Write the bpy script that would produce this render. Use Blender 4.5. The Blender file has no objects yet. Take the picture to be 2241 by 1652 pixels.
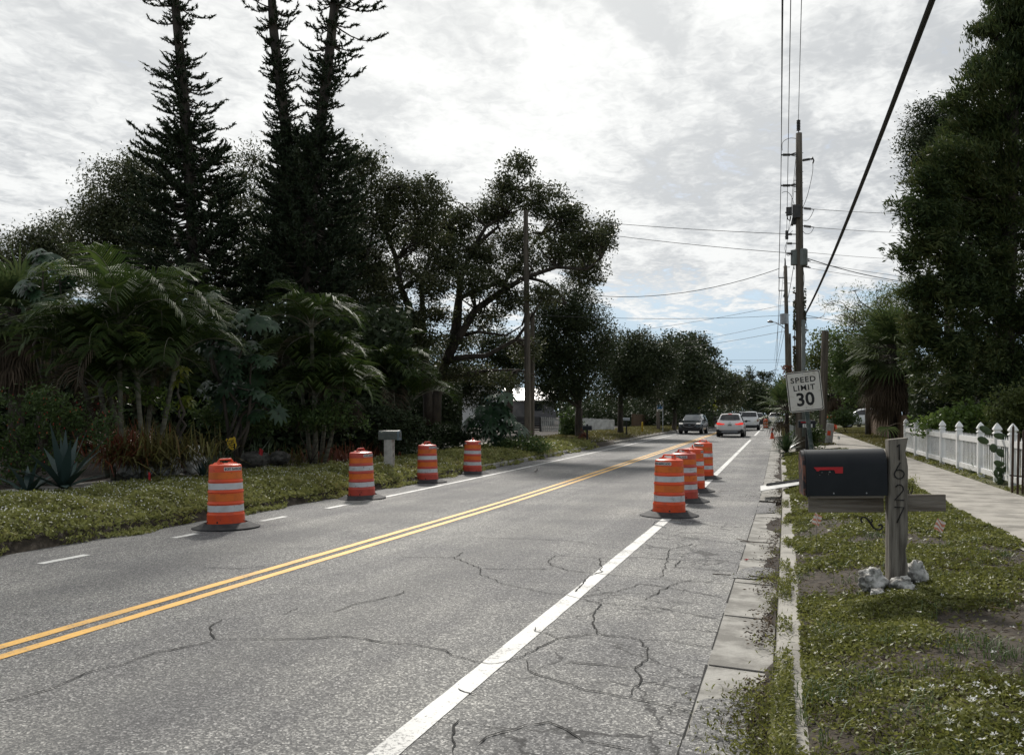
import bpy, math, random
import numpy as np
from mathutils import Vector, Matrix, noise

random.seed(7)
rng = np.random.default_rng(11)
SC = bpy.context.scene
COL = SC.collection
R = math.radians

# ------------------------------------------------------------------ camera
EYE = 1.63
YAW = R(18.1)
cam_d = bpy.data.cameras.new('camera')
cam = bpy.data.objects.new('camera', cam_d)
COL.objects.link(cam)
cam.location = (0, 0, EYE)
cam.rotation_euler = (R(90), 0, YAW)
cam_d.sensor_width = 36
cam_d.lens = 29.49
cam_d.shift_y = 0.0413
cam_d.clip_start = 0.05
cam_d.clip_end = 5000
SC.camera = cam

# ------------------------------------------------------------------ world and sun
SUN_AZ, SUN_EL = R(23), R(40)          # azimuth left of +Y
SUN = Vector((-math.sin(SUN_AZ) * math.cos(SUN_EL), math.cos(SUN_AZ) * math.cos(SUN_EL), math.sin(SUN_EL)))
wd = bpy.data.worlds.new('World')
SC.world = wd
wd.use_nodes = True
SC.view_settings.view_transform = 'Standard'
SC.view_settings.look = 'None'
SC.view_settings.exposure = 0.55
SC.view_settings.gamma = 1.0


class NT:
    """small helper to write node trees in one line each"""
    def __init__(s, tree):
        s.t = tree
        tree.nodes.clear()

    def n(s, typ, props=None, **ins):
        nd = s.t.nodes.new(typ)
        for k, v in (props or {}).items():
            setattr(nd, k, v)
        for k, v in ins.items():
            key = int(k[1:]) if k[0] == 'i' and k[1:].isdigit() else k.replace('_', ' ')
            sock = nd.inputs[key]
            if isinstance(v, bpy.types.NodeSocket):
                s.t.links.new(v, sock)
            else:
                sock.default_value = v
        return nd

    def math(s, op, a, b=0.0, clamp=False):
        return s.n('ShaderNodeMath', {'operation': op, 'use_clamp': clamp}, i0=a, i1=b).outputs[0]

    def ramp(s, fac, stops):
        r = s.n('ShaderNodeValToRGB', None, Fac=fac)
        e = r.color_ramp.elements
        while len(e) < len(stops):
            e.new(0.5)
        for el, (p, c) in zip(e, stops):
            el.position = p
            el.color = c if len(c) == 4 else (*c, 1)
        return r.outputs[0]

    def sm(s, v, a, b):
        return s.n('ShaderNodeMapRange', {'interpolation_type': 'SMOOTHSTEP'}, Value=v, i1=a, i2=b, i3=0.0, i4=1.0).outputs[0]

    def mix(s, f, a, b):
        return s.n('ShaderNodeMix', {'data_type': 'RGBA'}, i0=f, i6=a, i7=b).outputs[2]

    def noise(s, vec, scale, detail=4.0, rough=0.5, dist=0.0):
        kw = dict(Scale=scale, Detail=detail, Roughness=rough, Distortion=dist)
        if vec is not None:
            kw['Vector'] = vec
        return s.n('ShaderNodeTexNoise', None, **kw).outputs[0]


W_ = NT(wd.node_tree)
sky = W_.n('ShaderNodeTexSky', {'sky_type': 'NISHITA', 'sun_disc': False, 'sun_elevation': SUN_EL, 'sun_rotation': -SUN_AZ})
tc = W_.n('ShaderNodeTexCoord').outputs['Generated']
sep = W_.n('ShaderNodeSeparateXYZ', None, Vector=tc).outputs
zz = W_.math('MAXIMUM', sep[2], 0.0)
den = W_.math('ADD', zz, 0.06)
px = W_.math('DIVIDE', sep[0], den)
py = W_.math('DIVIDE', sep[1], den)
flat = W_.n('ShaderNodeCombineXYZ', None, X=px, Y=py, Z=0.0).outputs[0]
rot = W_.n('ShaderNodeMapping', None, Vector=flat, Rotation=(0, 0, R(8)), Scale=(1.0, 1.0, 1.0)).outputs[0]
st1 = W_.n('ShaderNodeMapping', None, Vector=rot, Scale=(1.7, 0.85, 1.0), Location=(3.3, 1.2, 0)).outputs[0]
st2 = W_.n('ShaderNodeMapping', None, Vector=rot, Scale=(5.6, 3.2, 1.0), Location=(1.0, 7.7, 0)).outputs[0]
st3 = W_.n('ShaderNodeMapping', None, Vector=rot, Scale=(26.0, 24.0, 1.0), Location=(4.0, 2.7, 0)).outputs[0]
n1 = W_.noise(st1, 1.0, 5.0, 0.55, 0.6)
n2 = W_.noise(st2, 1.0, 4.0, 0.55, 0.9)
n3 = W_.noise(st3, 1.0, 3.0, 0.6, 0.8)
body = W_.math('ADD', W_.math('MULTIPLY', n1, 0.49), W_.math('ADD', W_.math('MULTIPLY', n2, 0.34), W_.math('MULTIPLY', n3, 0.17)))
sund = W_.n('ShaderNodeVectorMath', {'operation': 'DOT_PRODUCT'}, i0=tc, i1=SUN).outputs['Value']
glow = W_.math('POWER', W_.math('MAXIMUM', sund, 0.0), 5.0)
lowc = W_.sm(sep[2], 0.03, 0.24)
# clear air near the horizon, covered higher up
cov = W_.math('ADD', body, W_.math('SUBTRACT', W_.math('MULTIPLY', lowc, 0.31), 0.13))
mask = W_.math('MAXIMUM', W_.sm(cov, 0.44, 0.58), W_.sm(sund, 0.80, 0.93))
shade = W_.sm(body, 0.40, 0.58)
ccol = W_.mix(shade, (0.285, 0.306, 0.332, 1), (0.60, 0.612, 0.614, 1))
ccol = W_.mix(W_.math('MULTIPLY', glow, 0.5), ccol, (0.88, 0.875, 0.84, 1))
# the side of the sky away from the sun is duller
back = W_.sm(sund, -0.5, 0.55)
ccol = W_.n('ShaderNodeMix', {'data_type': 'RGBA', 'blend_type': 'MULTIPLY'}, i0=1.0, i6=ccol, i7=W_.mix(back, (0.52, 0.54, 0.58, 1), (1, 1, 1, 1))).outputs[2]
hz = W_.sm(sep[2], 0.30, 0.06)
bsky = W_.n('ShaderNodeBackground', None, Color=sky.outputs[0], Strength=0.085).outputs[0]
bhaze = W_.n('ShaderNodeBackground', None, Color=(0.32, 0.425, 0.525, 1), Strength=1.0).outputs[0]
bs2 = W_.n('ShaderNodeMixShader', None, i0=W_.math('MULTIPLY', hz, 0.92), i1=bsky, i2=bhaze).outputs[0]
bcl = W_.n('ShaderNodeBackground', None, Color=ccol, Strength=1.0).outputs[0]
wm = W_.n('ShaderNodeMixShader', None, i0=mask, i1=bs2, i2=bcl).outputs[0]
W_.n('ShaderNodeOutputWorld', None, Surface=wm)

sun_d = bpy.data.lights.new('sun', 'SUN')
sun_d.energy = 3.0
sun_d.angle = R(6)
sun_d.color = (1.0, 0.95, 0.88)
sun_o = bpy.data.objects.new('sun', sun_d)
COL.objects.link(sun_o)
sun_o.rotation_euler = SUN.to_track_quat('Z', 'Y').to_euler()

# ------------------------------------------------------------------ picture <-> world
F, CX, HV = 1836.0, 1120.5, 918.6
SY, CY = math.sin(YAW), math.cos(YAW)


def U(u, v, d):
    r = (u - CX) / F * d
    return Vector((-SY * d + CY * r, CY * d + SY * r, EYE + (HV - v) / F * d))


def flr(u, v, z=0.0):
    """point of the level z seen at u, v"""
    return U(u, v, F * (EYE - z) / (v - HV))


# ------------------------------------------------------------------ terrain
PX = [-300, -60, -14.2, -13.9, -13.88, -12.5, -12.45, -11.5, -9.7, -9.13, -9.10, -8.98, -8.95, -0.50, -0.08, -0.055, 0.09, 0.10, 0.8, 2.2, 2.22, 3.7, 3.75, 6.0, 60, 300]
PZ = [1.0, 0.9, 0.38, 0.33, 0.33, 0.33, 0.31, 0.31, 0.28, 0.14, 0.12, 0.12, 0.0, 0.0, -0.015, 0.13, 0.135, 0.13, 0.27, 0.345, 0.36, 0.36, 0.35, 0.40, 0.6, 0.8]


def rise(y):
    t = max(0.0, min(y, 170.0) - 14.0)
    return 0.0092 * t * t / (t + 6.0)


def bend(y):
    t = max(0.0, y - 14.0)
    return -0.0086 * t * t / (t + 6.0)


def gz(X, Y):
    return float(np.interp(X - bend(Y), PX, PZ)) + rise(Y)


def gpt(u, d):
    p = U(u, HV, d)
    p.z = gz(p.x, p.y)
    return p


# ------------------------------------------------------------------ mesh building
class MB:
    def __init__(s):
        s.v, s.f = [], []

    def add(s, vs, fs):
        o = len(s.v)
        s.v += [tuple(v) for v in vs]
        s.f += [tuple(i + o for i in f) for f in fs]
        return s

    def box(s, c, size, rz=0.0, m=None):
        hx, hy, hz_ = size[0] / 2, size[1] / 2, size[2] / 2
        M = m or (Matrix.Translation(Vector(c)) @ Matrix.Rotation(rz, 4, 'Z'))
        vs = [M @ Vector((x * hx, y * hy, z * hz_)) for z in (-1, 1) for y in (-1, 1) for x in (-1, 1)]
        return s.add(vs, [(0, 2, 3, 1), (4, 5, 7, 6), (0, 1, 5, 4), (1, 3, 7, 5), (3, 2, 6, 7), (2, 0, 4, 6)])

    def tube(s, pts, rad, n=8, cap=True):
        pts = [Vector(p) for p in pts]
        if not hasattr(rad, '__len__'):
            rad = [rad] * len(pts)
        o = len(s.v)
        side = None
        for i, p in enumerate(pts):
            t = (pts[min(i + 1, len(pts) - 1)] - pts[max(i - 1, 0)])
            t = t.normalized() if t.length > 1e-9 else Vector((0, 0, 1))
            if side is None:
                ref = Vector((0, 0, 1)) if abs(t.z) < 0.9 else Vector((1, 0, 0))
                side = t.cross(ref).normalized()
            else:
                side = (side - t * side.dot(t))
                side = side.normalized() if side.length > 1e-6 else t.orthogonal().normalized()
            up = t.cross(side)
            for k in range(n):
                a = 2 * math.pi * k / n
                s.v.append(tuple(p + (side * math.cos(a) + up * math.sin(a)) * rad[i]))
        for i in range(len(pts) - 1):
            for k in range(n):
                a, b = o + i * n + k, o + i * n + (k + 1) % n
                s.f.append((a, b, b + n, a + n))
        if cap:
            s.f.append(tuple(o + k for k in reversed(range(n))))
            e = o + (len(pts) - 1) * n
            s.f.append(tuple(e + k for k in range(n)))
        return s

    def lathe(s, prof, n=32, c=(0, 0, 0), a0=0.0, a1=2 * math.pi):
        full = abs(a1 - a0 - 2 * math.pi) < 1e-6
        m = n if full else n + 1
        o = len(s.v)
        for r, z in prof:
            for k in range(m):
                a = a0 + (a1 - a0) * k / n
                s.v.append((c[0] + r * math.cos(a), c[1] + r * math.sin(a), c[2] + z))
        for i in range(len(prof) - 1):
            for k in range(n if not full else m):
                k2 = (k + 1) % m
                s.f.append((o + i * m + k, o + i * m + k2, o + (i + 1) * m + k2, o + (i + 1) * m + k))
        return s

    def prism(s, poly, t, M=None):
        """poly: 2-D outline in local x,z; extruded along local y by t"""
        M = M or Matrix.Identity(4)
        n = len(poly)
        vs = [M @ Vector((x, -t / 2, z)) for x, z in poly] + [M @ Vector((x, t / 2, z)) for x, z in poly]
        fs = [tuple(range(n)), tuple(reversed(range(n, 2 * n)))]
        fs += [(i, i + n, (i + 1) % n + n, (i + 1) % n) for i in range(n)]
        return s.add(vs, fs)

    def build(s, name, mt, parent=None, smooth=False, bevel=0.0):
        me = bpy.data.meshes.new(name)
        me.from_pydata(s.v, [], s.f)
        me.materials.append(mt)
        if smooth:
            me.polygons.foreach_set('use_smooth', [True] * len(me.polygons))
        me.update()
        o = bpy.data.objects.new(name, me)
        COL.objects.link(o)
        if parent is not None:
            o.parent = parent
        if bevel:
            b = o.modifiers.new('bevel', 'BEVEL')
            b.width = bevel
            b.segments = 2
            b.limit_method = 'ANGLE'
        return o


def smooth_by_angle(o, ang=40):
    o.data.polygons.foreach_set('use_smooth', [True] * len(o.data.polygons))
    try:
        o.data.set_sharp_from_angle(angle=R(ang))
    except Exception:
        pass
    return o


def np_mesh(name, V, faces_per, nv, mt, parent=None):
    """V: (N*nv,3); faces_per: list of quads in local indexes"""
    N = len(V) // nv
    q = np.array(faces_per, dtype=np.int64)
    idx = (np.arange(N)[:, None, None] * nv + q[None]).reshape(-1)
    nf = N * len(q)
    me = bpy.data.meshes.new(name)
    me.vertices.add(len(V))
    me.vertices.foreach_set('co', np.ascontiguousarray(V, dtype=np.float32).reshape(-1))
    me.loops.add(len(idx))
    me.loops.foreach_set('vertex_index', idx.astype(np.int32))
    me.polygons.add(nf)
    me.polygons.foreach_set('loop_start', (np.arange(nf) * 4).astype(np.int32))
    me.polygons.foreach_set('loop_total', np.full(nf, 4, dtype=np.int32))
    me.update(calc_edges=True)
    me.materials.append(mt)
    o = bpy.data.objects.new(name, me)
    COL.objects.link(o)
    if parent is not None:
        o.parent = parent
    return o


def unit(a):
    return a / np.maximum(np.linalg.norm(a, axis=1, keepdims=True), 1e-9)


def leaf_verts(C, A, S, Wd, B=None):
    """diamond leaves: centres, long axes, lengths, widths"""
    A = unit(A)
    if B is None:
        B = unit(np.cross(A, rng.normal(size=A.shape)))
    S = np.broadcast_to(np.asarray(S, float).reshape(-1, 1), (len(C), 1))
    Wd = np.broadcast_to(np.asarray(Wd, float).reshape(-1, 1), (len(C), 1))
    V = np.stack([C - A * S / 2, C + B * Wd / 2 - A * S * 0.06, C + A * S / 2, C - B * Wd / 2 - A * S * 0.06], 1)
    return V.reshape(-1, 3)


def leaves(name, C, A, S, Wd, mt, parent=None):
    return np_mesh(name, leaf_verts(C, A, S, Wd), [(0, 1, 2, 3)], 4, mt, parent)


def blade_verts(P0, P1, P2, B, w0, w1, w2):
    """bent strips through three points"""
    f = lambda w: np.broadcast_to(np.asarray(w, float).reshape(-1, 1), (len(P0), 1)) / 2
    w0, w1, w2 = f(w0), f(w1), f(w2)
    return np.stack([P0 - B * w0, P0 + B * w0, P1 + B * w1, P1 - B * w1, P2 + B * w2, P2 - B * w2], 1).reshape(-1, 3)


def blades(name, V, mt, parent=None):
    return np_mesh(name, V, [(0, 1, 2, 3), (3, 2, 4, 5)], 6, mt, parent)


# ------------------------------------------------------------------ naming
def tag(o, label, cat, group=None, kind=None):
    o['label'] = label
    o['category'] = cat
    if group:
        o['group'] = group
    if kind:
        o['kind'] = kind
    return o


def thing(name, label, cat, loc=(0, 0, 0), rz=0.0, group=None, rot=None):
    o = bpy.data.objects.new(name, None)
    o.empty_display_size = 0.2
    COL.objects.link(o)
    o.location = loc
    o.rotation_euler = rot if rot else (0, 0, rz)
    return tag(o, label, cat, group)


def struct(o, kind='structure'):
    o['kind'] = kind
    return o


def copy_tree(o, parent=None):
    c = o.copy()
    COL.objects.link(c)
    if parent is not None:
        c.parent = parent
    for ch in [x for x in COL.objects if x.parent == o]:
        copy_tree(ch, c)
    return c


def text_mesh(s, size, offset=0.0, sx=1.0, space=1.0):
    """flat lettering centred on the origin in x,y -> verts, faces"""
    cu = bpy.data.curves.new('t', 'FONT')
    cu.body = s
    cu.size = size
    cu.offset = offset
    cu.space_character = space
    cu.align_x = 'CENTER'
    cu.align_y = 'CENTER'
    cu.resolution_u = 3
    o = bpy.data.objects.new('t', cu)
    COL.objects.link(o)
    dg = bpy.context.evaluated_depsgraph_get()
    me = bpy.data.meshes.new_from_object(o.evaluated_get(dg))
    vs = [(v.co.x * sx, v.co.y) for v in me.vertices]
    fs = [tuple(p.vertices) for p in me.polygons]
    bpy.data.objects.remove(o)
    bpy.data.curves.remove(cu)
    bpy.data.meshes.remove(me)
    xs = [v[0] for v in vs]
    ys = [v[1] for v in vs]
    cx, cy = (min(xs) + max(xs)) / 2, (min(ys) + max(ys)) / 2
    return [(x - cx, y - cy) for x, y in vs], fs


def up_text(mb, s, size, M, offset=0.0, sx=1.0, space=1.0):
    """lettering standing in the local x,z plane, read from -y"""
    vs, fs = text_mesh(s, size, offset, sx, space)
    return mb.add([M @ Vector((x, 0, y)) for x, y in vs], fs)


# ------------------------------------------------------------------ materials
def mat(name, c1, c2=None, scale=6.0, rough=0.7, detail=5.0, bump=0.0, bscale=None, spec=0.3, metal=0.0, stretch=None, lo=0.35, hi=0.65, coat=0.0):
    m = bpy.data.materials.new(name)
    m.use_nodes = True
    t = NT(m.node_tree)
    co = t.n('ShaderNodeTexCoord').outputs['Object']
    if stretch:
        co = t.n('ShaderNodeMapping', None, Vector=co, Scale=stretch).outputs[0]
    rnd = t.n('ShaderNodeObjectInfo').outputs['Random']
    co = t.n('ShaderNodeVectorMath', {'operation': 'ADD'}, i0=co, i1=t.n('ShaderNodeCombineXYZ', None, X=t.math('MULTIPLY', rnd, 37.0), Y=t.math('MULTIPLY', rnd, 19.0), Z=0.0).outputs[0]).outputs[0]
    c2 = c2 or tuple(x * 0.8 for x in c1)
    nz = t.noise(co, scale, detail, 0.6)
    col = t.mix(t.sm(nz, lo, hi), (*c1, 1), (*c2, 1))
    kw = dict(Base_Color=col, Roughness=rough, Metallic=metal)
    p = t.n('ShaderNodeBsdfPrincipled', None, **kw)
    p.inputs['Specular IOR Level'].default_value = spec
    p.inputs['Coat Weight'].default_value = coat
    if bump:
        bn = t.noise(co, bscale or scale * 3, 4.0, 0.6)
        b = t.n('ShaderNodeBump', None, Strength=bump, Distance=0.02, Height=bn)
        t.t.links.new(b.outputs[0], p.inputs['Normal'])
    t.n('ShaderNodeOutputMaterial', None, Surface=p.outputs[0])
    return m


def leaf_mat(name, cols, rough=0.5, spec=0.35, trans=0.25, big=0.5):
    """cols: dark .. light; a colour per leaf, clumps from low noise"""
    m = bpy.data.materials.new(name)
    m.use_nodes = True
    t = NT(m.node_tree)
    geo = t.n('ShaderNodeNewGeometry')
    co = t.n('ShaderNodeTexCoord').outputs['Object']
    nz = t.noise(co, big, 3.0, 0.6)
    f = t.math('ADD', t.math('MULTIPLY', geo.outputs['Random Per Island'], 0.6), t.math('SUBTRACT', t.math('MULTIPLY', nz, 1.2), 0.4), True)
    k = len(cols)
    col = t.ramp(f, [(i / max(1, k - 1), c) for i, c in enumerate(cols)])
    p = t.n('ShaderNodeBsdfPrincipled', None, Base_Color=col, Roughness=rough)
    p.inputs['Specular IOR Level'].default_value = spec
    tr = t.n('ShaderNodeBsdfTranslucent', None, Color=t.mix(1.0, col, col))
    mx = t.n('ShaderNodeMixShader', None, i0=trans, i1=p.outputs[0], i2=tr.outputs[0])
    t.n('ShaderNodeOutputMaterial', None, Surface=mx.outputs[0])
    return m


def asphalt_mat():
    m = bpy.data.materials.new('asphalt')
    m.use_nodes = True
    t = NT(m.node_tree)
    co = t.n('ShaderNodeTexCoord').outputs['Object']
    chips = t.n('ShaderNodeTexVoronoi', None, Vector=co, Scale=92.0)
    cell = t.n('ShaderNodeSeparateColor', None, Color=chips.outputs['Color']).outputs[0]
    fine = t.noise(co, 160.0, 3.0, 0.7)
    big = t.noise(co, 0.55, 5.0, 0.6)
    lng = t.noise(t.n('ShaderNodeMapping', None, Vector=co, Scale=(1.3, 0.05, 1)).outputs[0], 1.0, 4.0, 0.6)
    base = t.ramp(cell, [(0.0, (0.05, 0.05, 0.052)), (0.5, (0.12, 0.12, 0.119)), (0.80, (0.235, 0.232, 0.225)), (0.95, (0.38, 0.375, 0.36)), (1.0, (0.56, 0.55, 0.53))])
    base = t.mix(t.math('MULTIPLY', fine, 0.32), base, (0.16, 0.16, 0.157, 1))
    patch = t.mix(t.sm(big, 0.35, 0.65), (0.78, 0.78, 0.80, 1), (1.18, 1.17, 1.14, 1))
    patch2 = t.mix(t.sm(lng, 0.35, 0.65), (0.80, 0.80, 0.81, 1), (1.15, 1.15, 1.13, 1))
    col = t.n('ShaderNodeMix', {'data_type': 'RGBA', 'blend_type': 'MULTIPLY'}, i0=1.0, i6=base, i7=patch).outputs[2]
    col = t.n('ShaderNodeMix', {'data_type': 'RGBA', 'blend_type': 'MULTIPLY'}, i0=1.0, i6=col, i7=patch2).outputs[2]
    # fine alligator cracking on the shoulder, thinner in the lanes
    sp_ = t.n('ShaderNodeSeparateXYZ', None, Vector=co).outputs
    # oil-darkened middle of each lane and a few blotches
    for c_ in (-3.45, -6.6):
        dd_ = t.math('ABSOLUTE', t.math('ADD', sp_[0], -c_))
        f_ = t.math('MULTIPLY', t.sm(dd_, 0.75, 0.05), t.math('ADD', 0.25, t.math('MULTIPLY', t.sm(lng, 0.35, 0.6), 0.6)))
        col = t.mix(t.math('MULTIPLY', f_, 0.42), col, (0.075, 0.075, 0.075, 1))
    blot = t.sm(t.noise(co, 1.7, 6.0, 0.7, 1.0), 0.62, 0.70)
    col = t.mix(t.math('MULTIPLY', blot, 0.35), col, (0.06, 0.058, 0.055, 1))
    wv = t.n('ShaderNodeTexNoise', None, Vector=co, Scale=2.6, Detail=5.0, Roughness=0.65).outputs['Color']
    wc = t.n('ShaderNodeVectorMath', {'operation': 'MULTIPLY_ADD'}, i0=wv, i1=(0.55, 0.55, 0.0), i2=co).outputs[0]
    shoulder = t.sm(sp_[0], -2.1, -1.7)
    zone = t.noise(co, 0.35, 3.0, 0.6)
    tot = None
    for scl, wdt, lo_, hi_ in ((0.85, 0.009, 0.36, 0.48), (2.1, 0.012, 0.44, 0.56)):
        ed = t.n('ShaderNodeTexVoronoi', {'feature': 'DISTANCE_TO_EDGE'}, Vector=wc, Scale=scl).outputs['Distance']
        ln_ = t.math('SUBTRACT', 1.0, t.sm(ed, wdt * 0.4 * scl, wdt * 1.3 * scl))
        ln_ = t.math('MULTIPLY', ln_, t.math('MULTIPLY', t.sm(zone, lo_, hi_), t.math('ADD', t.math('MULTIPLY', shoulder, 0.9), 0.12 if scl < 1 else 0.0)))
        tot = ln_ if tot is None else t.math('MAXIMUM', tot, ln_)
    col = t.mix(t.math('MULTIPLY', tot, 0.85), col, (0.02, 0.02, 0.02, 1))
    p = t.n('ShaderNodeBsdfPrincipled', None, Base_Color=col, Roughness=0.82)
    p.inputs['Specular IOR Level'].default_value = 0.35
    bm = t.n('ShaderNodeBump', None, Strength=0.55, Distance=0.006, Height=t.math('ADD', chips.outputs['Distance'], fine))
    t.t.links.new(bm.outputs[0], p.inputs['Normal'])
    t.n('ShaderNodeOutputMaterial', None, Surface=p.outputs[0])
    return m


def paint_mat(name, c, dirty, wear=0.60):
    """road paint, worn through to the asphalt in spots"""
    m = bpy.data.materials.new(name)
    m.use_nodes = True
    t = NT(m.node_tree)
    co = t.n('ShaderNodeTexCoord').outputs['Object']
    a = t.noise(co, 38.0, 6.0, 0.75)
    b = t.noise(co, 2.2, 4.0, 0.6)
    w = t.sm(t.math('ADD', t.math('MULTIPLY', a, 0.7), t.math('MULTIPLY', b, 0.3)), wear, wear + 0.05)
    d = t.sm(b, 0.4, 0.7)
    col = t.mix(d, (*c, 1), (*dirty, 1))
    col = t.mix(w, col, (0.12, 0.12, 0.118, 1))
    p = t.n('ShaderNodeBsdfPrincipled', None, Base_Color=col, Roughness=0.65)
    bm = t.n('ShaderNodeBump', None, Strength=0.3, Distance=0.004, Height=a)
    t.t.links.new(bm.outputs[0], p.inputs['Normal'])
    t.n('ShaderNodeOutputMaterial', None, Surface=p.outputs[0])
    return m


M = {}
M['asphalt'] = asphalt_mat()
M['white_paint'] = paint_mat('white_road_paint', (0.58, 0.58, 0.56), (0.44, 0.44, 0.42), 0.545)
M['yellow_paint'] = paint_mat('yellow_road_paint', (0.76, 0.42, 0.07), (0.56, 0.32, 0.075), 0.56)
M['crack'] = mat('crack_dark', (0.006, 0.006, 0.006), (0.014, 0.014, 0.013), 20, 0.9)  # near-black strips for road cracks and slab joints
M['concrete'] = mat('old_concrete', (0.34, 0.325, 0.29), (0.20, 0.19, 0.17), 2.2, 0.85, 8, 0.35, 40)
M['gutter'] = mat('gutter_concrete', (0.335, 0.325, 0.298), (0.165, 0.158, 0.142), 3.2, 0.85, 8, 0.4, 40)
M['walk'] = mat('walk_concrete', (0.32, 0.30, 0.265), (0.16, 0.148, 0.128), 2.4, 0.85, 9, 0.25, 40, lo=.38, hi=.72)
M['soil'] = mat('sandy_soil', (0.062, 0.050, 0.037), (0.030, 0.024, 0.018), 9, 0.95, 8, 0.6, 40)
M['mulch'] = mat('mulch', (0.045, 0.034, 0.026), (0.02, 0.016, 0.012), 9, 0.95, 8, 0.8, 40)
M['lawn'] = mat('dry_lawn', (0.10, 0.095, 0.035), (0.055, 0.06, 0.022), 3, 0.95, 8, 0.8, 60)
M['bark'] = mat('bark', (0.085, 0.07, 0.055), (0.035, 0.03, 0.025), 4, 0.9, 6, 0.8, 14, stretch=(1, 1, 0.25))
M['palmbark'] = mat('palm_stem', (0.20, 0.19, 0.14), (0.10, 0.095, 0.07), 5, 0.8, 5, 0.4, 12, stretch=(0.4, 0.4, 2.5))
M['pole'] = mat('weathered_pole_wood', (0.17, 0.145, 0.115), (0.075, 0.064, 0.052), 9, 0.95, 7, 0.7, 30, stretch=(1, 1, 0.06))
M['greywood'] = mat('grey_post_wood', (0.22, 0.20, 0.17), (0.075, 0.065, 0.055), 22, 0.9, 8, 0.7, 40, stretch=(1, 1, 0.08), lo=0.4, hi=0.7)
M['greyboard'] = mat('grey_board_wood', (0.22, 0.195, 0.165), (0.09, 0.072, 0.056), 14, 0.85, 8, 0.7, 40, stretch=(0.08, 1, 1), lo=0.4, hi=0.7)
M['steel'] = mat('galvanised_steel', (0.42, 0.43, 0.44), (0.30, 0.31, 0.32), 8, 0.45, 5, 0.0, spec=0.5, metal=0.7)
M['darksteel'] = mat('dark_steel', (0.05, 0.05, 0.05), (0.09, 0.085, 0.08), 8, 0.55, 5)
M['rubber'] = mat('base_rubber', (0.022, 0.023, 0.025), (0.045, 0.045, 0.046), 10, 0.75, 5, 0.2, 30, spec=0.25)
M['wire'] = mat('wire_black', (0.02, 0.02, 0.02), (0.03, 0.03, 0.03), 4, 0.6)
M['vinyl'] = mat('white_vinyl', (0.80, 0.80, 0.79), (0.62, 0.62, 0.59), 3.5, 0.4, 8, lo=0.45, hi=0.75)
M['whitewood'] = mat('white_painted_wood', (0.62, 0.62, 0.60), (0.42, 0.42, 0.40), 3, 0.7, 6)
M['black'] = mat('black_metal', (0.006, 0.008, 0.011), (0.010, 0.012, 0.015), 5, 0.42, 5, spec=0.3)
M['blackpaint'] = mat('black_paint', (0.012, 0.012, 0.012), (0.02, 0.02, 0.02), 5, 0.6)
M['red'] = mat('red_plastic', (0.50, 0.025, 0.03), (0.38, 0.02, 0.025), 8, 0.5)


def drum_mat(name, c1, c2, dirt, rough=0.42, amt=0.6):
    """moulded plastic or sheeting: faded patches, grime and long horizontal scuffs"""
    m = bpy.data.materials.new(name)
    m.use_nodes = True
    t = NT(m.node_tree)
    co = t.n('ShaderNodeTexCoord').outputs['Object']
    rnd = t.n('ShaderNodeObjectInfo').outputs['Random']
    co = t.n('ShaderNodeVectorMath', {'operation': 'ADD'}, i0=co, i1=t.n('ShaderNodeCombineXYZ', None, X=t.math('MULTIPLY', rnd, 37.0), Y=t.math('MULTIPLY', rnd, 19.0), Z=0.0).outputs[0]).outputs[0]
    col = t.mix(t.sm(t.noise(co, 4.0, 7.0, 0.65), 0.42, 0.72), (*c1, 1), (*c2, 1))
    long_ = t.n('ShaderNodeMapping', None, Vector=co, Scale=(2.2, 2.2, 26.0)).outputs[0]
    sc = t.math('MULTIPLY', t.sm(t.noise(long_, 1.6, 5.0, 0.7), 0.56, 0.66), t.sm(t.noise(co, 3.0, 3.0, 0.5), 0.46, 0.60))
    sp = t.sm(t.noise(co, 16.0, 5.0, 0.7), 0.62, 0.70)
    f = t.math('MULTIPLY', t.math('MAXIMUM', sc, sp), amt)
    col = t.mix(f, col, (*dirt, 1))
    p = t.n('ShaderNodeBsdfPrincipled', None, Base_Color=col, Roughness=t.math('ADD', rough, t.math('MULTIPLY', f, 0.3)))
    p.inputs['Specular IOR Level'].default_value = 0.35
    t.n('ShaderNodeOutputMaterial', None, Surface=p.outputs[0])
    return m


M['orange'] = drum_mat('orange_plastic', (0.72, 0.085, 0.022), (0.54, 0.07, 0.03), (0.14, 0.04, 0.02))
M['drab_orange'] = drum_mat('faded_red_plastic', (0.52, 0.075, 0.05), (0.38, 0.06, 0.042), (0.10, 0.035, 0.025))
M['amber'] = drum_mat('orange_sheeting', (0.66, 0.15, 0.02), (0.46, 0.11, 0.022), (0.10, 0.04, 0.02), amt=0.75)
M['sheet'] = drum_mat('white_sheeting', (0.54, 0.55, 0.565), (0.40, 0.40, 0.40), (0.07, 0.065, 0.06), amt=0.9)
M['sticker'] = mat('white_sticker', (0.74, 0.74, 0.73), (0.6, 0.6, 0.58), 8, 0.5)
M['signface'] = mat('sign_face', (0.58, 0.56, 0.51), (0.42, 0.39, 0.33), 9, 0.5, 8, lo=0.5, hi=0.75)
M['rock'] = mat('limestone', (0.54, 0.53, 0.50), (0.12, 0.115, 0.105), 9, 0.9, 9, 0.8, 24, lo=0.42, hi=0.62)
M['dimrock'] = mat('dim_rock', (0.13, 0.125, 0.11), (0.05, 0.048, 0.042), 7, 0.9, 9, 0.8, 24, lo=0.42, hi=0.62)  # darker copy of the limestone, its dimness put into the colour
M['glass'] = mat('dark_glass', (0.012, 0.014, 0.016), (0.02, 0.022, 0.025), 2, 0.06, 2, spec=0.7)
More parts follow.
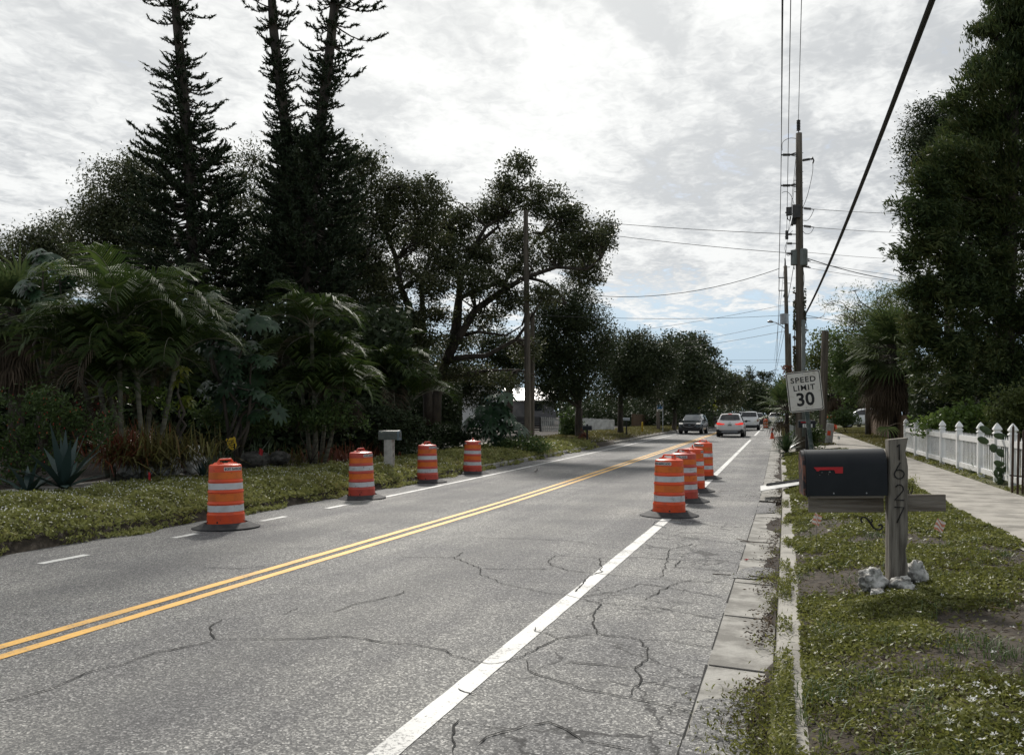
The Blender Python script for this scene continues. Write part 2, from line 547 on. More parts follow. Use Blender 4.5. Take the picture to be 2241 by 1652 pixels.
M['screen'] = mat('windscreen_glass_reflection', (0.16, 0.175, 0.18), (0.10, 0.11, 0.115), 1.2, 0.08, 2, spec=0.7)  # pale base colour stands in for the sky reflected in the windscreen
M['tyre'] = mat('tyre_rubber', (0.015, 0.015, 0.015), (0.025, 0.025, 0.025), 6, 0.8)
M['rim'] = mat('alloy_rim', (0.35, 0.35, 0.36), (0.25, 0.25, 0.26), 6, 0.35, metal=0.8)
M['carwhite'] = mat('white_car_paint', (0.82, 0.82, 0.82), (0.78, 0.78, 0.78), 2, 0.25, coat=0.6)
M['cardark'] = mat('dark_car_paint', (0.022, 0.03, 0.032), (0.03, 0.037, 0.04), 2, 0.22, coat=0.8)
M['trim'] = mat('black_trim', (0.02, 0.02, 0.021), (0.03, 0.03, 0.03), 6, 0.55)
M['roofmetal'] = mat('white_metal_roof', (0.72, 0.70, 0.66), (0.60, 0.57, 0.52), 2, 0.35)
M['housewhite'] = mat('white_siding', (0.66, 0.66, 0.64), (0.55, 0.55, 0.53), 2, 0.7)
M['housegrey'] = mat('grey_siding', (0.16, 0.16, 0.165), (0.12, 0.12, 0.125), 2, 0.7)
M['teal'] = mat('teal_trim', (0.03, 0.20, 0.22), (0.03, 0.15, 0.17), 4, 0.5)
M['brownwood'] = mat('brown_fence_wood', (0.16, 0.105, 0.065), (0.09, 0.06, 0.04), 6, 0.85, 6, 0.4, 30, stretch=(4, 4, 0.3))
M['darkslat'] = mat('dark_slat_wood', (0.03, 0.03, 0.032), (0.045, 0.042, 0.04), 6, 0.8)
M['block'] = mat('painted_block', (0.44, 0.43, 0.40), (0.30, 0.29, 0.265), 7, 0.85, 8, 0.4, 40)
M['oldplastic'] = mat('grey_plastic', (0.105, 0.115, 0.10), (0.08, 0.088, 0.08), 5, 0.5)
M['bluegrey'] = mat('blue_grey_plastic', (0.13, 0.17, 0.19), (0.10, 0.13, 0.15), 5, 0.5)
M['yellow'] = mat('yellow_sign', (0.62, 0.42, 0.03), (0.50, 0.33, 0.03), 7, 0.5)
M['blue'] = mat('blue_sign', (0.03, 0.16, 0.36), (0.03, 0.13, 0.30), 5, 0.5)
M['chip'] = mat('cardboard_litter', (0.60, 0.58, 0.55), (0.45, 0.43, 0.4), 9, 0.8)
M['pot'] = mat('dark_pot', (0.06, 0.035, 0.022), (0.035, 0.022, 0.016), 8, 0.7)
M['silver'] = mat('grey_green_cabinet', (0.20, 0.22, 0.21), (0.16, 0.175, 0.165), 4, 0.6)

# foliage
M['oak'] = leaf_mat('oak_leaves', [(0.026, 0.036, 0.016), (0.05, 0.064, 0.026), (0.09, 0.10, 0.042), (0.12, 0.115, 0.055)], 0.5, 0.3, 0.25, 0.9)
M['oakdark'] = leaf_mat('dense_oak_leaves', [(0.022, 0.034, 0.015), (0.04, 0.056, 0.022), (0.064, 0.078, 0.032)], 0.55, 0.25, 0.18, 0.9)
M['oaklight'] = leaf_mat('light_tree_leaves', [(0.05, 0.068, 0.02), (0.09, 0.115, 0.032), (0.15, 0.165, 0.05)], 0.5, 0.3, 0.35)
M['feather'] = leaf_mat('feathery_leaves', [(0.06, 0.085, 0.025), (0.09, 0.12, 0.035), (0.13, 0.15, 0.045)], 0.5, 0.3, 0.45)
M['pine'] = leaf_mat('pine_needles', [(0.018, 0.032, 0.016), (0.032, 0.048, 0.022), (0.05, 0.066, 0.028)], 0.5, 0.25, 0.15)
M['cedar'] = leaf_mat('cedar_sprays', [(0.020, 0.038, 0.015), (0.040, 0.062, 0.021), (0.072, 0.094, 0.029), (0.11, 0.112, 0.04)], 0.6, 0.2, 0.25, 0.6)
M['areca'] = leaf_mat('areca_fronds', [(0.024, 0.044, 0.012), (0.046, 0.076, 0.019), (0.098, 0.13, 0.03)], 0.6, 0.18, 0.38, 1.0)
M['sabal'] = leaf_mat('fan_fronds', [(0.030, 0.052, 0.020), (0.060, 0.088, 0.030), (0.11, 0.135, 0.05)], 0.6, 0.18, 0.35, 1.0)
M['deadfrond'] = leaf_mat('dead_fronds', [(0.04, 0.03, 0.022), (0.075, 0.056, 0.038), (0.13, 0.098, 0.068)], 0.8, 0.1, 0.1, 1.0)
M['scheff'] = leaf_mat('glossy_dark_leaves', [(0.014, 0.034, 0.016), (0.028, 0.060, 0.028), (0.045, 0.088, 0.038)], 0.42, 0.35, 0.15, 0.9)
M['scheffy'] = leaf_mat('yellow_green_leaves', [(0.06, 0.085, 0.012), (0.13, 0.15, 0.018), (0.20, 0.19, 0.03)], 0.35, 0.5, 0.35, 0.9)
M['shrub'] = leaf_mat('shrub_leaves', [(0.035, 0.062, 0.018), (0.065, 0.105, 0.030), (0.12, 0.165, 0.048)], 0.5, 0.28, 0.32, 0.9)
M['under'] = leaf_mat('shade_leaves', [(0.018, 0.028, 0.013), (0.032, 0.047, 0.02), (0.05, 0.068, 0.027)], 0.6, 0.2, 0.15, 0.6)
M['brom'] = leaf_mat('bromeliad_leaves', [(0.05, 0.034, 0.02), (0.095, 0.085, 0.03), (0.15, 0.145, 0.045), (0.15, 0.075, 0.036)], 0.55, 0.2, 0.35, 1.3)
M['bromred'] = leaf_mat('red_bromeliad_leaves', [(0.055, 0.026, 0.018), (0.14, 0.042, 0.024), (0.20, 0.065, 0.03), (0.075, 0.075, 0.026)], 0.5, 0.3, 0.25, 1.3)
M['agave'] = leaf_mat('agave_leaves', [(0.020, 0.040, 0.036), (0.032, 0.058, 0.052), (0.046, 0.076, 0.068)], 0.45, 0.4, 0.05, 1.0)
M['yucca'] = leaf_mat('yucca_leaves', [(0.022, 0.046, 0.02), (0.045, 0.075, 0.03), (0.09, 0.12, 0.05)], 0.4, 0.45, 0.15, 1.0)
M['cactus'] = mat('cactus_pad', (0.055, 0.085, 0.035), (0.03, 0.05, 0.022), 14, 0.6, 6)
M['vine'] = leaf_mat('vine_leaves', [(0.02, 0.035, 0.016), (0.04, 0.055, 0.022), (0.13, 0.04, 0.022)], 0.5, 0.3, 0.25, 0.5)
M['groundcover'] = leaf_mat('ground_cover_leaves', [(0.085, 0.066, 0.026), (0.080, 0.085, 0.021), (0.130, 0.142, 0.033), (0.20, 0.208, 0.054), (0.33, 0.32, 0.14)], 0.5, 0.35, 0.38, 1.2)
M['weeds'] = leaf_mat('verge_weed_leaves', [(0.11, 0.118, 0.034), (0.205, 0.215, 0.064), (0.29, 0.30, 0.11), (0.30, 0.26, 0.115)], 0.55, 0.25, 0.38, 0.8)
M['drygrass'] = leaf_mat('dry_grass', [(0.12, 0.10, 0.04), (0.16, 0.145, 0.05), (0.09, 0.105, 0.03)], 0.6, 0.2, 0.3, 0.8)
M['litter'] = leaf_mat('fallen_leaves', [(0.03, 0.022, 0.016), (0.06, 0.042, 0.028), (0.11, 0.08, 0.055), (0.30, 0.25, 0.18)], 0.8, 0.1, 0.05, 3.0)
M['bush'] = leaf_mat('bright_bush_leaves', [(0.06, 0.10, 0.02), (0.11, 0.17, 0.035), (0.19, 0.26, 0.06)], 0.4, 0.35, 0.35, 0.9)
M['petal'] = leaf_mat('white_petals', [(0.70, 0.70, 0.66), (0.80, 0.80, 0.78)], 0.6, 0.2, 0.3, 3.0)
M['redflower'] = leaf_mat('red_flowers', [(0.40, 0.03, 0.03), (0.55, 0.07, 0.06)], 0.6, 0.2, 0.2, 3.0)

# ================================================================== GROUND
YS = list(np.concatenate([np.arange(-30, 0, 5), np.arange(0, 24, 0.5), np.arange(24, 60, 2), np.arange(60, 300, 10)]))


def strip(name, xs, mt, ys=None, dz=0.0, bumpy=0.0, edge=0.0):
    ys = YS if ys is None else ys
    V, Fc = [], []
    n = len(xs)
    for y in ys:
        for i, x in enumerate(xs):
            X = x + bend(y)
            if edge and i in (0, n - 1):
                X += edge * noise.noise(Vector((x * 3, y * 1.7, 0)))
            z = gz(x + bend(y), y) + dz
            if bumpy and 0 < i < n - 1:
                z += bumpy * noise.noise(Vector((X * 1.5, y * 1.5, 3)))
            V.append((X, y, z))
    for j in range(len(ys) - 1):
        for i in range(n - 1):
            a = j * n + i
            Fc.append((a, a + 1, a + n + 1, a + n))
    o = MB().add(V, Fc).build(name, mt)
    return struct(o)


g = MB().add([(-900, -300, -0.6), (900, -300, -0.6), (900, 1500, -0.6), (-900, 1500, -0.6)], [(0, 1, 2, 3)]).build('ground', M['soil'])
struct(g)
strip('road', [-8.95, -7, -5.2, -3, -1.5, -0.5], M['asphalt'])
# kerb and gutter on the near side; the gutter leaves the drain opening free
GY0, GY1 = 16.75, 17.55
ya = [y for y in YS if y < GY0] + [GY0]
yb = [GY1] + [y for y in YS if y > GY1]
strip('gutter', [-0.5, -0.3, -0.08], M['gutter'], ya)
strip('gutter', [-0.5, -0.3, -0.08], M['gutter'], yb)
b = MB()
x0, x1 = -0.5, -0.08
for (p, q) in (((x0, GY0), (x1, GY0)), ((x1, GY0), (x1, GY1)), ((x1, GY1), (x0, GY1)), ((x0, GY1), (x0, GY0))):
    b.add([(p[0], p[1], 0.0), (q[0], q[1], 0.0), (q[0], q[1], -0.5), (p[0], p[1], -0.5)], [(0, 1, 2, 3)])
b.add([(x0, GY0, -0.5), (x1, GY0, -0.5), (x1, GY1, -0.5), (x0, GY1, -0.5)], [(0, 1, 2, 3)])
struct(b.build('drain_pit', M['mulch']))


def kerb(name, xf, xb, ys0, ys1, mt, skip=()):
    b = MB()
    y = ys0
    k = 0
    while y < ys1:
        ln = 2.9 + 0.5 * noise.noise(Vector((y, 1, 0)))
        y2 = min(y + ln, ys1)
        mid = (y + y2) / 2
        if not any(a < mid < c for a, c in skip):
            n = 8
            for i in range(n):
                ya_, yb_ = y + (y2 - 0.012 - y) * i / n, y + (y2 - 0.012 - y) * (i + 1) / n
                ring = []
                for yy in (ya_, yb_):
                    bx = bend(yy)
                    ch = 0.024 + 0.028 * noise.noise(Vector((xf, yy * 2.3, 5)))
                    zt = rise(yy) + 0.135 + 0.022 * noise.noise(Vector((xf, yy * 0.8, 9)))
                    s_ = 1 if xb > xf else -1
                    ring += [(xf + bx, yy, rise(yy) - 0.05), (xf + bx + s_ * 0.02, yy, zt - ch), (xf + bx + s_ * (0.02 + ch), yy, zt), (xb + bx, yy, zt), (xb + bx, yy, zt - 0.1)]
                b.add(ring, [(0, 1, 6, 5), (1, 2, 7, 6), (2, 3, 8, 7), (3, 4, 9, 8)] + ([(4, 3, 2, 1, 0)] if i == 0 else []) + ([(5, 6, 7, 8, 9)] if i == n - 1 else []))
        y = y2
        k += 1
    return struct(b.build(name, mt))


kerb('kerb', -0.078, 0.10, -6, 120, M['concrete'], skip=((34.0, 38.5),))
kerb('kerb', -8.955, -9.12, 24, 120, M['concrete'], skip=((42, 47),))
strip('verge', [0.10, 0.4, 0.8, 1.2, 1.7, 2.2], M['soil'], bumpy=0.02)
strip('sidewalk', [2.2, 2.95, 3.7], M['walk'], dz=0.012)
strip('lawn', [3.7, 3.76, 4.6, 6, 9, 14, 25, 60, 200], M['lawn'])
strip('verge', [-12.45, -11.5, -10.5, -9.7, -9.13, -9.1, -8.95], M['soil'], bumpy=0.03)
strip('sidewalk', [-13.88, -13.2, -12.45], M['walk'])
strip('garden_soil', [-200, -60, -30, -20, -16, -14.2, -13.88], M['mulch'])

# expansion joints of the walk and gutter slabs, cracks of the road
b = MB()
for y in np.arange(2.0, 60, 1.55):
    yj = y + 0.06 * noise.noise(Vector((y, 4, 4)))
    b.add([(2.21 + bend(yj), yj, gz(2.3, yj) + 0.017), (3.69 + bend(yj), yj + 0.03, gz(3.5, yj) + 0.017), (3.69 + bend(yj), yj + 0.055, gz(3.5, yj) + 0.017), (2.21 + bend(yj), yj + 0.02, gz(2.3, yj) + 0.017)], [(0, 1, 2, 3)])
struct(b.build('sidewalk_joint', M['crack']))
b = MB()
for y in np.arange(1.2, 60, 1.5):
    if GY0 - 0.1 < y < GY1 + 0.1:
        continue
    b.add([(-0.49 + bend(y), y, rise(y) + 0.004), (-0.085 + bend(y), y - 0.02, rise(y) - 0.010), (-0.085 + bend(y), y + 0.012, rise(y) - 0.010), (-0.49 + bend(y), y + 0.02, rise(y) + 0.004)], [(0, 1, 2, 3)])
y = 0.5
while y < 40:
    a = 0.004 + 0.012 * noise.noise(Vector((y * 2, 0, 1)))
    a2 = 0.004 + 0.012 * noise.noise(Vector((y * 2 + 0.8, 0, 1)))
    y2 = y + 0.4
    if not (GY0 - 0.4 < y < GY1) and noise.noise(Vector((y * 1.3, 7, 7))) > -.25:
        b.add([(-0.502 - a + bend(y), y, rise(y) + 0.005), (-0.499 + a * .5 + bend(y), y, rise(y) + 0.005), (-0.499 + a2 * .5 + bend(y2), y2, rise(y2) + 0.005), (-0.502 - a2 + bend(y2), y2, rise(y2) + 0.005)], [(0, 1, 2, 3)])
    y = y2
struct(b.build('gutter_joint', M['crack']))


# road markings --------------------------------------------------------------
def line(name, xc, w, y0, y1, mt, dz=0.004, wob=0.006, taper=None):
    ys = [y0]
    while ys[-1] < y1:
        ys.append(min(y1, ys[-1] + (0.12 if ys[-1] < 25 else 1.0)))
    V, Fc = [], []
    for y in ys:
        bx = bend(y)
        j0 = wob * noise.noise(Vector((xc, y * 4, 0)))
        j1 = wob * noise.noise(Vector((xc + 9, y * 4, 0)))
        V += [(xc - w / 2 + bx + j0, y, rise(y) + dz), (xc + w / 2 + bx + j1, y, rise(y) + dz)]
    for i in range(len(ys) - 1):
        Fc.append((2 * i, 2 * i + 1, 2 * i + 3, 2 * i + 2))
    return struct(MB().add(V, Fc).build(name, mt))


line('edge_line', -1.865, 0.15, -4, 56, M['white_paint'])
line('edge_line', -1.865, 0.15, 66, 130, M['white_paint'])
line('centre_line', -5.36, 0.11, -4, 130, M['yellow_paint'])
line('centre_line', -5.13, 0.11, -4, 130, M['yellow_paint'])
for (ua, va), (ub, vb) in (((92, 1234), (210, 1215)), ((377, 1177), (440, 1168)), ((563, 1140), (625, 1130)), ((697, 1112), (757, 1102.5))):
    line('edge_dash', -8.03, 0.115, flr(ua, va).y, flr(ub, vb).y, M['white_paint'])
line('edge_dash', -8.03, 0.115, 1.2, 2.1, M['white_paint'])
line('edge_dash', -8.03, 0.115, 4.0, 4.9, M['white_paint'])
line('edge_line', -8.03, 0.115, flr(792, 1096).y, 130, M['white_paint'])

c7 = [[(0, 1080), (60, 1075), (250, 1105), (380, 1115), (520, 1140), (640, 1185), (760, 1210), (880, 1195), (930, 1170), (1000, 1130), (1100, 1085), (1280, 1065), (1420, 1080), (1500, 1090), (1620, 1090), (1750, 1115), (1850, 1130)],
      [(330, 690), (590, 690), (720, 745), (720, 770), (830, 820), (1000, 855), (1140, 875), (1290, 912), (1450, 925), (1600, 940), (1900, 995)],
      [(635, 665), (600, 690)], [(720, 745), (900, 750), (1050, 745)],
      [(1090, 680), (1050, 705), (1060, 725), (1150, 755), (1280, 770), (1500, 790), (1700, 805), (1930, 820)],
      [(1090, 680), (1300, 695), (1400, 695), (1500, 690), (1630, 700), (1930, 710)],
      [(1310, 915), (1265, 970), (1275, 1040), (1290, 1065)],
      [(945, 1190), (970, 1250), (1050, 1280), (1150, 1310), (1280, 1345), (1440, 1375), (1600, 1410), (1780, 1445)],
      [(1500, 1090), (1525, 1130), (1525, 1190), (1480, 1225), (1490, 1270), (1500, 1300), (1460, 1340), (1440, 1375)],
      [(1500, 1300), (1600, 1310), (1700, 1330), (1810, 1345)], [(1130, 1200), (1300, 1210), (1480, 1225)],
      [(0, 960), (120, 915), (230, 895), (330, 870), (360, 850)],
      [(600, 1650), (575, 1580), (590, 1510), (620, 1480)], [(960, 1500), (1050, 1495), (1150, 1530), (1220, 1590), (1350, 1605), (1480, 1640)],
      [(700, 1600), (820, 1540), (960, 1500)],
      [(1500, 575), (1560, 575), (1700, 590), (1850, 610), (2000, 630)], [(1520, 625), (1560, 640), (1650, 650), (1760, 625)],
      [(1380, 860), (1500, 820), (1620, 835), (1900, 885)], [(1520, 900), (1600, 850), (1680, 815), (1750, 800)], [(1300, 695), (1310, 760), (1240, 790), (1180, 860)],
      [(980, 1030), (990, 1050), (1040, 1060), (1100, 1085)], [(610, 1330), (650, 1345), (700, 1362)], [(700, 595), (930, 600), (1150, 610), (1300, 630)],
      [(1640, 650), (1630, 700), (1600, 790)], [(1650, 500), (1780, 520), (1860, 540), (2020, 545)], [(1700, 705), (1660, 740), (1800, 745), (1950, 760)],
      [(200, 340), (500, 350)], [(1450, 800), (1480, 830), (1560, 850)]]
c8 = [[(0, 1397), (150, 1360), (300, 1310), (450, 1245), (600, 1210), (750, 1155), (950, 1120), (1060, 1090), (1250, 1090), (1500, 1085), (1680, 1075), (1753, 1085)],
      [(1060, 1090), (1030, 1075), (1025, 1030), (1080, 990)], [(1380, 970), (1450, 935)], [(950, 740), (1150, 745), (1300, 735)]]
cr = [[(727.6 + .4495 * x, 909.5 + .4495 * y) for x, y in c] for c in c7[:-2]] + [[(.4497 * x, 909.5 + .4497 * y) for x, y in c] for c in c8]
bk = MB()
for ci, c in enumerate(cr):
    pts = [flr(u, v) for u, v in c]
    fine = []
    for a, b_ in zip(pts, pts[1:]):
        L = (b_ - a).length
        n = max(2, int(L / 0.05))
        nrm = Vector((-(b_ - a).y, (b_ - a).x, 0)).normalized()
        for i in range(n):
            p = a.lerp(b_, i / n)
            jit = noise.noise(Vector((p.x * 9, p.y * 9, ci))) * 0.03 + noise.noise(Vector((p.x * 30, p.y * 30, ci))) * 0.014
            fine.append(p + nrm * jit)
    fine.append(pts[-1])
    V, Fc = [], []
    for i, p in enumerate(fine):
        d = (fine[min(i + 1, len(fine) - 1)] - fine[max(i - 1, 0)])
        nrm = Vector((-d.y, d.x, 0)).normalized()
        far = max(1.0, (p - Vector((0, 0, 0))).length / 7.0)
        w = (0.0030 + 0.0085 * abs(noise.noise(Vector((p.x * 5, p.y * 5, ci + 20))))) * (0.6 + 0.4 * far)
        if i in (0, len(fine) - 1):
            w *= 0.2
        V += [p + nrm * w + Vector((0, 0, 0.0075)), p - nrm * w + Vector((0, 0, 0.0075))]
    for i in range(len(fine) - 1):
        Fc.append((2 * i, 2 * i + 1, 2 * i + 3, 2 * i + 2))
    bk.add(V, Fc)
struct(bk.build('road_crack', M['crack']))

# concrete driveways across the verges
V = [(-0.05 + bend(36), 34.6, gz(0.2, 34.6) + .02), (-0.05 + bend(36), 38.2, gz(0.2, 38.2) + .02), (2.2 + bend(38), 38.2, gz(2.2, 38.2) + 0.03), (2.2 + bend(34), 35.4, gz(2.2, 35.4) + 0.03)]
struct(MB().add(V, [(0, 3, 2, 1)]).build('driveway', M['walk']))
P = [gpt(1262, 58), gpt(1330, 47.0), gpt(1285, 43.5), gpt(1225, 56)]
for p in P:
    p.z += 0.05
struct(MB().add(P, [(0, 1, 2, 3), ]).build('driveway', M['walk']))


# ================================================================== GROUND COVER
def cover(name, label, xr, yr, n, size, hfun, mt, dens=None, flat=0.5, wr=0.42, pow_=1.0, edge=None):
    """leaf-sized faces spread over a strip, denser and smaller close by"""
    u = rng.random(n)
    y = yr[0] * (yr[1] / yr[0]) ** (u ** pow_)
    x = xr[0] + (xr[1] - xr[0]) * rng.random(n)
    if edge is not None:
        x = x + edge(x, y)
    keep = np.ones(n, bool)
    z = np.empty(n)
    h = np.empty(n)
    for i in range(n):
        v = noise.noise(Vector((x[i] * 1.1, y[i] * 1.1, 2))) + 0.5 * noise.noise(Vector((x[i] * 3.3, y[i] * 3.3, 7)))
        if dens is not None and rng.random() > dens(x[i], y[i], v):
            keep[i] = False
            continue
        z[i] = gz(x[i] + bend(y[i]), y[i])
        h[i] = hfun(x[i], y[i], v)
    x, y, z, h = x[keep], y[keep], z[keep], h[keep]
    n = len(x)
    bx = np.array([bend(v) for v in y])
    hh = h * rng.random(n) ** 0.6
    Cn = np.stack([x + bx, y, z + hh + 0.004], 1)
    A = rng.normal(size=(n, 3))
    A[:, 2] = np.abs(A[:, 2]) * flat + 0.15
    s = size[0] + size[1] * y
    s = s * (0.6 + 0.8 * rng.random(n))
    o = leaves(name, Cn, A, s, s * wr, mt)
    o['kind'] = 'stuff'
    tag(o, label, 'ground cover')
    return Cn


def soil_spots(x, y, v):
    d = 1.0
    for sx, sy, r in ((0.55, 8.2, .55), (1.55, 5.35, .6), (0.75, 5.3, .45), (1.0, 10.2, .5), (2.0, 7.3, .5), (0.35, 11.5, .3), (1.9, 6.0, .5)):
        q = math.hypot((x - sx) / 1.3, y - sy) / r
        if q < 1:
            d *= 0.12 + 0.6 * q * q
    return d * min(1.0, max(0.04, 0.68 + 1.8 * v))


spill = lambda x, y: np.where((x < 0.3), -0.12 * (np.sin(y * 1.9 + 1.5 * np.sin(y * .6)) > 0.62) * rng.random(len(x)), 0.0)
cover('ground_cover', 'low creeping weeds with small leaves over the verge by the black mailbox', (0.085, 2.28), (3.0, 34), 330000, (0.016, 0.0028), lambda x, y, v: 0.012 + 0.045 * max(0, 0.5 + v), M['groundcover'], soil_spots, 0.55, 0.45, 1.0, spill)
# weeds that spill over the kerb into the gutter close by
n = 6500
ys_ = np.array([4.0, 4.35, 4.7, 5.0, 5.3, 6.3, 7.5, 7.9, 8.9, 10.6, 12.6, 15.2, 15.7, 19.5, 22])
pr = np.array([.16, .15, .14, .10, .06, .04, .06, .05, .07, .03, .03, .04, .03, .02, .02])
yc = rng.choice(ys_, n, p=pr / pr.sum()) + rng.normal(size=n) * 0.15
xc = 0.04 - np.abs(rng.normal(size=n)) * np.where(yc < 5.3, 0.17, np.where((yc > 8.6) & (yc < 9.2), .2, 0.10))
zc = np.where(xc > -0.07, 0.14, 0.0) + rng.random(n) * 0.07
A = rng.normal(size=(n, 3))
o = leaves('weeds', np.stack([xc, yc, zc], 1), A, 0.022 + 0.02 * rng.random(n), 0.011, M['groundcover'])
tag(struct(o, 'stuff'), 'weeds hanging over the broken kerb into the gutter', 'weeds')
# soil washed up against the kerb
b = MB()
yy = 1.0
prev = None
while yy < 60:
    w = max(0.006, 0.055 + 0.24 * noise.noise(Vector((yy * .55, 3, 3))) + 0.08 * noise.noise(Vector((yy * 2.7, 5, 3))))
    if 3.6 < yy < 5.5:
        w += .17 * math.sin((yy - 3.6) / 1.9 * math.pi)
    q = [(-0.079 - w + bend(yy), yy, rise(yy) - 0.004), (-0.079 - w * .45 + bend(yy), yy, rise(yy) + 0.008), (-0.079 + bend(yy), yy, rise(yy) + 0.02)]
    if prev and not (GY0 - .1 < yy < GY1 + .1):
        b.add(prev + q, [(0, 1, 4, 3), (1, 2, 5, 4)])
    prev = q
    yy += 0.08
struct(b.build('gutter_soil', M['mulch'], None, True))
# broken slab ends patched with asphalt
b = MB()
for poly in ([(118, 772), (150, 762), (232, 768), (300, 742), (372, 700), (368, 800), (350, 955), (40, 955), (85, 860)], [(252, 330), (300, 322), (372, 326), (368, 352), (300, 362), (218, 358)], [(262, 112), (300, 104), (372, 108), (368, 140), (268, 142)]):
    P = [flr((2400 + x * 1.079) / 1.6493, (1700 + y * 1.079) / 1.6493, .0) for x, y in poly]
    P = [Vector((max(-.53, min(-.082, q.x)), q.y, .0065)) for q in P]
    fine = []
    for p, q in zip(P, P[1:] + P[:1]):
        for k in range(6):
            s_ = p.lerp(q, k / 6)
            fine.append(s_ + Vector((noise.noise(s_ * 14) * .018 if s_.x < -.1 and s_.x > -.52 else 0, noise.noise(s_ * 14 + Vector((3, 3, 3))) * .03, 0)))
    c = sum(fine, Vector()) / len(fine)
    n_ = len(fine)
    b.add([c] + fine, [(0, i + 1, (i + 1) % n_ + 1) for i in range(n_)])
struct(b.build('gutter_patch', M['asphalt']))
# brown leaf litter in the gutter and along the kerb
n = 4800
yc = 1.6 * (34 / 1.6) ** rng.random(n)
xc = -0.10 - np.abs(rng.normal(size=n)) * 0.10
cl = np.array([noise.noise(Vector((0, v * 1.1, 0))) for v in yc])
k = cl > -0.12
xc, yc = xc[k], yc[k]
n = len(xc)
A = rng.normal(size=(n, 3))
A[:, 2] *= 0.25
o = leaves('leaf_litter', np.stack([xc + np.array([bend(v) for v in yc]), yc, np.array([rise(v) for v in yc]) + 0.006 + 0.02 * rng.random(n)], 1), A, 0.018 + 0.035 * rng.random(n) ** 2, 0.012, M['litter'])
tag(struct(o, 'stuff'), 'dead brown leaves and twigs lying in the gutter', 'leaf litter')
# litter on the bare spots of the verge
n = 4200
xc = 0.12 + 2.0 * rng.random(n)
yc = 1.8 * (14 / 1.8) ** rng.random(n)
A = rng.normal(size=(n, 3))
A[:, 2] *= 0.3
zc = np.array([gz(a, b_) for a, b_ in zip(xc, yc)]) + 0.02 + 0.02 * rng.random(n)
o = leaves('dry_stems', np.stack([xc, yc, zc], 1), A, 0.05 + 0.05 * rng.random(n), 0.006, M['litter'])
tag(struct(o, 'stuff'), 'thin dry stems and straw among the verge weeds', 'dry stems')
# grass tufts
n = 4200
ty = 3.6 * (26 / 3.6) ** rng.random(260)
tx = 0.15 + 2.0 * rng.random(260)
hot = [(1.15, 5.4), (1.3, 5.5), (1.5, 5.35), (0.35, 4.9), (0.3, 4.6), (1.9, 5.8), (0.28, 5.0), (1.7, 5.6), (1.0, 5.6)]
tx[:len(hot) * 4] = [h[0] + random.gauss(0, .12) for h in hot for _ in range(4)]
ty[:len(hot) * 4] = [h[1] + random.gauss(0, .12) for h in hot for _ in range(4)]
ti = rng.integers(0, 260, n)
P0 = np.stack([tx[ti] + rng.normal(size=n) * .05, ty[ti] + rng.normal(size=n) * .05, np.zeros(n)], 1)
P0[:, 2] = [gz(a, b_) for a, b_ in zip(P0[:, 0], P0[:, 1])]
dr = rng.normal(size=(n, 3)) * np.array([1, 1, 0.0])
ln = (0.04 + 0.06 * rng.random(n))[:, None]
P1 = P0 + dr * ln * 0.25 + np.array([0, 0, 1]) * ln * 0.7
P2 = P1 + dr * ln * 0.5 + np.array([0, 0, 1]) * ln * 0.15
o = blades('grass', blade_verts(P0, P1, P2, unit(np.cross(dr + 1e-4, [0, 0, 1.0])), 0.005, 0.004, 0.001), M['shrub'])
tag(struct(o, 'stuff'), 'tufts of longer grass around the mailbox post', 'grass')
# white starry flowers
n = 110
fx = np.where(rng.random(n) < .75, 0.6 + 1.0 * rng.random(n), 0.2 + 1.9 * rng.random(n))
fy = np.where(rng.random(n) < .7, 3.3 + 1.3 * rng.random(n), 3.4 * (14 / 3.4) ** rng.random(n))
Cn, An = [], []
for a, b_ in zip(fx, fy):
    z = gz(a, b_) + 0.085 + random.random() * .02
    tilt = Vector((random.gauss(0, .3), random.gauss(0, .3) - .2, 1)).normalized()
    s_ = tilt.orthogonal().normalized()
    for k in range(5):
        dv = Matrix.Rotation(k * 2 * math.pi / 5, 3, tilt) @ s_ + tilt * 0.35
        Cn.append(Vector((a, b_, z)) + dv * 0.010)
        An.append(dv)
o = leaves('white_flowers', np.array(Cn), np.array(An), 0.016, 0.008, M['petal'])
tag(struct(o, 'stuff'), 'small white starry flowers dotted over the near verge', 'flowers')

# far verge of weeds with white flowers
lweed = lambda x, y, v: (0.06 + 0.17 * max(0, 0.6 + v)) * min(1.0, max(0.25, 0.55 + (-8.95 - x) * 1.2)) * (1.0 if x > -11.2 else 0.5)
cover('verge_weeds', 'ankle-high weeds on the verge across the road', (-12.5, -8.86), (4.2, 42), 165000, (0.034, 0.0034), lweed, M['weeds'],
      lambda x, y, v: (1.0 if y < 19 else 0.55 if y < 24 else 0.35) * min(1, max(0.12 if x < -9.5 else 0.9, 0.8 + v)), 0.7, 0.42, 0.9, lambda x, y: 0.12 * np.sin(y * 2.1) + 0.06 * np.sin(y * 5.3))
n = 4200
x = -12.4 + 3.3 * rng.random(n)
y = 6 * (23 / 6) ** rng.random(n)
z = np.array([gz(a, b_) + lweed(a, b_, noise.noise(Vector((a * 1.1, b_ * 1.1, 2)))) for a, b_ in zip(x, y)]) + 0.02
A = rng.normal(size=(n, 3))
o = leaves('white_flowers', np.stack([x, y, z], 1), A, 0.022 + 0.012 * rng.random(n), 0.018, M['petal'])
tag(struct(o, 'stuff'), 'tiny white flowers over the weeds across the road', 'flowers')
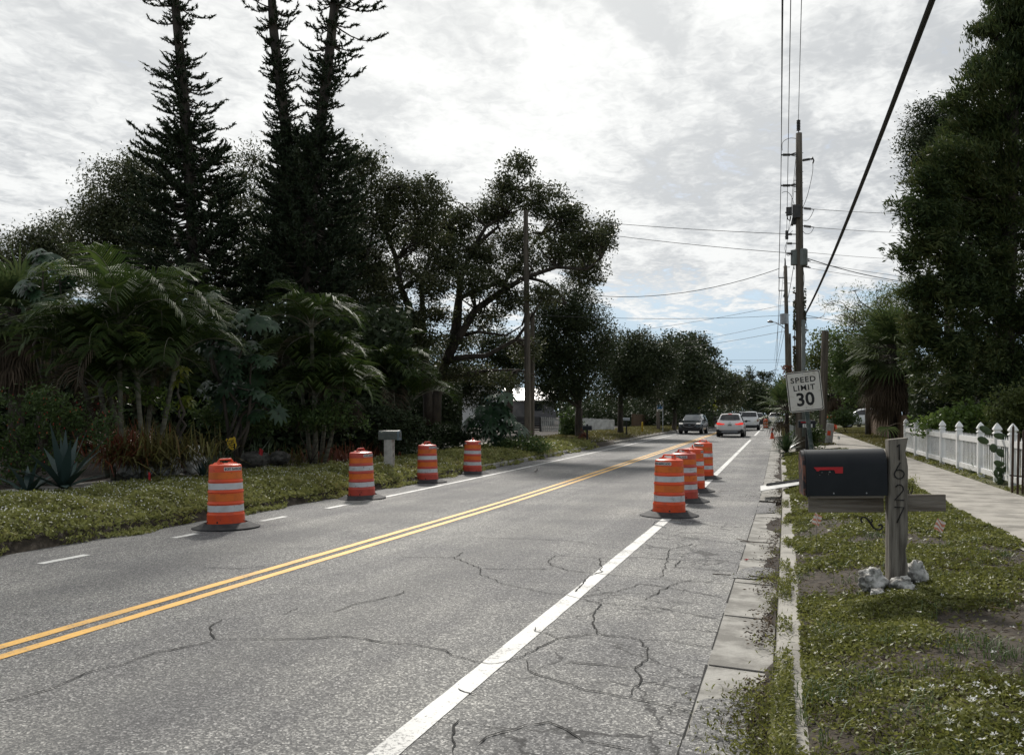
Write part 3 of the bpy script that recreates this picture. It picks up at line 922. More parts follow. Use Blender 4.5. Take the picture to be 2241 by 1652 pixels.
# dry lawn beyond the walk, rough grass further along
cover('grass', 'short dry lawn between the walk and the board fence', (3.78, 9.0), (24, 75), 26000, (0.05, 0.0022), lambda x, y, v: 0.05, M['drygrass'], None, 0.9, 0.2, 0.7)
cover('ground_cover', 'low weeds at the foot of the white picket fence', (3.68, 4.1), (12, 34), 3500, (0.03, 0.002), lambda x, y, v: 0.03 + 0.12 * max(0, v), M['groundcover'], lambda x, y, v: max(0, 0.2 + 1.5 * v), 0.8, 0.4, 0.8)
cover('ground_cover', 'weeds and leaf scraps on the far part of the near verge', (0.1, 2.2), (38, 90), 9000, (0.05, 0.002), lambda x, y, v: 0.10, M['drygrass'], None, 0.9, 0.3, 0.8)
cover('grass', 'rough grass on the verge beyond the white driveway', (-13.5, -9.2), (42, 100), 14000, (0.05, 0.0025), lambda x, y, v: 0.10, M['drygrass'], None, 0.9, 0.25, 0.8)

# ================================================================== TREES
def ball(n):
    d = unit(rng.normal(size=(n, 3)))
    return d * (rng.random((n, 1)) ** 0.45)


def limb_path(a, b, sag=0.12, n=5, jit=0.06):
    a, b = Vector(a), Vector(b)
    L = (b - a).length
    out = []
    for i in range(n + 1):
        t = i / n
        p = a.lerp(b, t)
        k = math.sin(math.pi * t)
        p += Vector((random.gauss(0, jit), random.gauss(0, jit), random.gauss(0, jit) + sag)) * L * k
        out.append(p)
    return out


def crown_pts(blobs, d, dens, leaf, thr=-0.25, clump=0.34):
    """leaf centres, axes and the clump list of a crown made of blobs (u, v, ru, rv, depth shift)"""
    Cs, As, clumps = [], [], []
    for bl in blobs:
        u, v, ru, rv = bl[:4]
        dd = bl[4] if len(bl) > 4 else random.uniform(-1, 1) * ru * d / F * 0.5
        dn = bl[5] if len(bl) > 5 else 1.0
        de = d + dd
        c = U(u, v, de)
        rx, rz_ = ru * de / F, rv * de / F
        ryd = max(rx, rz_) * 0.85
        nl = int(dens * dn * math.pi * rx * rz_ * 6.5 / (leaf * leaf * 0.30))
        per = 34
        ncl = max(3, nl // per)
        q = ball(ncl)
        cc = []
        for w in q:
            p = Vector((w[0] * rx, w[1] * ryd, w[2] * rz_))
            p = Matrix.Rotation(YAW, 3, 'Z') @ p + c
            if noise.noise(p * (1.1 / max(0.6, leaf * 6))) + 0.4 * noise.noise(p * 2.1) < thr:
                continue
            cc.append(p)
        if not cc:
            continue
        clumps.append((c, cc))
        cc = np.array(cc)
        k = len(cc)
        off = np.clip(rng.normal(size=(k, per, 3)), -1.5, 1.5) * np.array([clump, clump, clump * 0.62]) * (0.6 + 0.7 * rng.random((k, 1, 1)))
        pts = (cc[:, None] + off).reshape(-1, 3)
        ax = unit(off.reshape(-1, 3)) * 0.7 + rng.normal(size=(k * per, 3)) * 0.6
        Cs.append(pts)
        As.append(ax)
    return np.concatenate(Cs), np.concatenate(As), clumps


def tree(name, label, cat, u, d, blobs, mt, leaf=0.15, dens=1.0, trunk=0.22, bark='bark', limbs=None, group=None, fork=None, thr=-0.25, clump=0.34, ratio=0.5, twigs=9):
    base = gpt(u, d)
    t = thing(name, label, cat, base, group=group)
    C, A, clumps = crown_pts(blobs, d, dens, leaf, thr, clump)
    s = leaf * (0.6 + 0.8 * rng.random(len(C)))
    leaves('crown', C - np.array(base), A, s, s * ratio, M[mt], t)
    mb = MB()
    low = min(c.z - base.z for c, _ in clumps)
    fk = base + Vector((0, 0, fork if fork else max(0.6, low * 0.75)))
    if limbs is None:
        mb.tube([base - Vector((0, 0, 0.3)), base + (fk - base) * 0.12, base + (fk - base) * 0.6 + Vector((random.gauss(0, .08), random.gauss(0, .08), 0)), fk], [trunk * 1.35, trunk * 1.05, trunk * .92, trunk * .85], 8)
        for c, cc in clumps:
            mb.tube(limb_path(fk, c, 0.08), [trunk * .45, trunk * .38, trunk * .30, trunk * .23, trunk * .16, trunk * .08], 6)
    else:
        for pts, r0, r1 in limbs:
            P = [Vector(p) for p in pts]
            n = len(P)
            mb.tube(P, [r0 + (r1 - r0) * i / (n - 1) for i in range(n)], 7)
    heads = None
    if limbs is not None:
        heads = [Vector(p) for pts, r0, r1 in limbs for p in pts[1:]]
    for c, cc in clumps:
        for p in random.sample(cc, min(len(cc), twigs)):
            src = c if heads is None else min(heads, key=lambda h: (h - p).length)
            if (src - p).length < 6:
                mb.tube(limb_path(src, p, 0.05, 3, 0.05), [trunk * .17, trunk * .11, trunk * .07, 0.012], 4, False)
    mb.v = [tuple(Vector(v) - base) for v in mb.v]
    mb.build('trunk', M[bark], t, True)
    return t


# the large spreading oak with its traced limbs
def T(x, y):
    return (667 + .4403 * x, 303 + .4403 * y)


OD = 39.0


def limb(pts, r0, r1, dd0, dd1):
    n = len(pts)
    return ([U(*T(x, y), OD + dd0 + (dd1 - dd0) * i / (n - 1)) for i, (x, y) in enumerate(pts)], r0 * .72, r1 * .6)


oak_limbs = [
    limb([(615, 1420), (612, 1300), (592, 1060), (545, 900), (480, 750), (455, 600), (400, 450), (400, 320), (440, 240)], .36, .06, 0, -1.5),
    limb([(592, 1060), (585, 860), (580, 700), (640, 560), (690, 430), (700, 330)], .24, .05, 0, 1.5),
    limb([(650, 1420), (655, 1280), (700, 1110), (760, 960), (772, 700), (830, 560), (900, 490), (960, 440), (960, 340)], .38, .06, 0, 0.5),
    limb([(700, 1110), (760, 1000), (850, 850), (1000, 745), (1100, 690), (1250, 640), (1400, 650), (1470, 600)], .30, .05, 0, -2.0),
    limb([(735, 1000), (760, 800), (850, 755), (1000, 705), (1080, 600), (1180, 470), (1260, 420)], .22, .05, 0, 2.0),
    limb([(700, 1110), (800, 1085), (900, 1080), (1050, 1000), (1120, 900), (1180, 800)], .22, .06, 0, -1.0),
    limb([(680, 1190), (800, 1170), (900, 1155), (1060, 1150), (1150, 1180)], .16, .05, 0, -1.2),
    limb([(830, 560), (900, 440), (1000, 380), (1050, 260), (1065, 150)], .15, .03, 0, 0.5),
    limb([(760, 985), (860, 960), (1000, 980), (1080, 930)], .13, .04, 0, -1.5),
    limb([(480, 750), (420, 640), (360, 590), (300, 570)], .12, .03, -.5, -2.0),
    limb([(1100, 690), (1180, 710), (1260, 760), (1300, 820)], .12, .04, -1, -2.0),
    limb([(640, 560), (560, 500), (520, 420), (560, 320)], .12, .03, 1, 1.0),
]
ob = [(430, 290, 110, 120), (600, 310, 130, 130), (400, 450, 110, 120, None, .8), (560, 480, 130, 110, None, .6), (760, 440, 130, 120), (940, 370, 120, 95),
      (1060, 150, 75, 70, None, .7), (1000, 250, 80, 80, None, .7), (1170, 310, 130, 95), (1300, 400, 110, 110), (1420, 520, 125, 115), (1490, 450, 50, 70, None, .7), (1250, 560, 150, 90, None, .7), (1390, 660, 110, 80),
      (1050, 520, 130, 100, None, .8), (880, 590, 120, 90, None, .5), (700, 650, 120, 80, None, .4), (520, 640, 100, 80, None, .45), (400, 790, 90, 120, None, .55), (1000, 810, 120, 60, None, .7),
      (1180, 770, 100, 60, None, .6), (640, 860, 100, 70, None, .6), (880, 890, 110, 60, None, .5), (850, 1170, 130, 50, None, .8), (1010, 1200, 90, 40, None, .8), (720, 1150, 90, 50, None, .8), (500, 920, 90, 90, None, .8), (330, 640, 90, 90, None, .7), (620, 460, 100, 90, None, .8), (700, 560, 110, 80, None, .8), (820, 720, 130, 80, None, .7), (620, 740, 110, 80, None, .7), (960, 700, 120, 70, None, .7), (560, 1000, 110, 90, None, .8), (760, 1000, 110, 70, None, .6), (400, 950, 110, 110, None, .9), (450, 1080, 110, 90, None, .9), (1080, 640, 90, 60, None, .7), (1100, 1050, 90, 60, None, .8)]
obp = []
for b_ in ob:
    u, v = T(b_[0], b_[1])
    obp.append((u, v, b_[2] * .4403, b_[3] * .4403, random.uniform(-2.2, 2.2), max(.85, b_[5]) if len(b_) > 5 else 1.0))
tree('oak_tree', 'large spreading oak with crooked bare limbs standing behind the tall grey pole', 'tree', 945, OD, obp, 'oak', 0.12, 1.2, .34, limbs=oak_limbs, thr=-0.22, clump=0.25, group='trees across the road')

tree('oak_tree', 'dark tree filling the view behind the large spreading oak', 'tree', 985, 54, [(900, 830, 70, 60), (980, 825, 70, 40), (1060, 835, 60, 35), (1125, 800, 50, 50), (840, 780, 60, 60), (800, 710, 60, 60), (880, 740, 60, 50, 0, .6), (1040, 790, 60, 30, 0, .5), (950, 770, 60, 40, 0, .6), (1080, 750, 60, 40, 0, .7), (1000, 865, 80, 35), (1110, 770, 50, 40)], 'oakdark', 0.15, .95, .2, group='trees across the road', clump=.36)
fb = [(1185, 1240, 50, 50, 0, .8), (1230, 1290, 70, 50, 0, .9), (1250, 890, 150, 140), (1380, 920, 120, 140), (1250, 1080, 160, 150), (1400, 1130, 120, 150), (1290, 1230, 140, 80), (1190, 1080, 90, 150), (1500, 1000, 70, 110, 0, .6), (1350, 760, 80, 70, 0, .7)]
tree('oak_tree', 'dense dark oak drooping low over the white picket gate', 'tree', 1268, 50, [(*T(b_[0], b_[1]), b_[2] * .4403, b_[3] * .4403, *b_[4:]) for b_ in fb], 'oakdark', 0.13, 1.15, .25, group='trees across the road', clump=0.4)
tree('oak_tree', 'dark oak left of the single tall pine, its crown ragged against the sky', 'tree', 300, 37, [(270, 430, 85, 85), (240, 500, 75, 70), (310, 390, 60, 60), (215, 470, 50, 60, 0, .7), (300, 520, 90, 90), (250, 590, 110, 70), (160, 520, 40, 40, 0, .6), (350, 600, 80, 70)], 'oak', 0.12, 1.0, .25, group='trees across the road', thr=-0.15)
tree('oak_tree', 'low dark oak behind the fan palm at the edge of the frame', 'tree', 60, 40, [(90, 540, 70, 45), (30, 580, 60, 60), (130, 500, 40, 35, 0, .7), (150, 570, 70, 55), (60, 640, 90, 70), (-60, 600, 90, 80)], 'oak', 0.12, 1.0, .22, group='trees across the road')
tree('oak_tree', 'airy oak filling the gap between the single pine and the pine pair', 'tree', 560, 37, [(530, 390, 60, 55, 0, .7), (555, 350, 35, 40, 0, .5), (500, 450, 60, 70, 0, .8), (570, 470, 70, 70, 0, .7), (530, 560, 90, 70, 0, .7), (590, 560, 60, 80, 0, .6), (500, 640, 80, 60), (580, 650, 80, 60)], 'oak', 0.115, 0.9, .22, group='trees across the road', thr=-0.05)
tree('oak_tree', 'tall airy oak just right of the pine pair', 'tree', 770, 37, [(790, 380, 50, 60, 0, .7), (760, 350, 40, 40, 0, .5), (815, 350, 30, 35, 0, .4), (770, 450, 75, 70), (740, 520, 80, 80), (790, 560, 70, 80, 0, .8), (760, 640, 90, 70), (830, 660, 70, 80, 0, .8)], 'oak', 0.115, 0.95, .22, group='trees across the road', thr=-0.12)
tree('oak_tree', 'rounded dark street oak with a bare trunk by the driveway mailbox', 'tree', 1358, 58, [(1390, 800, 65, 65), (1350, 830, 55, 60), (1420, 830, 60, 70), (1370, 770, 45, 40, 0, .7), (1440, 780, 50, 45), (1400, 740, 35, 25, 0, .5), (1330, 770, 40, 50, 0, .7)], 'oakdark', 0.15, 1.1, .2, group='trees across the road', clump=0.42, fork=2.6)
tree('oak_tree', 'dark bushy tree behind the blue and white bus stop sign', 'tree', 1475, 76, [(1480, 800, 60, 60), (1450, 840, 55, 50), (1520, 830, 55, 55), (1490, 755, 45, 30), (1460, 870, 50, 35)], 'oakdark', 0.24, 1.1, .2, group='trees across the road', clump=0.5)
tree('oak_tree', 'taller tree with a knobbly top rising behind the bus stop trees', 'tree', 1510, 88, [(1500, 765, 45, 30), (1520, 755, 30, 28), (1545, 790, 40, 30), (1500, 820, 60, 50), (1560, 830, 40, 40)], 'oakdark', 0.26, 1.1, .2, group='trees across the road', clump=0.5)
tree('oak_tree', 'brownish tree arching over the roadside behind the dark car', 'tree', 1560, 98, [(1560, 840, 50, 40), (1590, 860, 40, 40), (1530, 860, 50, 40), (1605, 830, 30, 20, 0, .6)], 'oak', 0.26, 1.2, .2, group='trees across the road', clump=0.5)
tree('oak_tree', 'grey green tree closing the far end of the road', 'tree', 1650, 165, [(1650, 870, 45, 32), (1620, 860, 40, 30), (1680, 880, 35, 28), (1700, 875, 30, 30)], 'oakdark', 0.4, 1.3, .25, clump=0.8, group='trees at the end of the road')
tree('pine_tree', 'thin far pine with flat tiers above the end of the road', 'tree', 1668, 190, [(1668, 822, 14, 8, 0), (1680, 832, 12, 7, 0), (1660, 840, 16, 8, 0), (1672, 848, 16, 8, 0), (1684, 820, 8, 6, 0)], 'oakdark', 0.35, 1.1, .25, clump=0.5, thr=-.4, group='trees at the end of the road')
tree('pine_tree', 'far pointed conifer above the end of the road', 'tree', 1640, 190, [(1641, 810, 5, 14, 0), (1640, 830, 10, 12, 0), (1640, 846, 15, 12, 0), (1620, 840, 16, 12, 0)], 'oakdark', 0.35, 1.2, .25, clump=0.5, thr=-.4, group='trees at the end of the road')

tree('oak_tree', 'leafy oak continuing the tree wall past the fan palm', 'tree', -220, 40, [(-200, 600, 90, 80), (-290, 640, 90, 80), (-130, 660, 70, 60), (-380, 620, 90, 90)], 'oak', 0.16, .9, .22, group='trees across the road')
# ---- right-hand side trees
tree('oak_tree', 'dark oak whose round crown shows behind the big cedar', 'tree', 2080, 36, [(2035, 270, 50, 50), (2080, 300, 60, 60), (2010, 320, 45, 40), (2050, 370, 55, 45), (2010, 370, 35, 30, 0, .6), (2100, 400, 70, 70), (2060, 440, 50, 40)], 'oakdark', 0.10, 1.2, .22, group='trees on the near side', clump=0.3, thr=-.2)
cb = [(2195, 95, 55, 80), (2225, 20, 60, 90), (2140, 150, 30, 22, 0, .8), (2085, 228, 28, 12, 0, .9), (2150, 60, 22, 14, 0, .8), (1972, 548, 26, 9, 0, .9), (1985, 452, 28, 12, 0, .9), (1990, 640, 22, 10, 0, .9), (1990, 728, 24, 12, 0, .9), (2000, 395, 24, 10, 0, .9), (2010, 835, 20, 12, 0, .9), (2230, -80, 70, 90), (2150, 200, 60, 70), (2220, 200, 80, 100), (2120, 290, 55, 60, 0), (2090, 350, 70, 45, -1), (2180, 330, 90, 90), (2050, 390, 60, 40, -1), (2030, 470, 55, 50, -1), (2110, 450, 90, 80), (2200, 460, 90, 90),
      (2010, 545, 45, 40, -1), (2060, 560, 80, 60, -1), (2150, 580, 90, 80), (2020, 630, 45, 50, -1), (2090, 660, 90, 60, -1), (2190, 690, 90, 80), (2030, 720, 50, 50, -1), (2040, 780, 55, 45, -1), (2110, 770, 80, 60, -1), (2200, 800, 90, 60), (2090, 840, 70, 35, -1), (2160, 850, 80, 30), (2230, 860, 60, 40),
      (2290, 400, 90, 200), (2290, 700, 90, 180), (2290, 100, 80, 150)]
# cedar: sprays rather than leaves
cd = 27.0
base = gpt(2200, cd)
ced = thing('cedar_tree', 'huge dark feathery cedar towering over the white picket fence', 'tree', base, group='trees on the near side')
C, A, clumps = crown_pts(cb, cd, .95, 0.125, -0.16, 0.20)
mid = np.array(U(2215, 500, cd))
out = C - mid
out[:, 2] *= 0.3
out = unit(out)
nA = out * 0.75 + rng.normal(size=C.shape) * 0.45 + np.array([0, 0, 0.25])
s = 0.19 * (0.5 + 1.0 * rng.random(len(C)))
V1 = leaf_verts(C - np.array(base), nA, s, s * 0.22)
V2 = leaf_verts(C - np.array(base) + rng.normal(size=C.shape) * .07, nA + rng.normal(size=C.shape) * .3, s * .9, s * 0.20)
np_mesh('crown', np.concatenate([V1, V2]), [(0, 1, 2, 3)], 4, M['cedar'], ced)
mb = MB().tube([(0, 0, -.3), (0, 0, 4), (0.2, 0, 9), (0.3, 0, 14.5)], [.34, .28, .2, .06], 8)
for c, cc in clumps:
    p = Vector(c) - base
    mb.tube(limb_path((0.1, 0, max(1.2, p.z - 0.8)), p, 0.03, 4), [.09, .07, .05, .035, .015], 5)
mb.build('trunk', M['bark'], ced, True)

tree('poinciana_tree', 'feathery light green tree with long bare shoots between pole and cedar', 'tree', 1960, 44, [(1905, 690, 60, 30), (1950, 680, 50, 40), (1870, 700, 35, 20, 0, .6), (1900, 740, 60, 40), (1960, 740, 60, 50), (1850, 725, 35, 18, 0, .6), (1985, 640, 30, 40), (1940, 650, 40, 30, 0, .7), (1870, 637, 21, 6, -3, 1.0), (1919, 636, 19, 6, -3, 1.0), (1823, 664, 17, 7, -3, 1.0), (1845, 690, 26, 9, -2, .9), (1880, 668, 24, 9, -2, .9)], 'feather', 0.15, 0.8, .14, ratio=0.22, clump=0.36, group='trees on the near side')
tree('broadleaf_tree', 'mid green bushy tree below the feathery shoots, right of the poles', 'tree', 1900, 50, [(1860, 760, 45, 45), (1900, 790, 60, 50), (1850, 800, 40, 40), (1950, 800, 60, 60), (1830, 740, 22, 25, 0, .8), (1880, 840, 60, 40), (1960, 860, 50, 40)], 'shrub', 0.17, 1.1, .16, group='trees on the near side', clump=0.38)
tree('broadleaf_tree', 'small greyish tree directly right of the short cut-off pole', 'tree', 1800, 60, [(1795, 770, 28, 30), (1790, 800, 30, 30), (1825, 770, 24, 30), (1830, 820, 30, 40), (1790, 840, 28, 30), (1800, 740, 16, 16, 0, .7)], 'oaklight', 0.19, 1.1, .14, group='trees on the near side', clump=0.4)
tree('broadleaf_tree', 'shaded tree behind the parked white car on the near side', 'tree', 1880, 78, [(1850, 830, 40, 40), (1890, 850, 45, 40), (1820, 860, 30, 35), (1930, 850, 50, 40), (1870, 880, 50, 25)], 'oakdark', 0.24, 1.2, .16, group='trees on the near side', clump=0.5)
tree('broadleaf_tree', 'dark tree at the roadside far behind the second utility pole', 'tree', 1735, 110, [(1730, 850, 30, 30), (1745, 880, 30, 30), (1715, 880, 22, 26), (1760, 870, 30, 34), (1790, 880, 30, 26)], 'oakdark', 0.3, 1.2, .18, group='trees on the near side', clump=0.6)


# ================================================================== NORFOLK PINES
def norfolk(label, trunk, d, env, low, step=0.30, seed=1, r0=.27, r1=.12):
    """trunk: (u, v) polyline; env: (v, reach left, reach right) in metres"""
    rs = np.random.default_rng(seed)
    P = [U(u, v, d) for u, v in trunk]
    base = gpt(trunk[0][0], d)
    t = thing('pine_tree', label, 'tree', base, group='tall pines across the road')
    pts = [base - Vector((0, 0, 0.3))] + [p for p in P if p.z > base.z + 0.5]
    n = len(pts)
    mb = MB()
    dense_pts = []
    for a, b_ in zip(pts, pts[1:]):
        for i in range(4):
            dense_pts.append(a.lerp(b_, i / 4))
    dense_pts.append(pts[-1])
    zt = [p.z for p in dense_pts]
    z0, z1 = base.z, dense_pts[-1].z
    mb.tube(dense_pts, [r0 + (r1 - r0) * max(0, (z - z0) / (z1 - z0)) + 0.012 * random.random() for z in zt], 10)
    hs = [HV - (e[0]) for e in env][::-1]
    hz_ = [EYE + h / F * d for h in hs]
    eL = [e[1] for e in env][::-1]
    eR = [e[2] for e in env][::-1]
    right = Vector((CY, SY, 0))
    fwd = Vector((-SY, CY, 0))
    Cc, Aa, Ss = [], [], []
    zlow = EYE + (HV - low) / F * d
    z = zlow
    zden = EYE + (HV - 285) / F * d
    while z < z1:
        ax = Vector((np.interp(z, zt, [p.x for p in dense_pts]), np.interp(z, zt, [p.y for p in dense_pts]), z))
        nb = 9 if z > EYE + (HV - 140) / F * d else 7 if z > zden else 10
        a0 = rs.random() * 6.28
        for k in range(nb):
            a = a0 + k * 6.283 / nb + rs.normal() * .2
            sx = math.cos(a)
            l_, r_ = np.interp(z, hz_, eL), np.interp(z, hz_, eR)
            L = (l_ + (r_ - l_) * (1 + sx) / 2) * ((0.35 + 0.75 * rs.random()) if z > zden else (0.6 + 0.7 * rs.random()))
            if z > zden and L > 1.2 and rs.random() < 0.25:
                continue
            if rs.random() < 0.08:
                L *= 1.25
            dr = right * sx + fwd * math.sin(a)
            droop = 0.02 + 0.30 * rs.random()
            bp = []
            m = 6
            for i in range(m + 1):
                q = i / m
                bp.append(ax + dr * L * q + Vector((0, 0, L * (-droop * math.sin(q * 2.6) + 0.10 * q ** 4))))
            mb.tube(bp, [0.035, .03, .026, .022, .018, .014, .008], 4, False)
            nt = max(4, int(L / (0.085 if z < zden else 0.105)))
            for j in range(nt):
                q = (j + 0.5 + rs.normal() * .3) / nt
                if L > 1.15 and q < 0.42:
                    continue
                q = min(1.0, max(0.05, q))
                i = min(m - 1, int(q * m))
                p = bp[i].lerp(bp[i + 1], q * m - i)
                side = Vector((-dr.y, dr.x, 0)) * rs.normal() * 0.5
                tw = (dr * (0.45 + 0.5 * rs.random()) + side * 1.3 + Vector((0, 0, 0.35 + 0.5 * rs.random()))).normalized()
                ln = (0.14 + 0.20 * rs.random()) * (1 if z < zden else .95)
                for w in range(13):
                    f = 0.05 + 0.95 * w / 12
                    off = tw * ln * f * (0.5 + 0.5 * rs.random())
                    axn = tw + Vector(rs.normal(size=3)) * 0.55
                    Cc.append(p + off)
                    Aa.append(axn)
                    Ss.append((0.17 + 0.13 * rs.random()) * (1 if z < zden else .85))
        z += step * (0.75 + 0.5 * rs.random()) * (2.3 if z > EYE + (HV - 140) / F * d else 0.9 if z > zden else 0.74)
    Cc, Aa, Ss = np.array([tuple(c) for c in Cc]), np.array([tuple(a) for a in Aa]), np.array(Ss)
    leaves('crown', Cc - np.array(base), Aa, Ss, Ss * 0.22, M['pine'], t)
    mb.v = [tuple(Vector(v) - base) for v in mb.v]
    mb.build('trunk', M['bark'], t, True)
    return t


norfolk('tall pine standing alone, bushy below and ragged at the top', [(428, 905), (428, 700), (420, 480), (408, 300), (400, 180), (388, 60), (378, -60), (370, -260)], 30,
        [(-260, 1.6, 1.6), (0, 1.7, 1.5), (60, 1.45, 1.1), (95, .55, .75), (130, .9, .8), (150, 1.75, .85), (175, 1.7, 1.3), (205, 1.1, 1.6), (245, 1.45, 1.6), (275, 1.1, 1.0), (300, 1.3, 1.25), (340, 1.5, 1.5), (420, 1.6, 1.7), (520, 2.0, 2.0), (640, 2.4, 2.4), (760, 2.6, 2.6)], 640, .27, 3)
norfolk('left pine of the leaning pair, short tufts hugging its trunk', [(665, 905), (650, 640), (640, 460), (632, 340), (620, 240), (608, 150), (598, 60), (592, -60), (585, -260)], 30.5,
        [(-260, 1.5, 1.5), (0, 1.35, 1.3), (45, 1.3, 1.0), (60, .6, .9), (120, .62, .8), (200, .65, .75), (255, .7, .8), (262, 1.2, .8), (275, .6, .8), (330, .6, .9), (380, .9, 1.0), (460, 1.2, 1.2), (600, 1.6, 1.6), (760, 2, 2)], 640, .25, 5)
norfolk('right pine of the leaning pair, long branches reaching out near its top', [(662, 905), (668, 700), (675, 520), (685, 400), (700, 285), (712, 190), (724, 90), (733, 0), (742, -90), (755, -260)], 29.5,
        [(-260, 1.6, 2.0), (0, 1.3, 1.95), (100, 1.2, 1.95), (130, .9, 1.8), (145, .8, 1.0), (165, .8, 1.5), (185, .8, 1.2), (200, .8, .7), (250, .8, .6), (300, .7, .8), (340, .9, 1.2), (420, 1.4, 1.5), (520, 1.7, 1.7), (640, 1.8, 1.8), (760, 2, 2)], 640, .26, 9)


# ================================================================== PALMS
def frond(P, base, az, L, elev, droop, pairs=38, ll=0.66, w=0.027, gap=0.14):
    """feather frond: list of blade arrays appended to P; returns the midrib points"""
    d = Vector((math.cos(az), math.sin(az), 0))
    side = Vector((-d.y, d.x, 0))
    rib = []
    m = 10
    p = Vector(base)
    el = elev
    for i in range(m + 1):
        rib.append(p.copy())
        p = p + (d * math.cos(el) + Vector((0, 0, math.sin(el)))) * (L / m)
        el -= droop / m * (0.5 + 1.1 * i / m)
    for k in range(pairs):
        t = gap + (1 - gap) * (k + 0.5) / pairs
        i = min(m - 1, int(t * m))
        q = rib[i].lerp(rib[i + 1], t * m - i)
        tg = (rib[i + 1] - rib[i]).normalized()
        upn = side.cross(tg).normalized()
        if upn.z < 0:
            upn = -upn
        ln = ll * (0.35 + 1.0 * math.sin(math.pi * min(1, 0.12 + t * 0.86)) ** 0.8) * random.uniform(.85, 1.1)
        for s_ in (-1, 1):
            dv = (side * s_ * 0.72 + tg * 0.62 + upn * 0.34).normalized()
            p1 = q + dv * ln * 0.55
            p2 = p1 + (dv + Vector((0, 0, -0.75))).normalized() * ln * 0.5
            bb = dv.cross(upn).normalized()
            P.append((q, p1, p2, bb, w * .6, w, 0.006))
    return rib


def pack(P, base):
    ar = lambda i: np.array([tuple(x[i]) for x in P])
    b_ = np.array(base)
    return blade_verts(ar(0) - b_, ar(1) - b_, ar(2) - b_, ar(3), np.array([x[4] for x in P]), np.array([x[5] for x in P]), np.array([x[6] for x in P]))


def areca(label, stems, d, group='palms in the garden'):
    """stems: (u foot, u head, v head, frond length, count, dead)"""
    base = gpt(stems[0][0], d)
    t = thing('feather_palm', label, 'palm', base, group=group)
    P, D, mb = [], [], MB()
    for uf, uh, vh, L, n, dead in stems:
        dd = random.uniform(-.5, .5)
        foot = gpt(uf, d + dd)
        head = U(uh, vh, d + dd)
        mb.tube([foot - Vector((0, 0, .1)), foot.lerp(head, .35) + Vector((0.03, 0, 0)), foot.lerp(head, .7), head], [.065, .055, .05, .06], 8)
        a0 = random.random() * 6
        for k in range(n):
            az = a0 + k * 2.4 + random.gauss(0, .15)
            el = R(84 - 50 * (k / n)) + random.gauss(0, .08)
            P.append([])
            rib = frond(P[-1], head, az, L * random.uniform(.85, 1.1), el, R(118) + random.gauss(0, .25))
            mb.tube(rib, [.022 - .0018 * i for i in range(len(rib))], 4, False)
        for k in range(dead):
            D.append([])
            rib = frond(D[-1], head - Vector((0, 0, .15)), random.random() * 6.28, L * .8, R(-15), R(90), 20, .5, .03)
            mb.tube(rib, [.02 - .0015 * i for i in range(len(rib))], 4, False)
    for q in P:
        blades('frond', pack(q, base), M['areca'], t)
    for q in D:
        blades('dead_frond', pack(q, base), M['deadfrond'], t)
    mb.v = [tuple(Vector(v) - base) for v in mb.v]
    mb.build('stem', M['palmbark'], t, True)
    return t


areca('biggest feather palm in the garden, pale ringed stems and arching fronds', [(262, 262, 715, 2.2, 14, 1), (305, 350, 730, 2.0, 11, 1), (285, 215, 770, 1.6, 10, 2), (330, 390, 780, 1.8, 10, 1), (240, 165, 780, 1.5, 9, 1), (315, 300, 830, 1.6, 9, 2), (250, 220, 850, 1.5, 8, 2)], 18.5)
areca('feather palm with a drooping head between the pine pair and the grey mailbox', [(690, 682, 720, 1.55, 11, 2), (700, 720, 800, 1.25, 9, 2), (680, 655, 810, 1.2, 8, 1), (705, 750, 860, 1.2, 9, 2), (690, 690, 870, 1.2, 8, 2)], 23)
areca('dark feather palm in deep shade behind the grey mailbox', [(860, 858, 830, 1.9, 11, 1), (870, 900, 880, 1.6, 8, 1), (850, 820, 880, 1.6, 7, 0)], 28)


def fan(P, base, az, el, pet, rad, nl=22, spread=R(230), droop=0.5, w=0.065):
    d = Vector((math.cos(az) * math.cos(el), math.sin(az) * math.cos(el), math.sin(el)))
    hub = Vector(base) + d * pet
    side = Vector((-math.sin(az), math.cos(az), 0))
    nrm = side.cross(d).normalized()
    for k in range(nl):
        a = (k / (nl - 1) - .5) * spread
        dv = (d * math.cos(a) + side * math.sin(a) + nrm * (-0.22 * abs(math.sin(a)))).normalized()
        ln = rad * (0.7 + 0.3 * math.cos(a)) * random.uniform(.9, 1.08)
        p1 = hub + dv * ln * .6
        p2 = p1 + (dv + Vector((0, 0, -droop * (0.6 + random.random())))).normalized() * ln * .5
        P.append((hub, p1, p2, dv.cross(nrm).normalized(), w * .35, w, .006))
    return hub


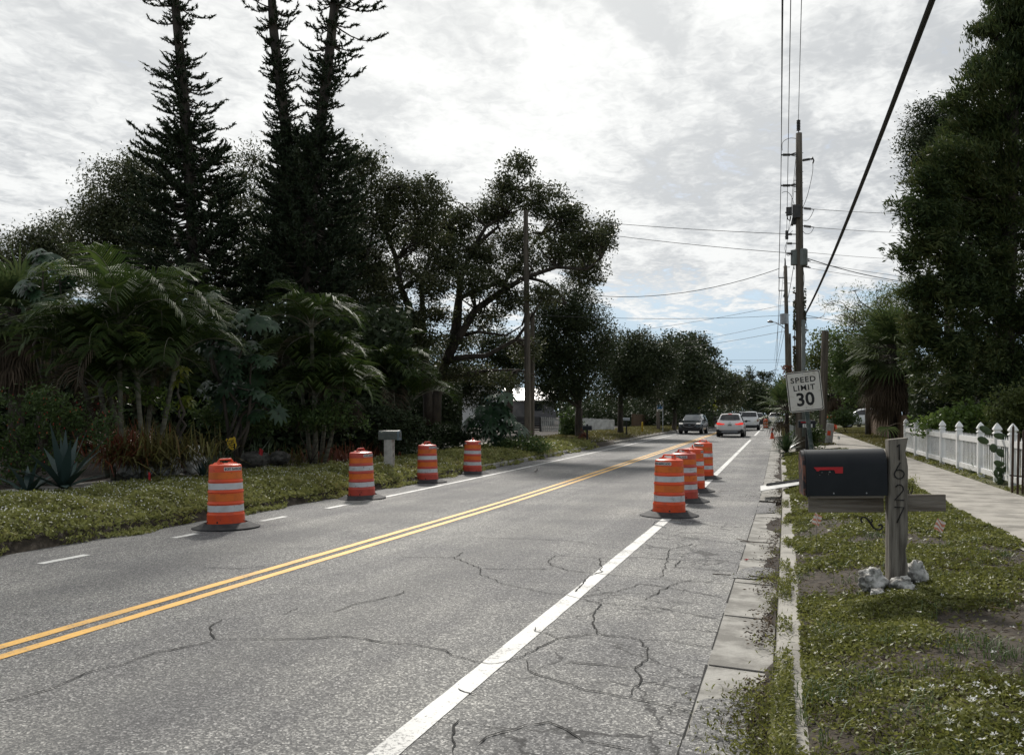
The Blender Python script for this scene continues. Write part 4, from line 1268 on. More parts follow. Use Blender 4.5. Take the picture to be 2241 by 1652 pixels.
def sabal(label, u, d, vhead, nf, pet, rad, dead, trunk_r=.17, group=None, skirt=1.0):
    base = gpt(u, d)
    head = U(u, vhead, d)
    t = thing('fan_palm', label, 'palm', base, group=group)
    P, D, mb = [], [], MB()
    mb.tube([base - Vector((0, 0, .2)), base.lerp(head, .5), head], [trunk_r * 1.2, trunk_r, trunk_r * 1.05], 10)
    for k in range(nf):
        az = k * 2.399 + random.gauss(0, .1)
        el = R(82 - 125 * (k / nf)) + random.gauss(0, .1)
        P.append([])
        hub = fan(P[-1], head, az, el, pet * random.uniform(.8, 1.15), rad * random.uniform(.85, 1.1))
        mb.tube([head, head.lerp(hub, .5) + Vector((0, 0, .05)), hub], [.025, .02, .015], 4, False)
    for k in range(dead):
        az = random.random() * 6.28
        z0 = head - Vector((0, 0, random.random() * skirt))
        hub = fan(D, z0, az, R(-28) - random.random() * .85, pet * .8, rad * 1.0, 18, R(150), 1.8, .045)
        mb.tube([z0, hub], [.02, .014], 4, False)
    for q in P:
        blades('frond', pack(q, base), M['sabal'], t)
    if D:
        blades('frond_skirt', pack(D, base), M['deadfrond'], t)
    mb.v = [tuple(Vector(v) - base) for v in mb.v]
    mb.build('trunk', M['bark'], t, True)
    return t


sabal('fan palm with a thick skirt of brown fronds between board fence and cedar', 1955, 39, 775, 86, 1.3, 1.25, 80, group='fan palms', skirt=1.5)
sabal('fan palm at the very edge of the frame with hanging grey fronds', 35, 21, 690, 34, .7, .95, 46, group='fan palms', skirt=.9)
sabal('small shaded fan palm close behind the short cut-off pole', 1822, 64, 850, 18, .7, 1.0, 18, group='fan palms')
sabal('stubby fan palm by the kerb, one frond arching over the road', 1722, 40, 898, 22, .9, .95, 3, .1, group='fan palms')
sabal('young fan palm poking out above the far bushes behind the poles', 1765, 70, 880, 14, .7, 0.9, 6, .12, group='fan palms')


# ================================================================== SHRUBS AND GARDEN PLANTS
def shrub(name, label, u, d, blobs, mt, leaf=.08, dens=1.0, ratio=.5, clump=.16, thr=-.3, cat='shrub', group='shrubs', twigs=6):
    return tree(name, label, cat, u, d, blobs, mt, leaf, dens, .035, 'bark', None, group, .15, thr, clump, ratio, twigs)


def whorls(name, label, u, d, blobs, mt, leaf=.26, nl=8, dens=1.0, group='umbrella trees', hang=-.35):
    """umbrella-leaved plants: rosettes of drooping leaflets"""
    base = gpt(u, d)
    t = thing(name, label, 'shrub', base, group=group)
    P, mb = [], MB()
    for u_, v_, ru, rv in blobs:
        c = U(u_, v_, d)
        rx, rz_ = ru * d / F, rv * d / F
        n = int(dens * rx * rz_ * 26) + 3
        st = base + Vector((0, 0, .3))
        mb.tube(limb_path(st, c, .05), [.05, .045, .04, .03, .025, .015], 5)
        for w in ball(n):
            p = Matrix.Rotation(YAW, 3, 'Z') @ Vector((w[0] * rx, w[1] * rx * .9, w[2] * rz_)) + c
            ax = (Vector((w[0], w[1] - .5, 0.9 + w[2])) + Vector(rng.normal(size=3)) * .25).normalized()
            s_ = ax.orthogonal().normalized()
            a0 = random.random() * 6
            ln0 = leaf * random.uniform(.75, 1.15)
            for k in range(nl):
                dv = Matrix.Rotation(a0 + k * 6.283 / nl, 3, ax) @ s_
                d1 = (dv + ax * .25).normalized()
                d2 = (dv + Vector((0, 0, hang * 2.2))).normalized()
                p0 = p + dv * ln0 * .1
                p1 = p0 + d1 * ln0 * .45
                p2 = p1 + d2 * ln0 * .5
                P.append((p0, p1, p2, dv.cross(ax).normalized(), ln0 * .12, ln0 * .38, ln0 * .08))
            if random.random() < .3:
                mb.tube([c, c.lerp(p, .6) - Vector((0, 0, .05)), p], [.02, .014, .008], 4, False)
    blades('crown', pack(P, base), M[mt], t)
    mb.v = [tuple(Vector(v) - base) for v in mb.v]
    mb.build('stem', M['bark'], t, True)
    return t


def rosette(name, label, u, d, n, L, w, mt, elev=(80, 10), droop=.6, cat='plant', group=None, dx=0.0, spread=0.0, lift=0.0):
    """sword-leaved plants"""
    base = gpt(u, d) + Vector((0, 0, lift))
    t = thing(name, label, cat, base, group=group)
    P = []
    for k in range(n):
        az = k * 2.399 + random.gauss(0, .12)
        el = R(elev[0] + (elev[1] - elev[0]) * (k / n)) + random.gauss(0, .12)
        dv = Vector((math.cos(az) * math.cos(el), math.sin(az) * math.cos(el), math.sin(el)))
        ln = L * random.uniform(.75, 1.1)
        o_ = base + Vector((random.gauss(0, spread), random.gauss(0, spread), -spread * .3 * random.random()))
        p1 = o_ + dv * ln * .5
        p2 = p1 + (dv + Vector((0, 0, -droop * random.uniform(.3, 1.3)))).normalized() * ln * .5
        sd = Vector((-math.sin(az), math.cos(az), 0))
        P.append((o_, p1, p2, sd, w * .8, w, w * .06))
    blades('leaf_rosette', pack(P, base), M[mt], t)
    return t


# dark thicket that closes the view under the trees
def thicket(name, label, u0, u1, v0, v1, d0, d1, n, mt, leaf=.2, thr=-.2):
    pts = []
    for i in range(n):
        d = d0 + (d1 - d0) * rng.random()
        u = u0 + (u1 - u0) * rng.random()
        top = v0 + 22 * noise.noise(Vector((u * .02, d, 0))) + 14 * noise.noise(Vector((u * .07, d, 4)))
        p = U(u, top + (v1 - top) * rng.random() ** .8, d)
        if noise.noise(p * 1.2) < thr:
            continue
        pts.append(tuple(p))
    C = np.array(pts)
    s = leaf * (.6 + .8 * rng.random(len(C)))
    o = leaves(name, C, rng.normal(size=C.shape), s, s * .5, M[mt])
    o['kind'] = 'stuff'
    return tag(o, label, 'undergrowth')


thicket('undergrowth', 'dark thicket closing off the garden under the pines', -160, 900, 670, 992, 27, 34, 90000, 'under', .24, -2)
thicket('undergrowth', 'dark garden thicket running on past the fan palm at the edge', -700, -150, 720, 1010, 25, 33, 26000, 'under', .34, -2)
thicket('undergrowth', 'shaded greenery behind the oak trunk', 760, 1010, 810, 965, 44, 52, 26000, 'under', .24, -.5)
thicket('undergrowth', 'dark hedge line beyond the driveway across the road', 1225, 1560, 872, 934, 84, 98, 16000, 'under', .34, -.4)
thicket('undergrowth', 'far greenery along the left roadside', 1340, 1620, 875, 925, 100, 125, 9000, 'under', .4, -.05)
thicket('undergrowth', 'far belt of trees closing the horizon', 900, 1900, 860, 922, 210, 260, 16000, 'oakdark', 1.2)
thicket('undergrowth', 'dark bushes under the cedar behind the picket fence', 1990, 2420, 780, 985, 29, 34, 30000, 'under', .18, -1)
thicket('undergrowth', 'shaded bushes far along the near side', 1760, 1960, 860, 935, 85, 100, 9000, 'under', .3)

whorls('umbrella_tree', 'dark glossy umbrella tree between the two feather palms', 520, 20.5, [(470, 660, 45, 32), (545, 710, 60, 40), (480, 760, 55, 45), (550, 790, 65, 45), (500, 850, 75, 45), (560, 880, 60, 45), (450, 720, 40, 40)], 'scheff', .28, 9, 1.15)
whorls('umbrella_tree', 'yellowish umbrella tree beside the fan palm at the edge', 100, 19.5, [(95, 575, 45, 32), (130, 620, 45, 38), (70, 640, 40, 40), (110, 680, 50, 40)], 'scheff', .27, 9, 1.1)
whorls('umbrella_tree', 'bright yellow green shoots hanging behind the leaning palm stems', 400, 17.8, [(392, 830, 18, 30), (398, 880, 20, 35)], 'scheffy', .2, 7, 1.6)
whorls('umbrella_tree', 'broad leaved dark bush left of the tall grey pole', 1085, 33, [(1080, 905, 50, 30), (1100, 940, 50, 28), (1060, 930, 40, 35), (1095, 880, 30, 20)], 'scheff', .42, 8, 1.0)

fl = [(30, 890, 55, 40), (90, 880, 50, 35), (20, 960, 60, 45), (60, 1000, 60, 35), (110, 930, 55, 45), (170, 900, 45, 35), (200, 940, 50, 40), (230, 900, 30, 30), (-60, 950, 60, 80), (10, 1030, 40, 25), (130, 1010, 50, 30)]
sh = shrub('flowering_shrub', 'leafy shrub with small red tubular flowers around the agave', 70, 16.3, fl, 'shrub', .085, .55, .42, .13)
n = 100
Cn = []
for i in range(n):
    b_ = random.choice(fl)
    w = ball(1)[0]
    p = U(b_[0] + w[0] * b_[2], b_[1] + w[2] * b_[3], 16.3 - .35 - .3 * random.random() * b_[2] / 60)
    Cn.append(tuple(p - sh.location))
A = rng.normal(size=(n, 3)) * .3 + np.array([0, 0, 1.0])
leaves('blossom', np.array(Cn), A, .04, .014, M['redflower'], sh)

ag = rosette('agave', 'large blue green agave with broad sword leaves in the shrub', 140, 15.0, 22, 1.15, .15, 'agave', (82, -4), .28, group='agaves', lift=.1)
rosette('agave', 'small striped agave beside the pale rock ledge', 445, 18.5, 14, .5, .07, 'agave', (85, 20), .2, group='agaves')
rosette('agave', 'low agave with flat leaves beneath the red flowered shrub', 60, 14.6, 14, .7, .11, 'agave', (60, -4), .3, group='agaves')
for lab, u, d, n, L, mt_, sp, lf in (('brown and green bromeliads spilling over the pale rock ledge', 348, 17.7, 700, .80, 'brom', .52, .62),
                                     ('red bromeliads between the agave and the rock ledge', 275, 17.5, 380, .70, 'bromred', .36, .60),
                                     ('reddish bromeliads around the feet of the pale palm stems', 285, 19.8, 200, .6, 'bromred', .4, .75),
                                     ('green bromeliads left of the grey mailbox', 640, 23.0, 200, .6, 'brom', .42, .1),
                                     ('dark red bromeliads right behind the grey mailbox', 720, 24.0, 240, .62, 'bromred', .5, .15),
                                     ('shaded sword leaves behind the small yellow sign', 520, 22.5, 220, .95, 'yucca', .6, .1),
                                     ('shaded sword leaves right of the grey mailbox', 900, 29.0, 160, .9, 'yucca', .6, .1),
                                     ('coppery bromeliads at the far end of the planted bed', 790, 26.0, 180, .6, 'bromred', .5, .15)):
    rosette('bromeliad', lab, u, d, n, L, .032, mt_, (85, -18), .9, group='bromeliads', spread=sp, lift=lf)

shrub('shrub', 'leafy low bush hiding the feet of the drooping feather palm', 680, 22.2, [(640, 905, 40, 28), (690, 915, 45, 28), (735, 905, 45, 32), (770, 930, 35, 28)], 'shrub', .10, .9, .4, .16)
shrub('shrub', 'dark leafy bush below the glossy umbrella tree', 530, 21.5, [(500, 915, 50, 30), (550, 925, 50, 30), (460, 910, 40, 35), (590, 900, 40, 40)], 'shrub', .11, .8, .4, .16)
shrub('shrub', 'bright leafy clump among the pale palm stems', 330, 18.8, [(330, 870, 35, 30), (390, 900, 30, 25), (210, 870, 30, 25)], 'bush', .11, .6, .4, .16)
shrub('shrub', 'dark bush filling the gap behind the grey mailbox', 840, 26, [(800, 910, 45, 35), (850, 920, 50, 35), (900, 930, 45, 30), (870, 960, 50, 20)], 'under', .12, 1.0, .4, .18)
shrub('shrub', 'low bright green bush between the last drum and the tall grey pole', 1120, 33.0, [(1095, 982, 42, 20), (1140, 976, 45, 22), (1175, 975, 32, 16), (1060, 985, 40, 16)], 'shrub', .12, .9, .4, .2)
shrub('shrub', 'dark bush beside the driveway mailbox across the road', 1250, 52, [(1252, 920, 20, 28), (1245, 945, 22, 18), (1262, 945, 18, 16)], 'shrub', .16, 1.1, .5, .22)
shrub('shrub', 'dark red bush at the foot of the driveway mailbox', 1280, 44.5, [(1279, 955, 9, 10), (1278, 945, 7, 7)], 'bromred', .12, 1.3, .4, .1)
shrub('shrub', 'shaded bush behind the left of the oak trunk', 930, 34, [(900, 950, 60, 30), (960, 960, 55, 30), (1010, 955, 45, 30), (860, 965, 50, 25)], 'under', .14, 1.1, .5, .2)
shrub('shrub', 'light green bush on the kerb behind the dark car', 1553, 90, [(1553, 885, 14, 12), (1548, 893, 18, 8)], 'scheffy', .24, 1.0, .5, .25)
shrub('shrub', 'glossy round leaved bush behind the white picket fence', 2110, 24.5, [(2070, 915, 40, 28), (2120, 905, 45, 30), (2160, 915, 40, 30), (2100, 935, 50, 25), (2030, 930, 30, 20)], 'bush', .11, .85, .62, .16)
shrub('shrub', 'yellowish bush behind the fence at the right border', 2215, 22, [(2205, 890, 45, 45), (2240, 930, 40, 50), (2190, 940, 35, 30), (2270, 880, 50, 60)], 'oaklight', .09, .9, .5, .15)
shrub('shrub', 'round dark bush in front of the parked white car', 1850, 56, [(1845, 908, 22, 20), (1860, 918, 20, 16), (1832, 918, 18, 16)], 'shrub', .15, 1.1, .5, .2)
shrub('shrub', 'green bush at the foot of the vine covered pole', 1768, 33.5, [(1758, 958, 20, 20), (1780, 952, 20, 22), (1770, 972, 26, 10), (1748, 968, 14, 12)], 'shrub', .10, 1.1, .5, .14)
shrub('shrub', 'dry straggly plants by the kerb behind the stubby palm', 1706, 46, [(1704, 935, 9, 12), (1712, 945, 10, 8)], 'drygrass', .12, .9, .3, .14)
shrub('shrub', 'small weed clump growing by the mailbox post', 1993, 12.2, [(1988, 1058, 16, 10), (1996, 1052, 10, 8)], 'weeds', .035, .8, .4, .05)
rosette('yucca', 'spiky yucca on the kerb by the vine covered pole', 1721, 31.5, 110, .80, .06, 'yucca', (85, -10), .25, group='yuccas', lift=.15)
rosette('yucca', 'small spiky yucca at the foot of the prickly pear', 2190, 16.4, 46, .36, .028, 'yucca', (85, 0), .2, group='yuccas')
rosette('yucca', 'tiny yucca beside the third fence post from the right', 2132, 18.9, 26, .30, .026, 'yucca', (85, 10), .2, group='yuccas')

# ================================================================== TRAFFIC DRUMS
PROF = [(0.279, 0.030), (0.274, 0.19), (0.276, 0.197), (0.276, 0.212), (0.266, 0.225), (0.264, 0.250), (0.258, 0.352), (0.2595, 0.362), (0.267, 0.368), (0.267, 0.382), (0.256, 0.396), (0.2545, 0.410),
        (0.2525, 0.525), (0.254, 0.535), (0.261, 0.541), (0.261, 0.556), (0.2505, 0.570), (0.2495, 0.582), (0.246, 0.682), (0.247, 0.692), (0.254, 0.698), (0.254, 0.714), (0.243, 0.728), (0.2425, 0.740), (0.239, 0.845), (0.238, 0.93), (0.232, 0.948), (0.215, 0.957), (0.06, 0.972), (0.0, 0.973)]


def drum_r(z):
    zs = [p[1] for p in PROF if p[0] > .2]
    rs = [p[0] for p in PROF if p[0] > .2]
    return float(np.interp(z, zs, rs))


def dent(o, seed):
    """the same knocks for all the parts of one drum"""
    for v in o.data.vertices:
        c = v.co
        k = 1 + .020 * noise.noise(Vector((c.x * 3.2 + seed * 7, c.y * 3.2, c.z * 2.6))) + .012 * noise.noise(Vector((c.x * 8, c.y * 8 + seed * 5, c.z * 6)))
        v.co = Vector((c.x * k, c.y * k, c.z))
    for ch in o.children:
        dent(ch, seed)


DS = [0]


def make_drum(label, loc, rz, lean=(0, 0), body='orange', handle=True):
    t = thing('traffic_drum', label, 'traffic drum', loc, group='traffic drums along the edge lines', rot=(lean[0], lean[1], rz))
    smooth_by_angle(MB().lathe(PROF, 48).build('drum_body', M[body], t))
    mb = MB().lathe([(0.0, .034), (0.30, .034), (0.315, 0.082), (0.34, 0.078), (0.40, 0.046), (0.455, 0.026), (0.495, 0.016), (0.50, 0.010), (0.498, 0.0), (0.0, 0.0)], 56)
    smooth_by_angle(mb.build('rubber_base', M['rubber'], t), 50)
    for z0, z1, mt, nm in ((0.252, 0.350, 'sheet', 'white_band'), (0.412, 0.523, 'amber', 'orange_band'), (0.584, 0.680, 'sheet', 'white_band'), (0.742, 0.843, 'amber', 'orange_band')):
        smooth_by_angle(MB().lathe([(drum_r(z0) + .0005, z0), (drum_r(z0) + .0022, z0 + .001), (drum_r(z1) + .0022, z1 - .001), (drum_r(z1) + .0005, z1)], 48).build(nm, M[mt], t))
    hb = MB()
    hb.tube([(-.135, 0, .955), (-.118, 0, 1.005), (-.10, 0, 1.032), (.10, 0, 1.032), (.118, 0, 1.005), (.135, 0, .955)], [.024, .018, .015, .015, .018, .024], 10)
    hb.prism([(-.19, .955), (.19, .955), (.15, .985), (.10, .992), (.085, .975), (-.085, .975), (-.10, .992), (-.15, .985)], .12)
    hb.v = [(-y, x, z) for x, y, z in hb.v]
    smooth_by_angle(hb.build('handle', M[body], t), 35)
    for k in range(2):
        am = k * math.pi
        wd_ = R(82)
        z0, z1 = .866, .918
        r0 = lambda z: drum_r(z) + .002
        sb = MB().lathe([(r0(z0), z0), (r0(z1), z1)], 20, a0=am - wd_ / 2, a1=am + wd_ / 2)
        st = sb.build('sticker', M['sticker'], t, True)
        vs, fs = text_mesh("BOB'S BARRICADES", .052, .0016, .62, 1.02)
        wt = max(v[0] for v in vs)
        k_ = (wd_ / 2 * .94) / wt
        tb = MB().add([((drum_r(.892 + y) + .0042) * math.cos(am + x * k_), (drum_r(.892 + y) + .0042) * math.sin(am + x * k_), .892 + y) for x, y in vs], fs)
        tb.build('lettering', M['blackpaint'], st)
    bb = MB()
    for a in (-1.9, -1.1, 0.6, 2.4):
        c = Vector((.2775 * math.cos(a), .2775 * math.sin(a), .105))
        bb.tube([c - c.normalized() * .01 + Vector((0, 0, 0)), c + Vector((math.cos(a), math.sin(a), 0)) * .002], .014, 8)
    bb.build('drain_hole', M['blackpaint'], t)
    DS[0] += 1
    for o in t.children:
        if 'base' not in o.name:
            dent(o, DS[0])
    return t


# angle of the sticker centre is measured from local +x; -90 faces the camera side
for lab, u, d, rz, lean, body in (
        ('orange drum standing alone farthest left, white band chipped at its upper edge', 495, 12.72, -35, (0, R(-1.2)), 'orange'),
        ('faded drum in front of the block mailbox post, dented lid', 792, 17.4, -25, (R(1), R(-1)), 'drab_orange'),
        ('drum between the grey mailbox and the last drum of the far row', 936, 21.6, -32, (0, R(-1)), 'drab_orange'),
        ('last drum of the far row, closest to the tall grey pole', 1033.5, 24.7, 0, (0, R(1)), 'drab_orange'),
        ('nearest drum of the lane side row, standing on the white edge line', 1464.5, 14.3, -133.6, (0, 0), 'orange'),
        ('second drum of the lane side row, duller red with scuffed bands', 1497, 16.7, -127, (0, R(.6)), 'drab_orange'),
        ('third drum of the lane side row with its handle seen end on', 1515.5, 18.9, -12, (0, 0), 'orange'),
        ('farthest drum of the lane side row, its handle broadside', 1539, 22.7, -143, (0, 0), 'orange')):
    p = gpt(u, d)
    make_drum(lab, p, R(rz) + YAW, lean, body)

# ================================================================== BLACK MAILBOX WITH NUMBER POST
mp = gpt(1962, 6.8)
mz = gz(mp.x, mp.y)
t = thing('mailbox', 'big black mailbox on a weathered grey post numbered 1627, ringed by rocks', 'mailbox', (mp.x, mp.y, mz), R(6))
S = .072
PH = 1.205
# post with chipped edges
pb = MB()
nz_ = 26
for i in range(nz_ + 1):
    z = -.25 + (PH + .25) * i / nz_
    ring = []
    for (sx, sy) in ((-1, -1), (1, -1), (1, 1), (-1, 1)):
        for e in (-.012, .012):
            ex = e if sx * sy < 0 else -e
            jx = .004 * noise.noise(Vector((sx * 3, sy * 3, z * 9)))
            bite = max(0, noise.noise(Vector((7, sx, z * 5.0))) - .12) * .07 if sx > 0 and sy < 0 else 0
            if ex * sx < 0 and False:
                pass
            ring.append((sx * S, sy * S, e, jx + bite))
    vs = []
    for j, (a, b_, e, q) in enumerate(ring):
        if j in (0,): vs.append((a, b_ + .012, z))
        elif j == 1: vs.append((a + .012, b_, z))
        elif j == 2: vs.append((a - .012 - q, b_, z))
        elif j == 3: vs.append((a - q, b_ + .012, z))
        elif j == 4: vs.append((a, b_ - .012, z))
        elif j == 5: vs.append((a - .012, b_, z))
        elif j == 6: vs.append((a + .012, b_, z))
        else: vs.append((a, b_ - .012, z))
    o_ = i * 8
    pb.v += vs
    if i:
        for j in range(8):
            pb.f.append((o_ - 8 + j, o_ - 8 + (j + 1) % 8, o_ + (j + 1) % 8, o_ + j))
pb.f.append(tuple(nz_ * 8 + j for j in range(8)))
pb.v = [(x, y, z + (.008 * x / S if z > PH - .01 else 0)) for x, y, z in pb.v]
smooth_by_angle(pb.build('post', M['greywood'], t), 30)
TI = Matrix.Rotation(R(-1.5), 4, 'Y')
arm = MB().box((0, 0, 0), (1, 1, 1), m=Matrix.Translation((-.39, 0.0, .668)) @ TI @ Matrix.Diagonal((.58 / 1, .04, .135, 1)))
ao = arm.build('support_board', M['greyboard'], t, bevel=.004)
arm = MB().box((0, 0, 0), (1, 1, 1), m=Matrix.Translation((.2175, 0.0, .690)) @ TI @ Matrix.Diagonal((.295, .04, .135, 1)))
arm.build('support_board', M['greyboard'], t, bevel=.004)
MB().box((0, 0, 0), (1, 1, 1), m=Matrix.Translation((-.39, 0.05, .732)) @ TI @ Matrix.Diagonal((.57, .26, .02, 1))).build('support_board', M['greyboard'], t, bevel=.003)
# box shell: side walls then half round top
BW, BH, BL = .29, .40, .615
MX = Matrix.Translation((-.085, 0.05, .75)) @ TI


def box_outline(w, h, n=14, grow=0.0):
    r = w / 2 + grow
    k = h - w / 2
    o = [(-r, -grow), (r, -grow)]
    for i in range(n + 1):
        a = math.pi * i / n
        o.append((r * math.cos(a) * (1 if abs(math.cos(a)) < 1 else 1), k + r * math.sin(a) * .82))
    return o


def along(outl, xa, xb, Mx):
    n = len(outl)
    vs = [Mx @ Vector((xa, y, z)) for y, z in outl] + [Mx @ Vector((xb, y, z)) for y, z in outl]
    fs = [tuple(range(n)), tuple(reversed(range(n, 2 * n)))] + [(i, i + n, (i + 1) % n + n, (i + 1) % n) for i in range(n)]
    return vs, fs


bx = MB()
bx.add(*along(box_outline(BW, BH), -BL, 0, MX))
bo = smooth_by_angle(bx.build('box_body', M['black'], t), 35)
rb = MB()
rb.add(*along(box_outline(BW, BH, 14, .005), -BL - .004, -BL + .012, MX))
smooth_by_angle(rb.build('front_rim', M['black'], t), 35)
db = MB()
db.add(*along(box_outline(BW, BH, 14, -.004), -BL - .028, -BL - .006, MX))
M['doorrust'] = mat('rusty_door_paint', (0.012, 0.012, 0.015), (0.17, 0.07, 0.045), 9, .5, 7, lo=.5, hi=.62)
do = smooth_by_angle(db.build('door', M['doorrust'], t), 35)
rv = MB()
for x in (-.16, -.41):
    c = MX @ Vector((x, -BW / 2, .022))
    rv.tube([c + Vector((0, .004, 0)), c - Vector((0, .004, 0))], .006, 8)
rv.build('screw', M['steel'], bo)
fy = -BW / 2 - .006
fl_ = MB().prism([(-.56, .235), (-.335, .235), (-.337, .184), (-.392, .184), (-.402, .212), (-.515, .212), (-.522, .203), (-.535, .203)], .006, MX @ Matrix.Translation((0, fy, 0)))
fo = fl_.build('flag', M['red'], t)
M['scuff'] = mat('scuffed_paint', (0.012, 0.012, 0.014), (0.35, 0.35, 0.34), 60, .6, 6, lo=.60, hi=.66)
MB().prism([(-.54, .170), (-.43, .170), (-.425, .2), (-.53, .2)], .002, MX @ Matrix.Translation((0, -BW / 2 - .0015, 0))).build('scuff', M['scuff'], bo)


# thin house numbers nailed to the post
def stroke_num(ch):
    if ch == '1':
        return [[(-.018, .042), (.0, .062), (.0, -.064)]]
    if ch == '6':
        c = [(.0 + .036 * math.cos(a), -.028 + .036 * math.sin(a)) for a in np.linspace(2.45, 2.45 - 6.283, 22)]
        return [[(.008, .066), (-.012, .03)] + c]
    if ch == '2':
        c = [(.030 * math.cos(a), .030 + .033 * math.sin(a)) for a in np.linspace(2.7, -.65, 14)]
        return [c + [(-.034, -.060), (.036, -.060)]]
    return [[(-.036, .060), (.036, .060), (-.018, -.064)]]


for ch, zc in (('1', 1.10), ('6', .95), ('2', .775), ('7', .598)):
    nb = MB()
    for st in stroke_num(ch):
        nb.tube([(x + .004, -S - .005, zc + z) for x, z in st], .0048, 6)
    nb.build('house_number', M['blackpaint'], t, True)
sb = MB()
for cx_, cz_, sgn in ((-.185, .545, 1), (-.075, .470, -1)):
    pass
sp = [(-.165 + .022 * math.cos(a) * (1 - .35 * k / 13), .535 + .022 * math.sin(a) * (1 - .35 * k / 13)) for k, a in enumerate(np.linspace(-.9, -.9 + 4.9, 14))]
sp = [(-.170, .520), (-.182, .528), (-.184, .545), (-.172, .560), (-.155, .562), (-.142, .553), (-.128, .532), (-.112, .512), (-.105, .495), (-.095, .475), (-.075, .463), (-.052, .463), (-.036, .475), (-.032, .495), (-.042, .508), (-.056, .505), (-.060, .494)]
for i in range(2):
    sp = [sp[0]] + [((a[0] + b_[0]) / 2, (a[1] + b_[1]) / 2) for a, b_ in zip(sp, sp[1:])] + [sp[-1]]
sb.tube([(x * 1.12 - .075, -.035, z * 1.05 - .02) for x, z in sp], [.0105 - .003 * abs(math.sin(i * .4)) for i in range(len(sp))], 6)
sb.tube([(-.207, -.035, .518), (-.189, -.035, .536), (-.198, -.035, .552)], .007, 5)
sb.build('scroll_bracket', M['blackpaint'], t, True)


def rock(label, u, v, z, sx, sy, sz, seed, grp='limestone rocks', d=None, rough=.42, mt='rock', name='rock'):
    import bmesh
    bm = bmesh.new()
    bmesh.ops.create_icosphere(bm, subdivisions=4, radius=1)
    for w in bm.verts:
        q = w.co.copy()
        k = 1 + rough * noise.noise(q * 1.4 + Vector((seed, 0, 0))) + rough * .6 * noise.noise(q * 3.1 + Vector((0, seed, 0))) + rough * .4 * noise.noise(q * 7 + Vector((0, 0, seed))) - rough * .35 * abs(noise.noise(q * 5 + Vector((seed, seed, 0))))
        w.co = Vector((q.x * sx, q.y * sy, q.z * sz)) * k
    me = bpy.data.meshes.new(name)
    bm.to_mesh(me)
    bm.free()
    me.polygons.foreach_set('use_smooth', [True] * len(me.polygons))
    me.materials.append(M[mt])
    o = bpy.data.objects.new(name, me)
    COL.objects.link(o)
    p = U(u, v, d)
    o.location = p
    o.rotation_euler = (0, 0, seed)
    return tag(o, label, 'rock', grp)


for lab, u, v, sx, sy, sz, sd, dd in (
        ('craggy limestone rock left of the mailbox post', 1911, 1270, .108, .10, .100, 1.3, 6.72),
        ('flat-topped pale rock right in front of the mailbox post', 1974, 1283, .108, .09, .085, 2.1, 6.60),
        ('upright pointed rock against the right side of the mailbox post', 2004, 1264, .092, .085, .135, 3.7, 6.85),
        ('small pale rock at the front foot of the craggy rock', 1921, 1296, .066, .05, .03, 4.4, 6.52),
        ('small dirty rock half sunk at the front right of the post', 2006, 1297, .070, .055, .035, 5.9, 6.55),
        ('tiny pale stone in front of the right-hand rocks', 2017, 1310, .032, .03, .022, 6.3, 6.45)):
    rock(lab, u, v, 0, sx, sy, sz, sd, d=dd)
for lab, u, v, sx, sy, sz, sd, dd in (
        ('pale rock ledge end under the bromeliads, nearest the agave', 295, 1020, .50, .4, .34, 1.9, 18.4),
        ('middle of the pale rock ledge under the bromeliads', 352, 1010, .50, .45, .40, 2.7, 18.9),
        ('pale rock ledge end nearest the small striped agave', 405, 1003, .42, .4, .36, 3.1, 19.4)):
    rock(lab, u, v, 0, sx, sy, sz, sd, 'pale rock ledge', dd, .35)
rock('rounded grey rock in the bed behind the far verge', 555, 1005, 0, .45, .35, .2, 4.2, 'rocks in the bed', 21.5, .25, 'dimrock')
rock('dim rock low in the bed near the block mailbox post', 612, 1002, 0, .32, .3, .18, 5.2, 'rocks in the bed', 22, .25, 'dimrock')

# ================================================================== SPEED LIMIT SIGN
p = gpt(1788, 15.5)
t = thing('speed_limit_sign', 'tilted white speed limit 30 sign on a green steel post', 'road sign', p, rot=(0, R(-6.4), R(4)))
pb = MB()
pb.prism([(-.035, 0), (.035, 0), (.035, 2.2), (-.035, 2.2)], .006, Matrix.Translation((0, .03, -.3)))
for s_ in (-1, 1):
    pb.prism([(s_ * .035 - .003, 0), (s_ * .035 + .003, 0), (s_ * .035 + .003, 2.2), (s_ * .035 - .003, 2.2)], .036, Matrix.Translation((0, .012, -.3)))
M['greenpost'] = mat('green_steel_post', (0.06, 0.085, 0.075), (0.20, 0.21, 0.20), 9, .5, 6, metal=.4)
pb.build('post', M['greenpost'], t)


def rrect(w, h, r, n=6):
    o = []
    for cx_, cz_, a0 in ((w / 2 - r, h / 2 - r, 0), (-w / 2 + r, h / 2 - r, 90), (-w / 2 + r, -h / 2 + r, 180), (w / 2 - r, -h / 2 + r, 270)):
        for i in range(n + 1):
            a = R(a0 + 90 * i / n)
            o.append((cx_ + r * math.cos(a), cz_ + r * math.sin(a)))
    return o


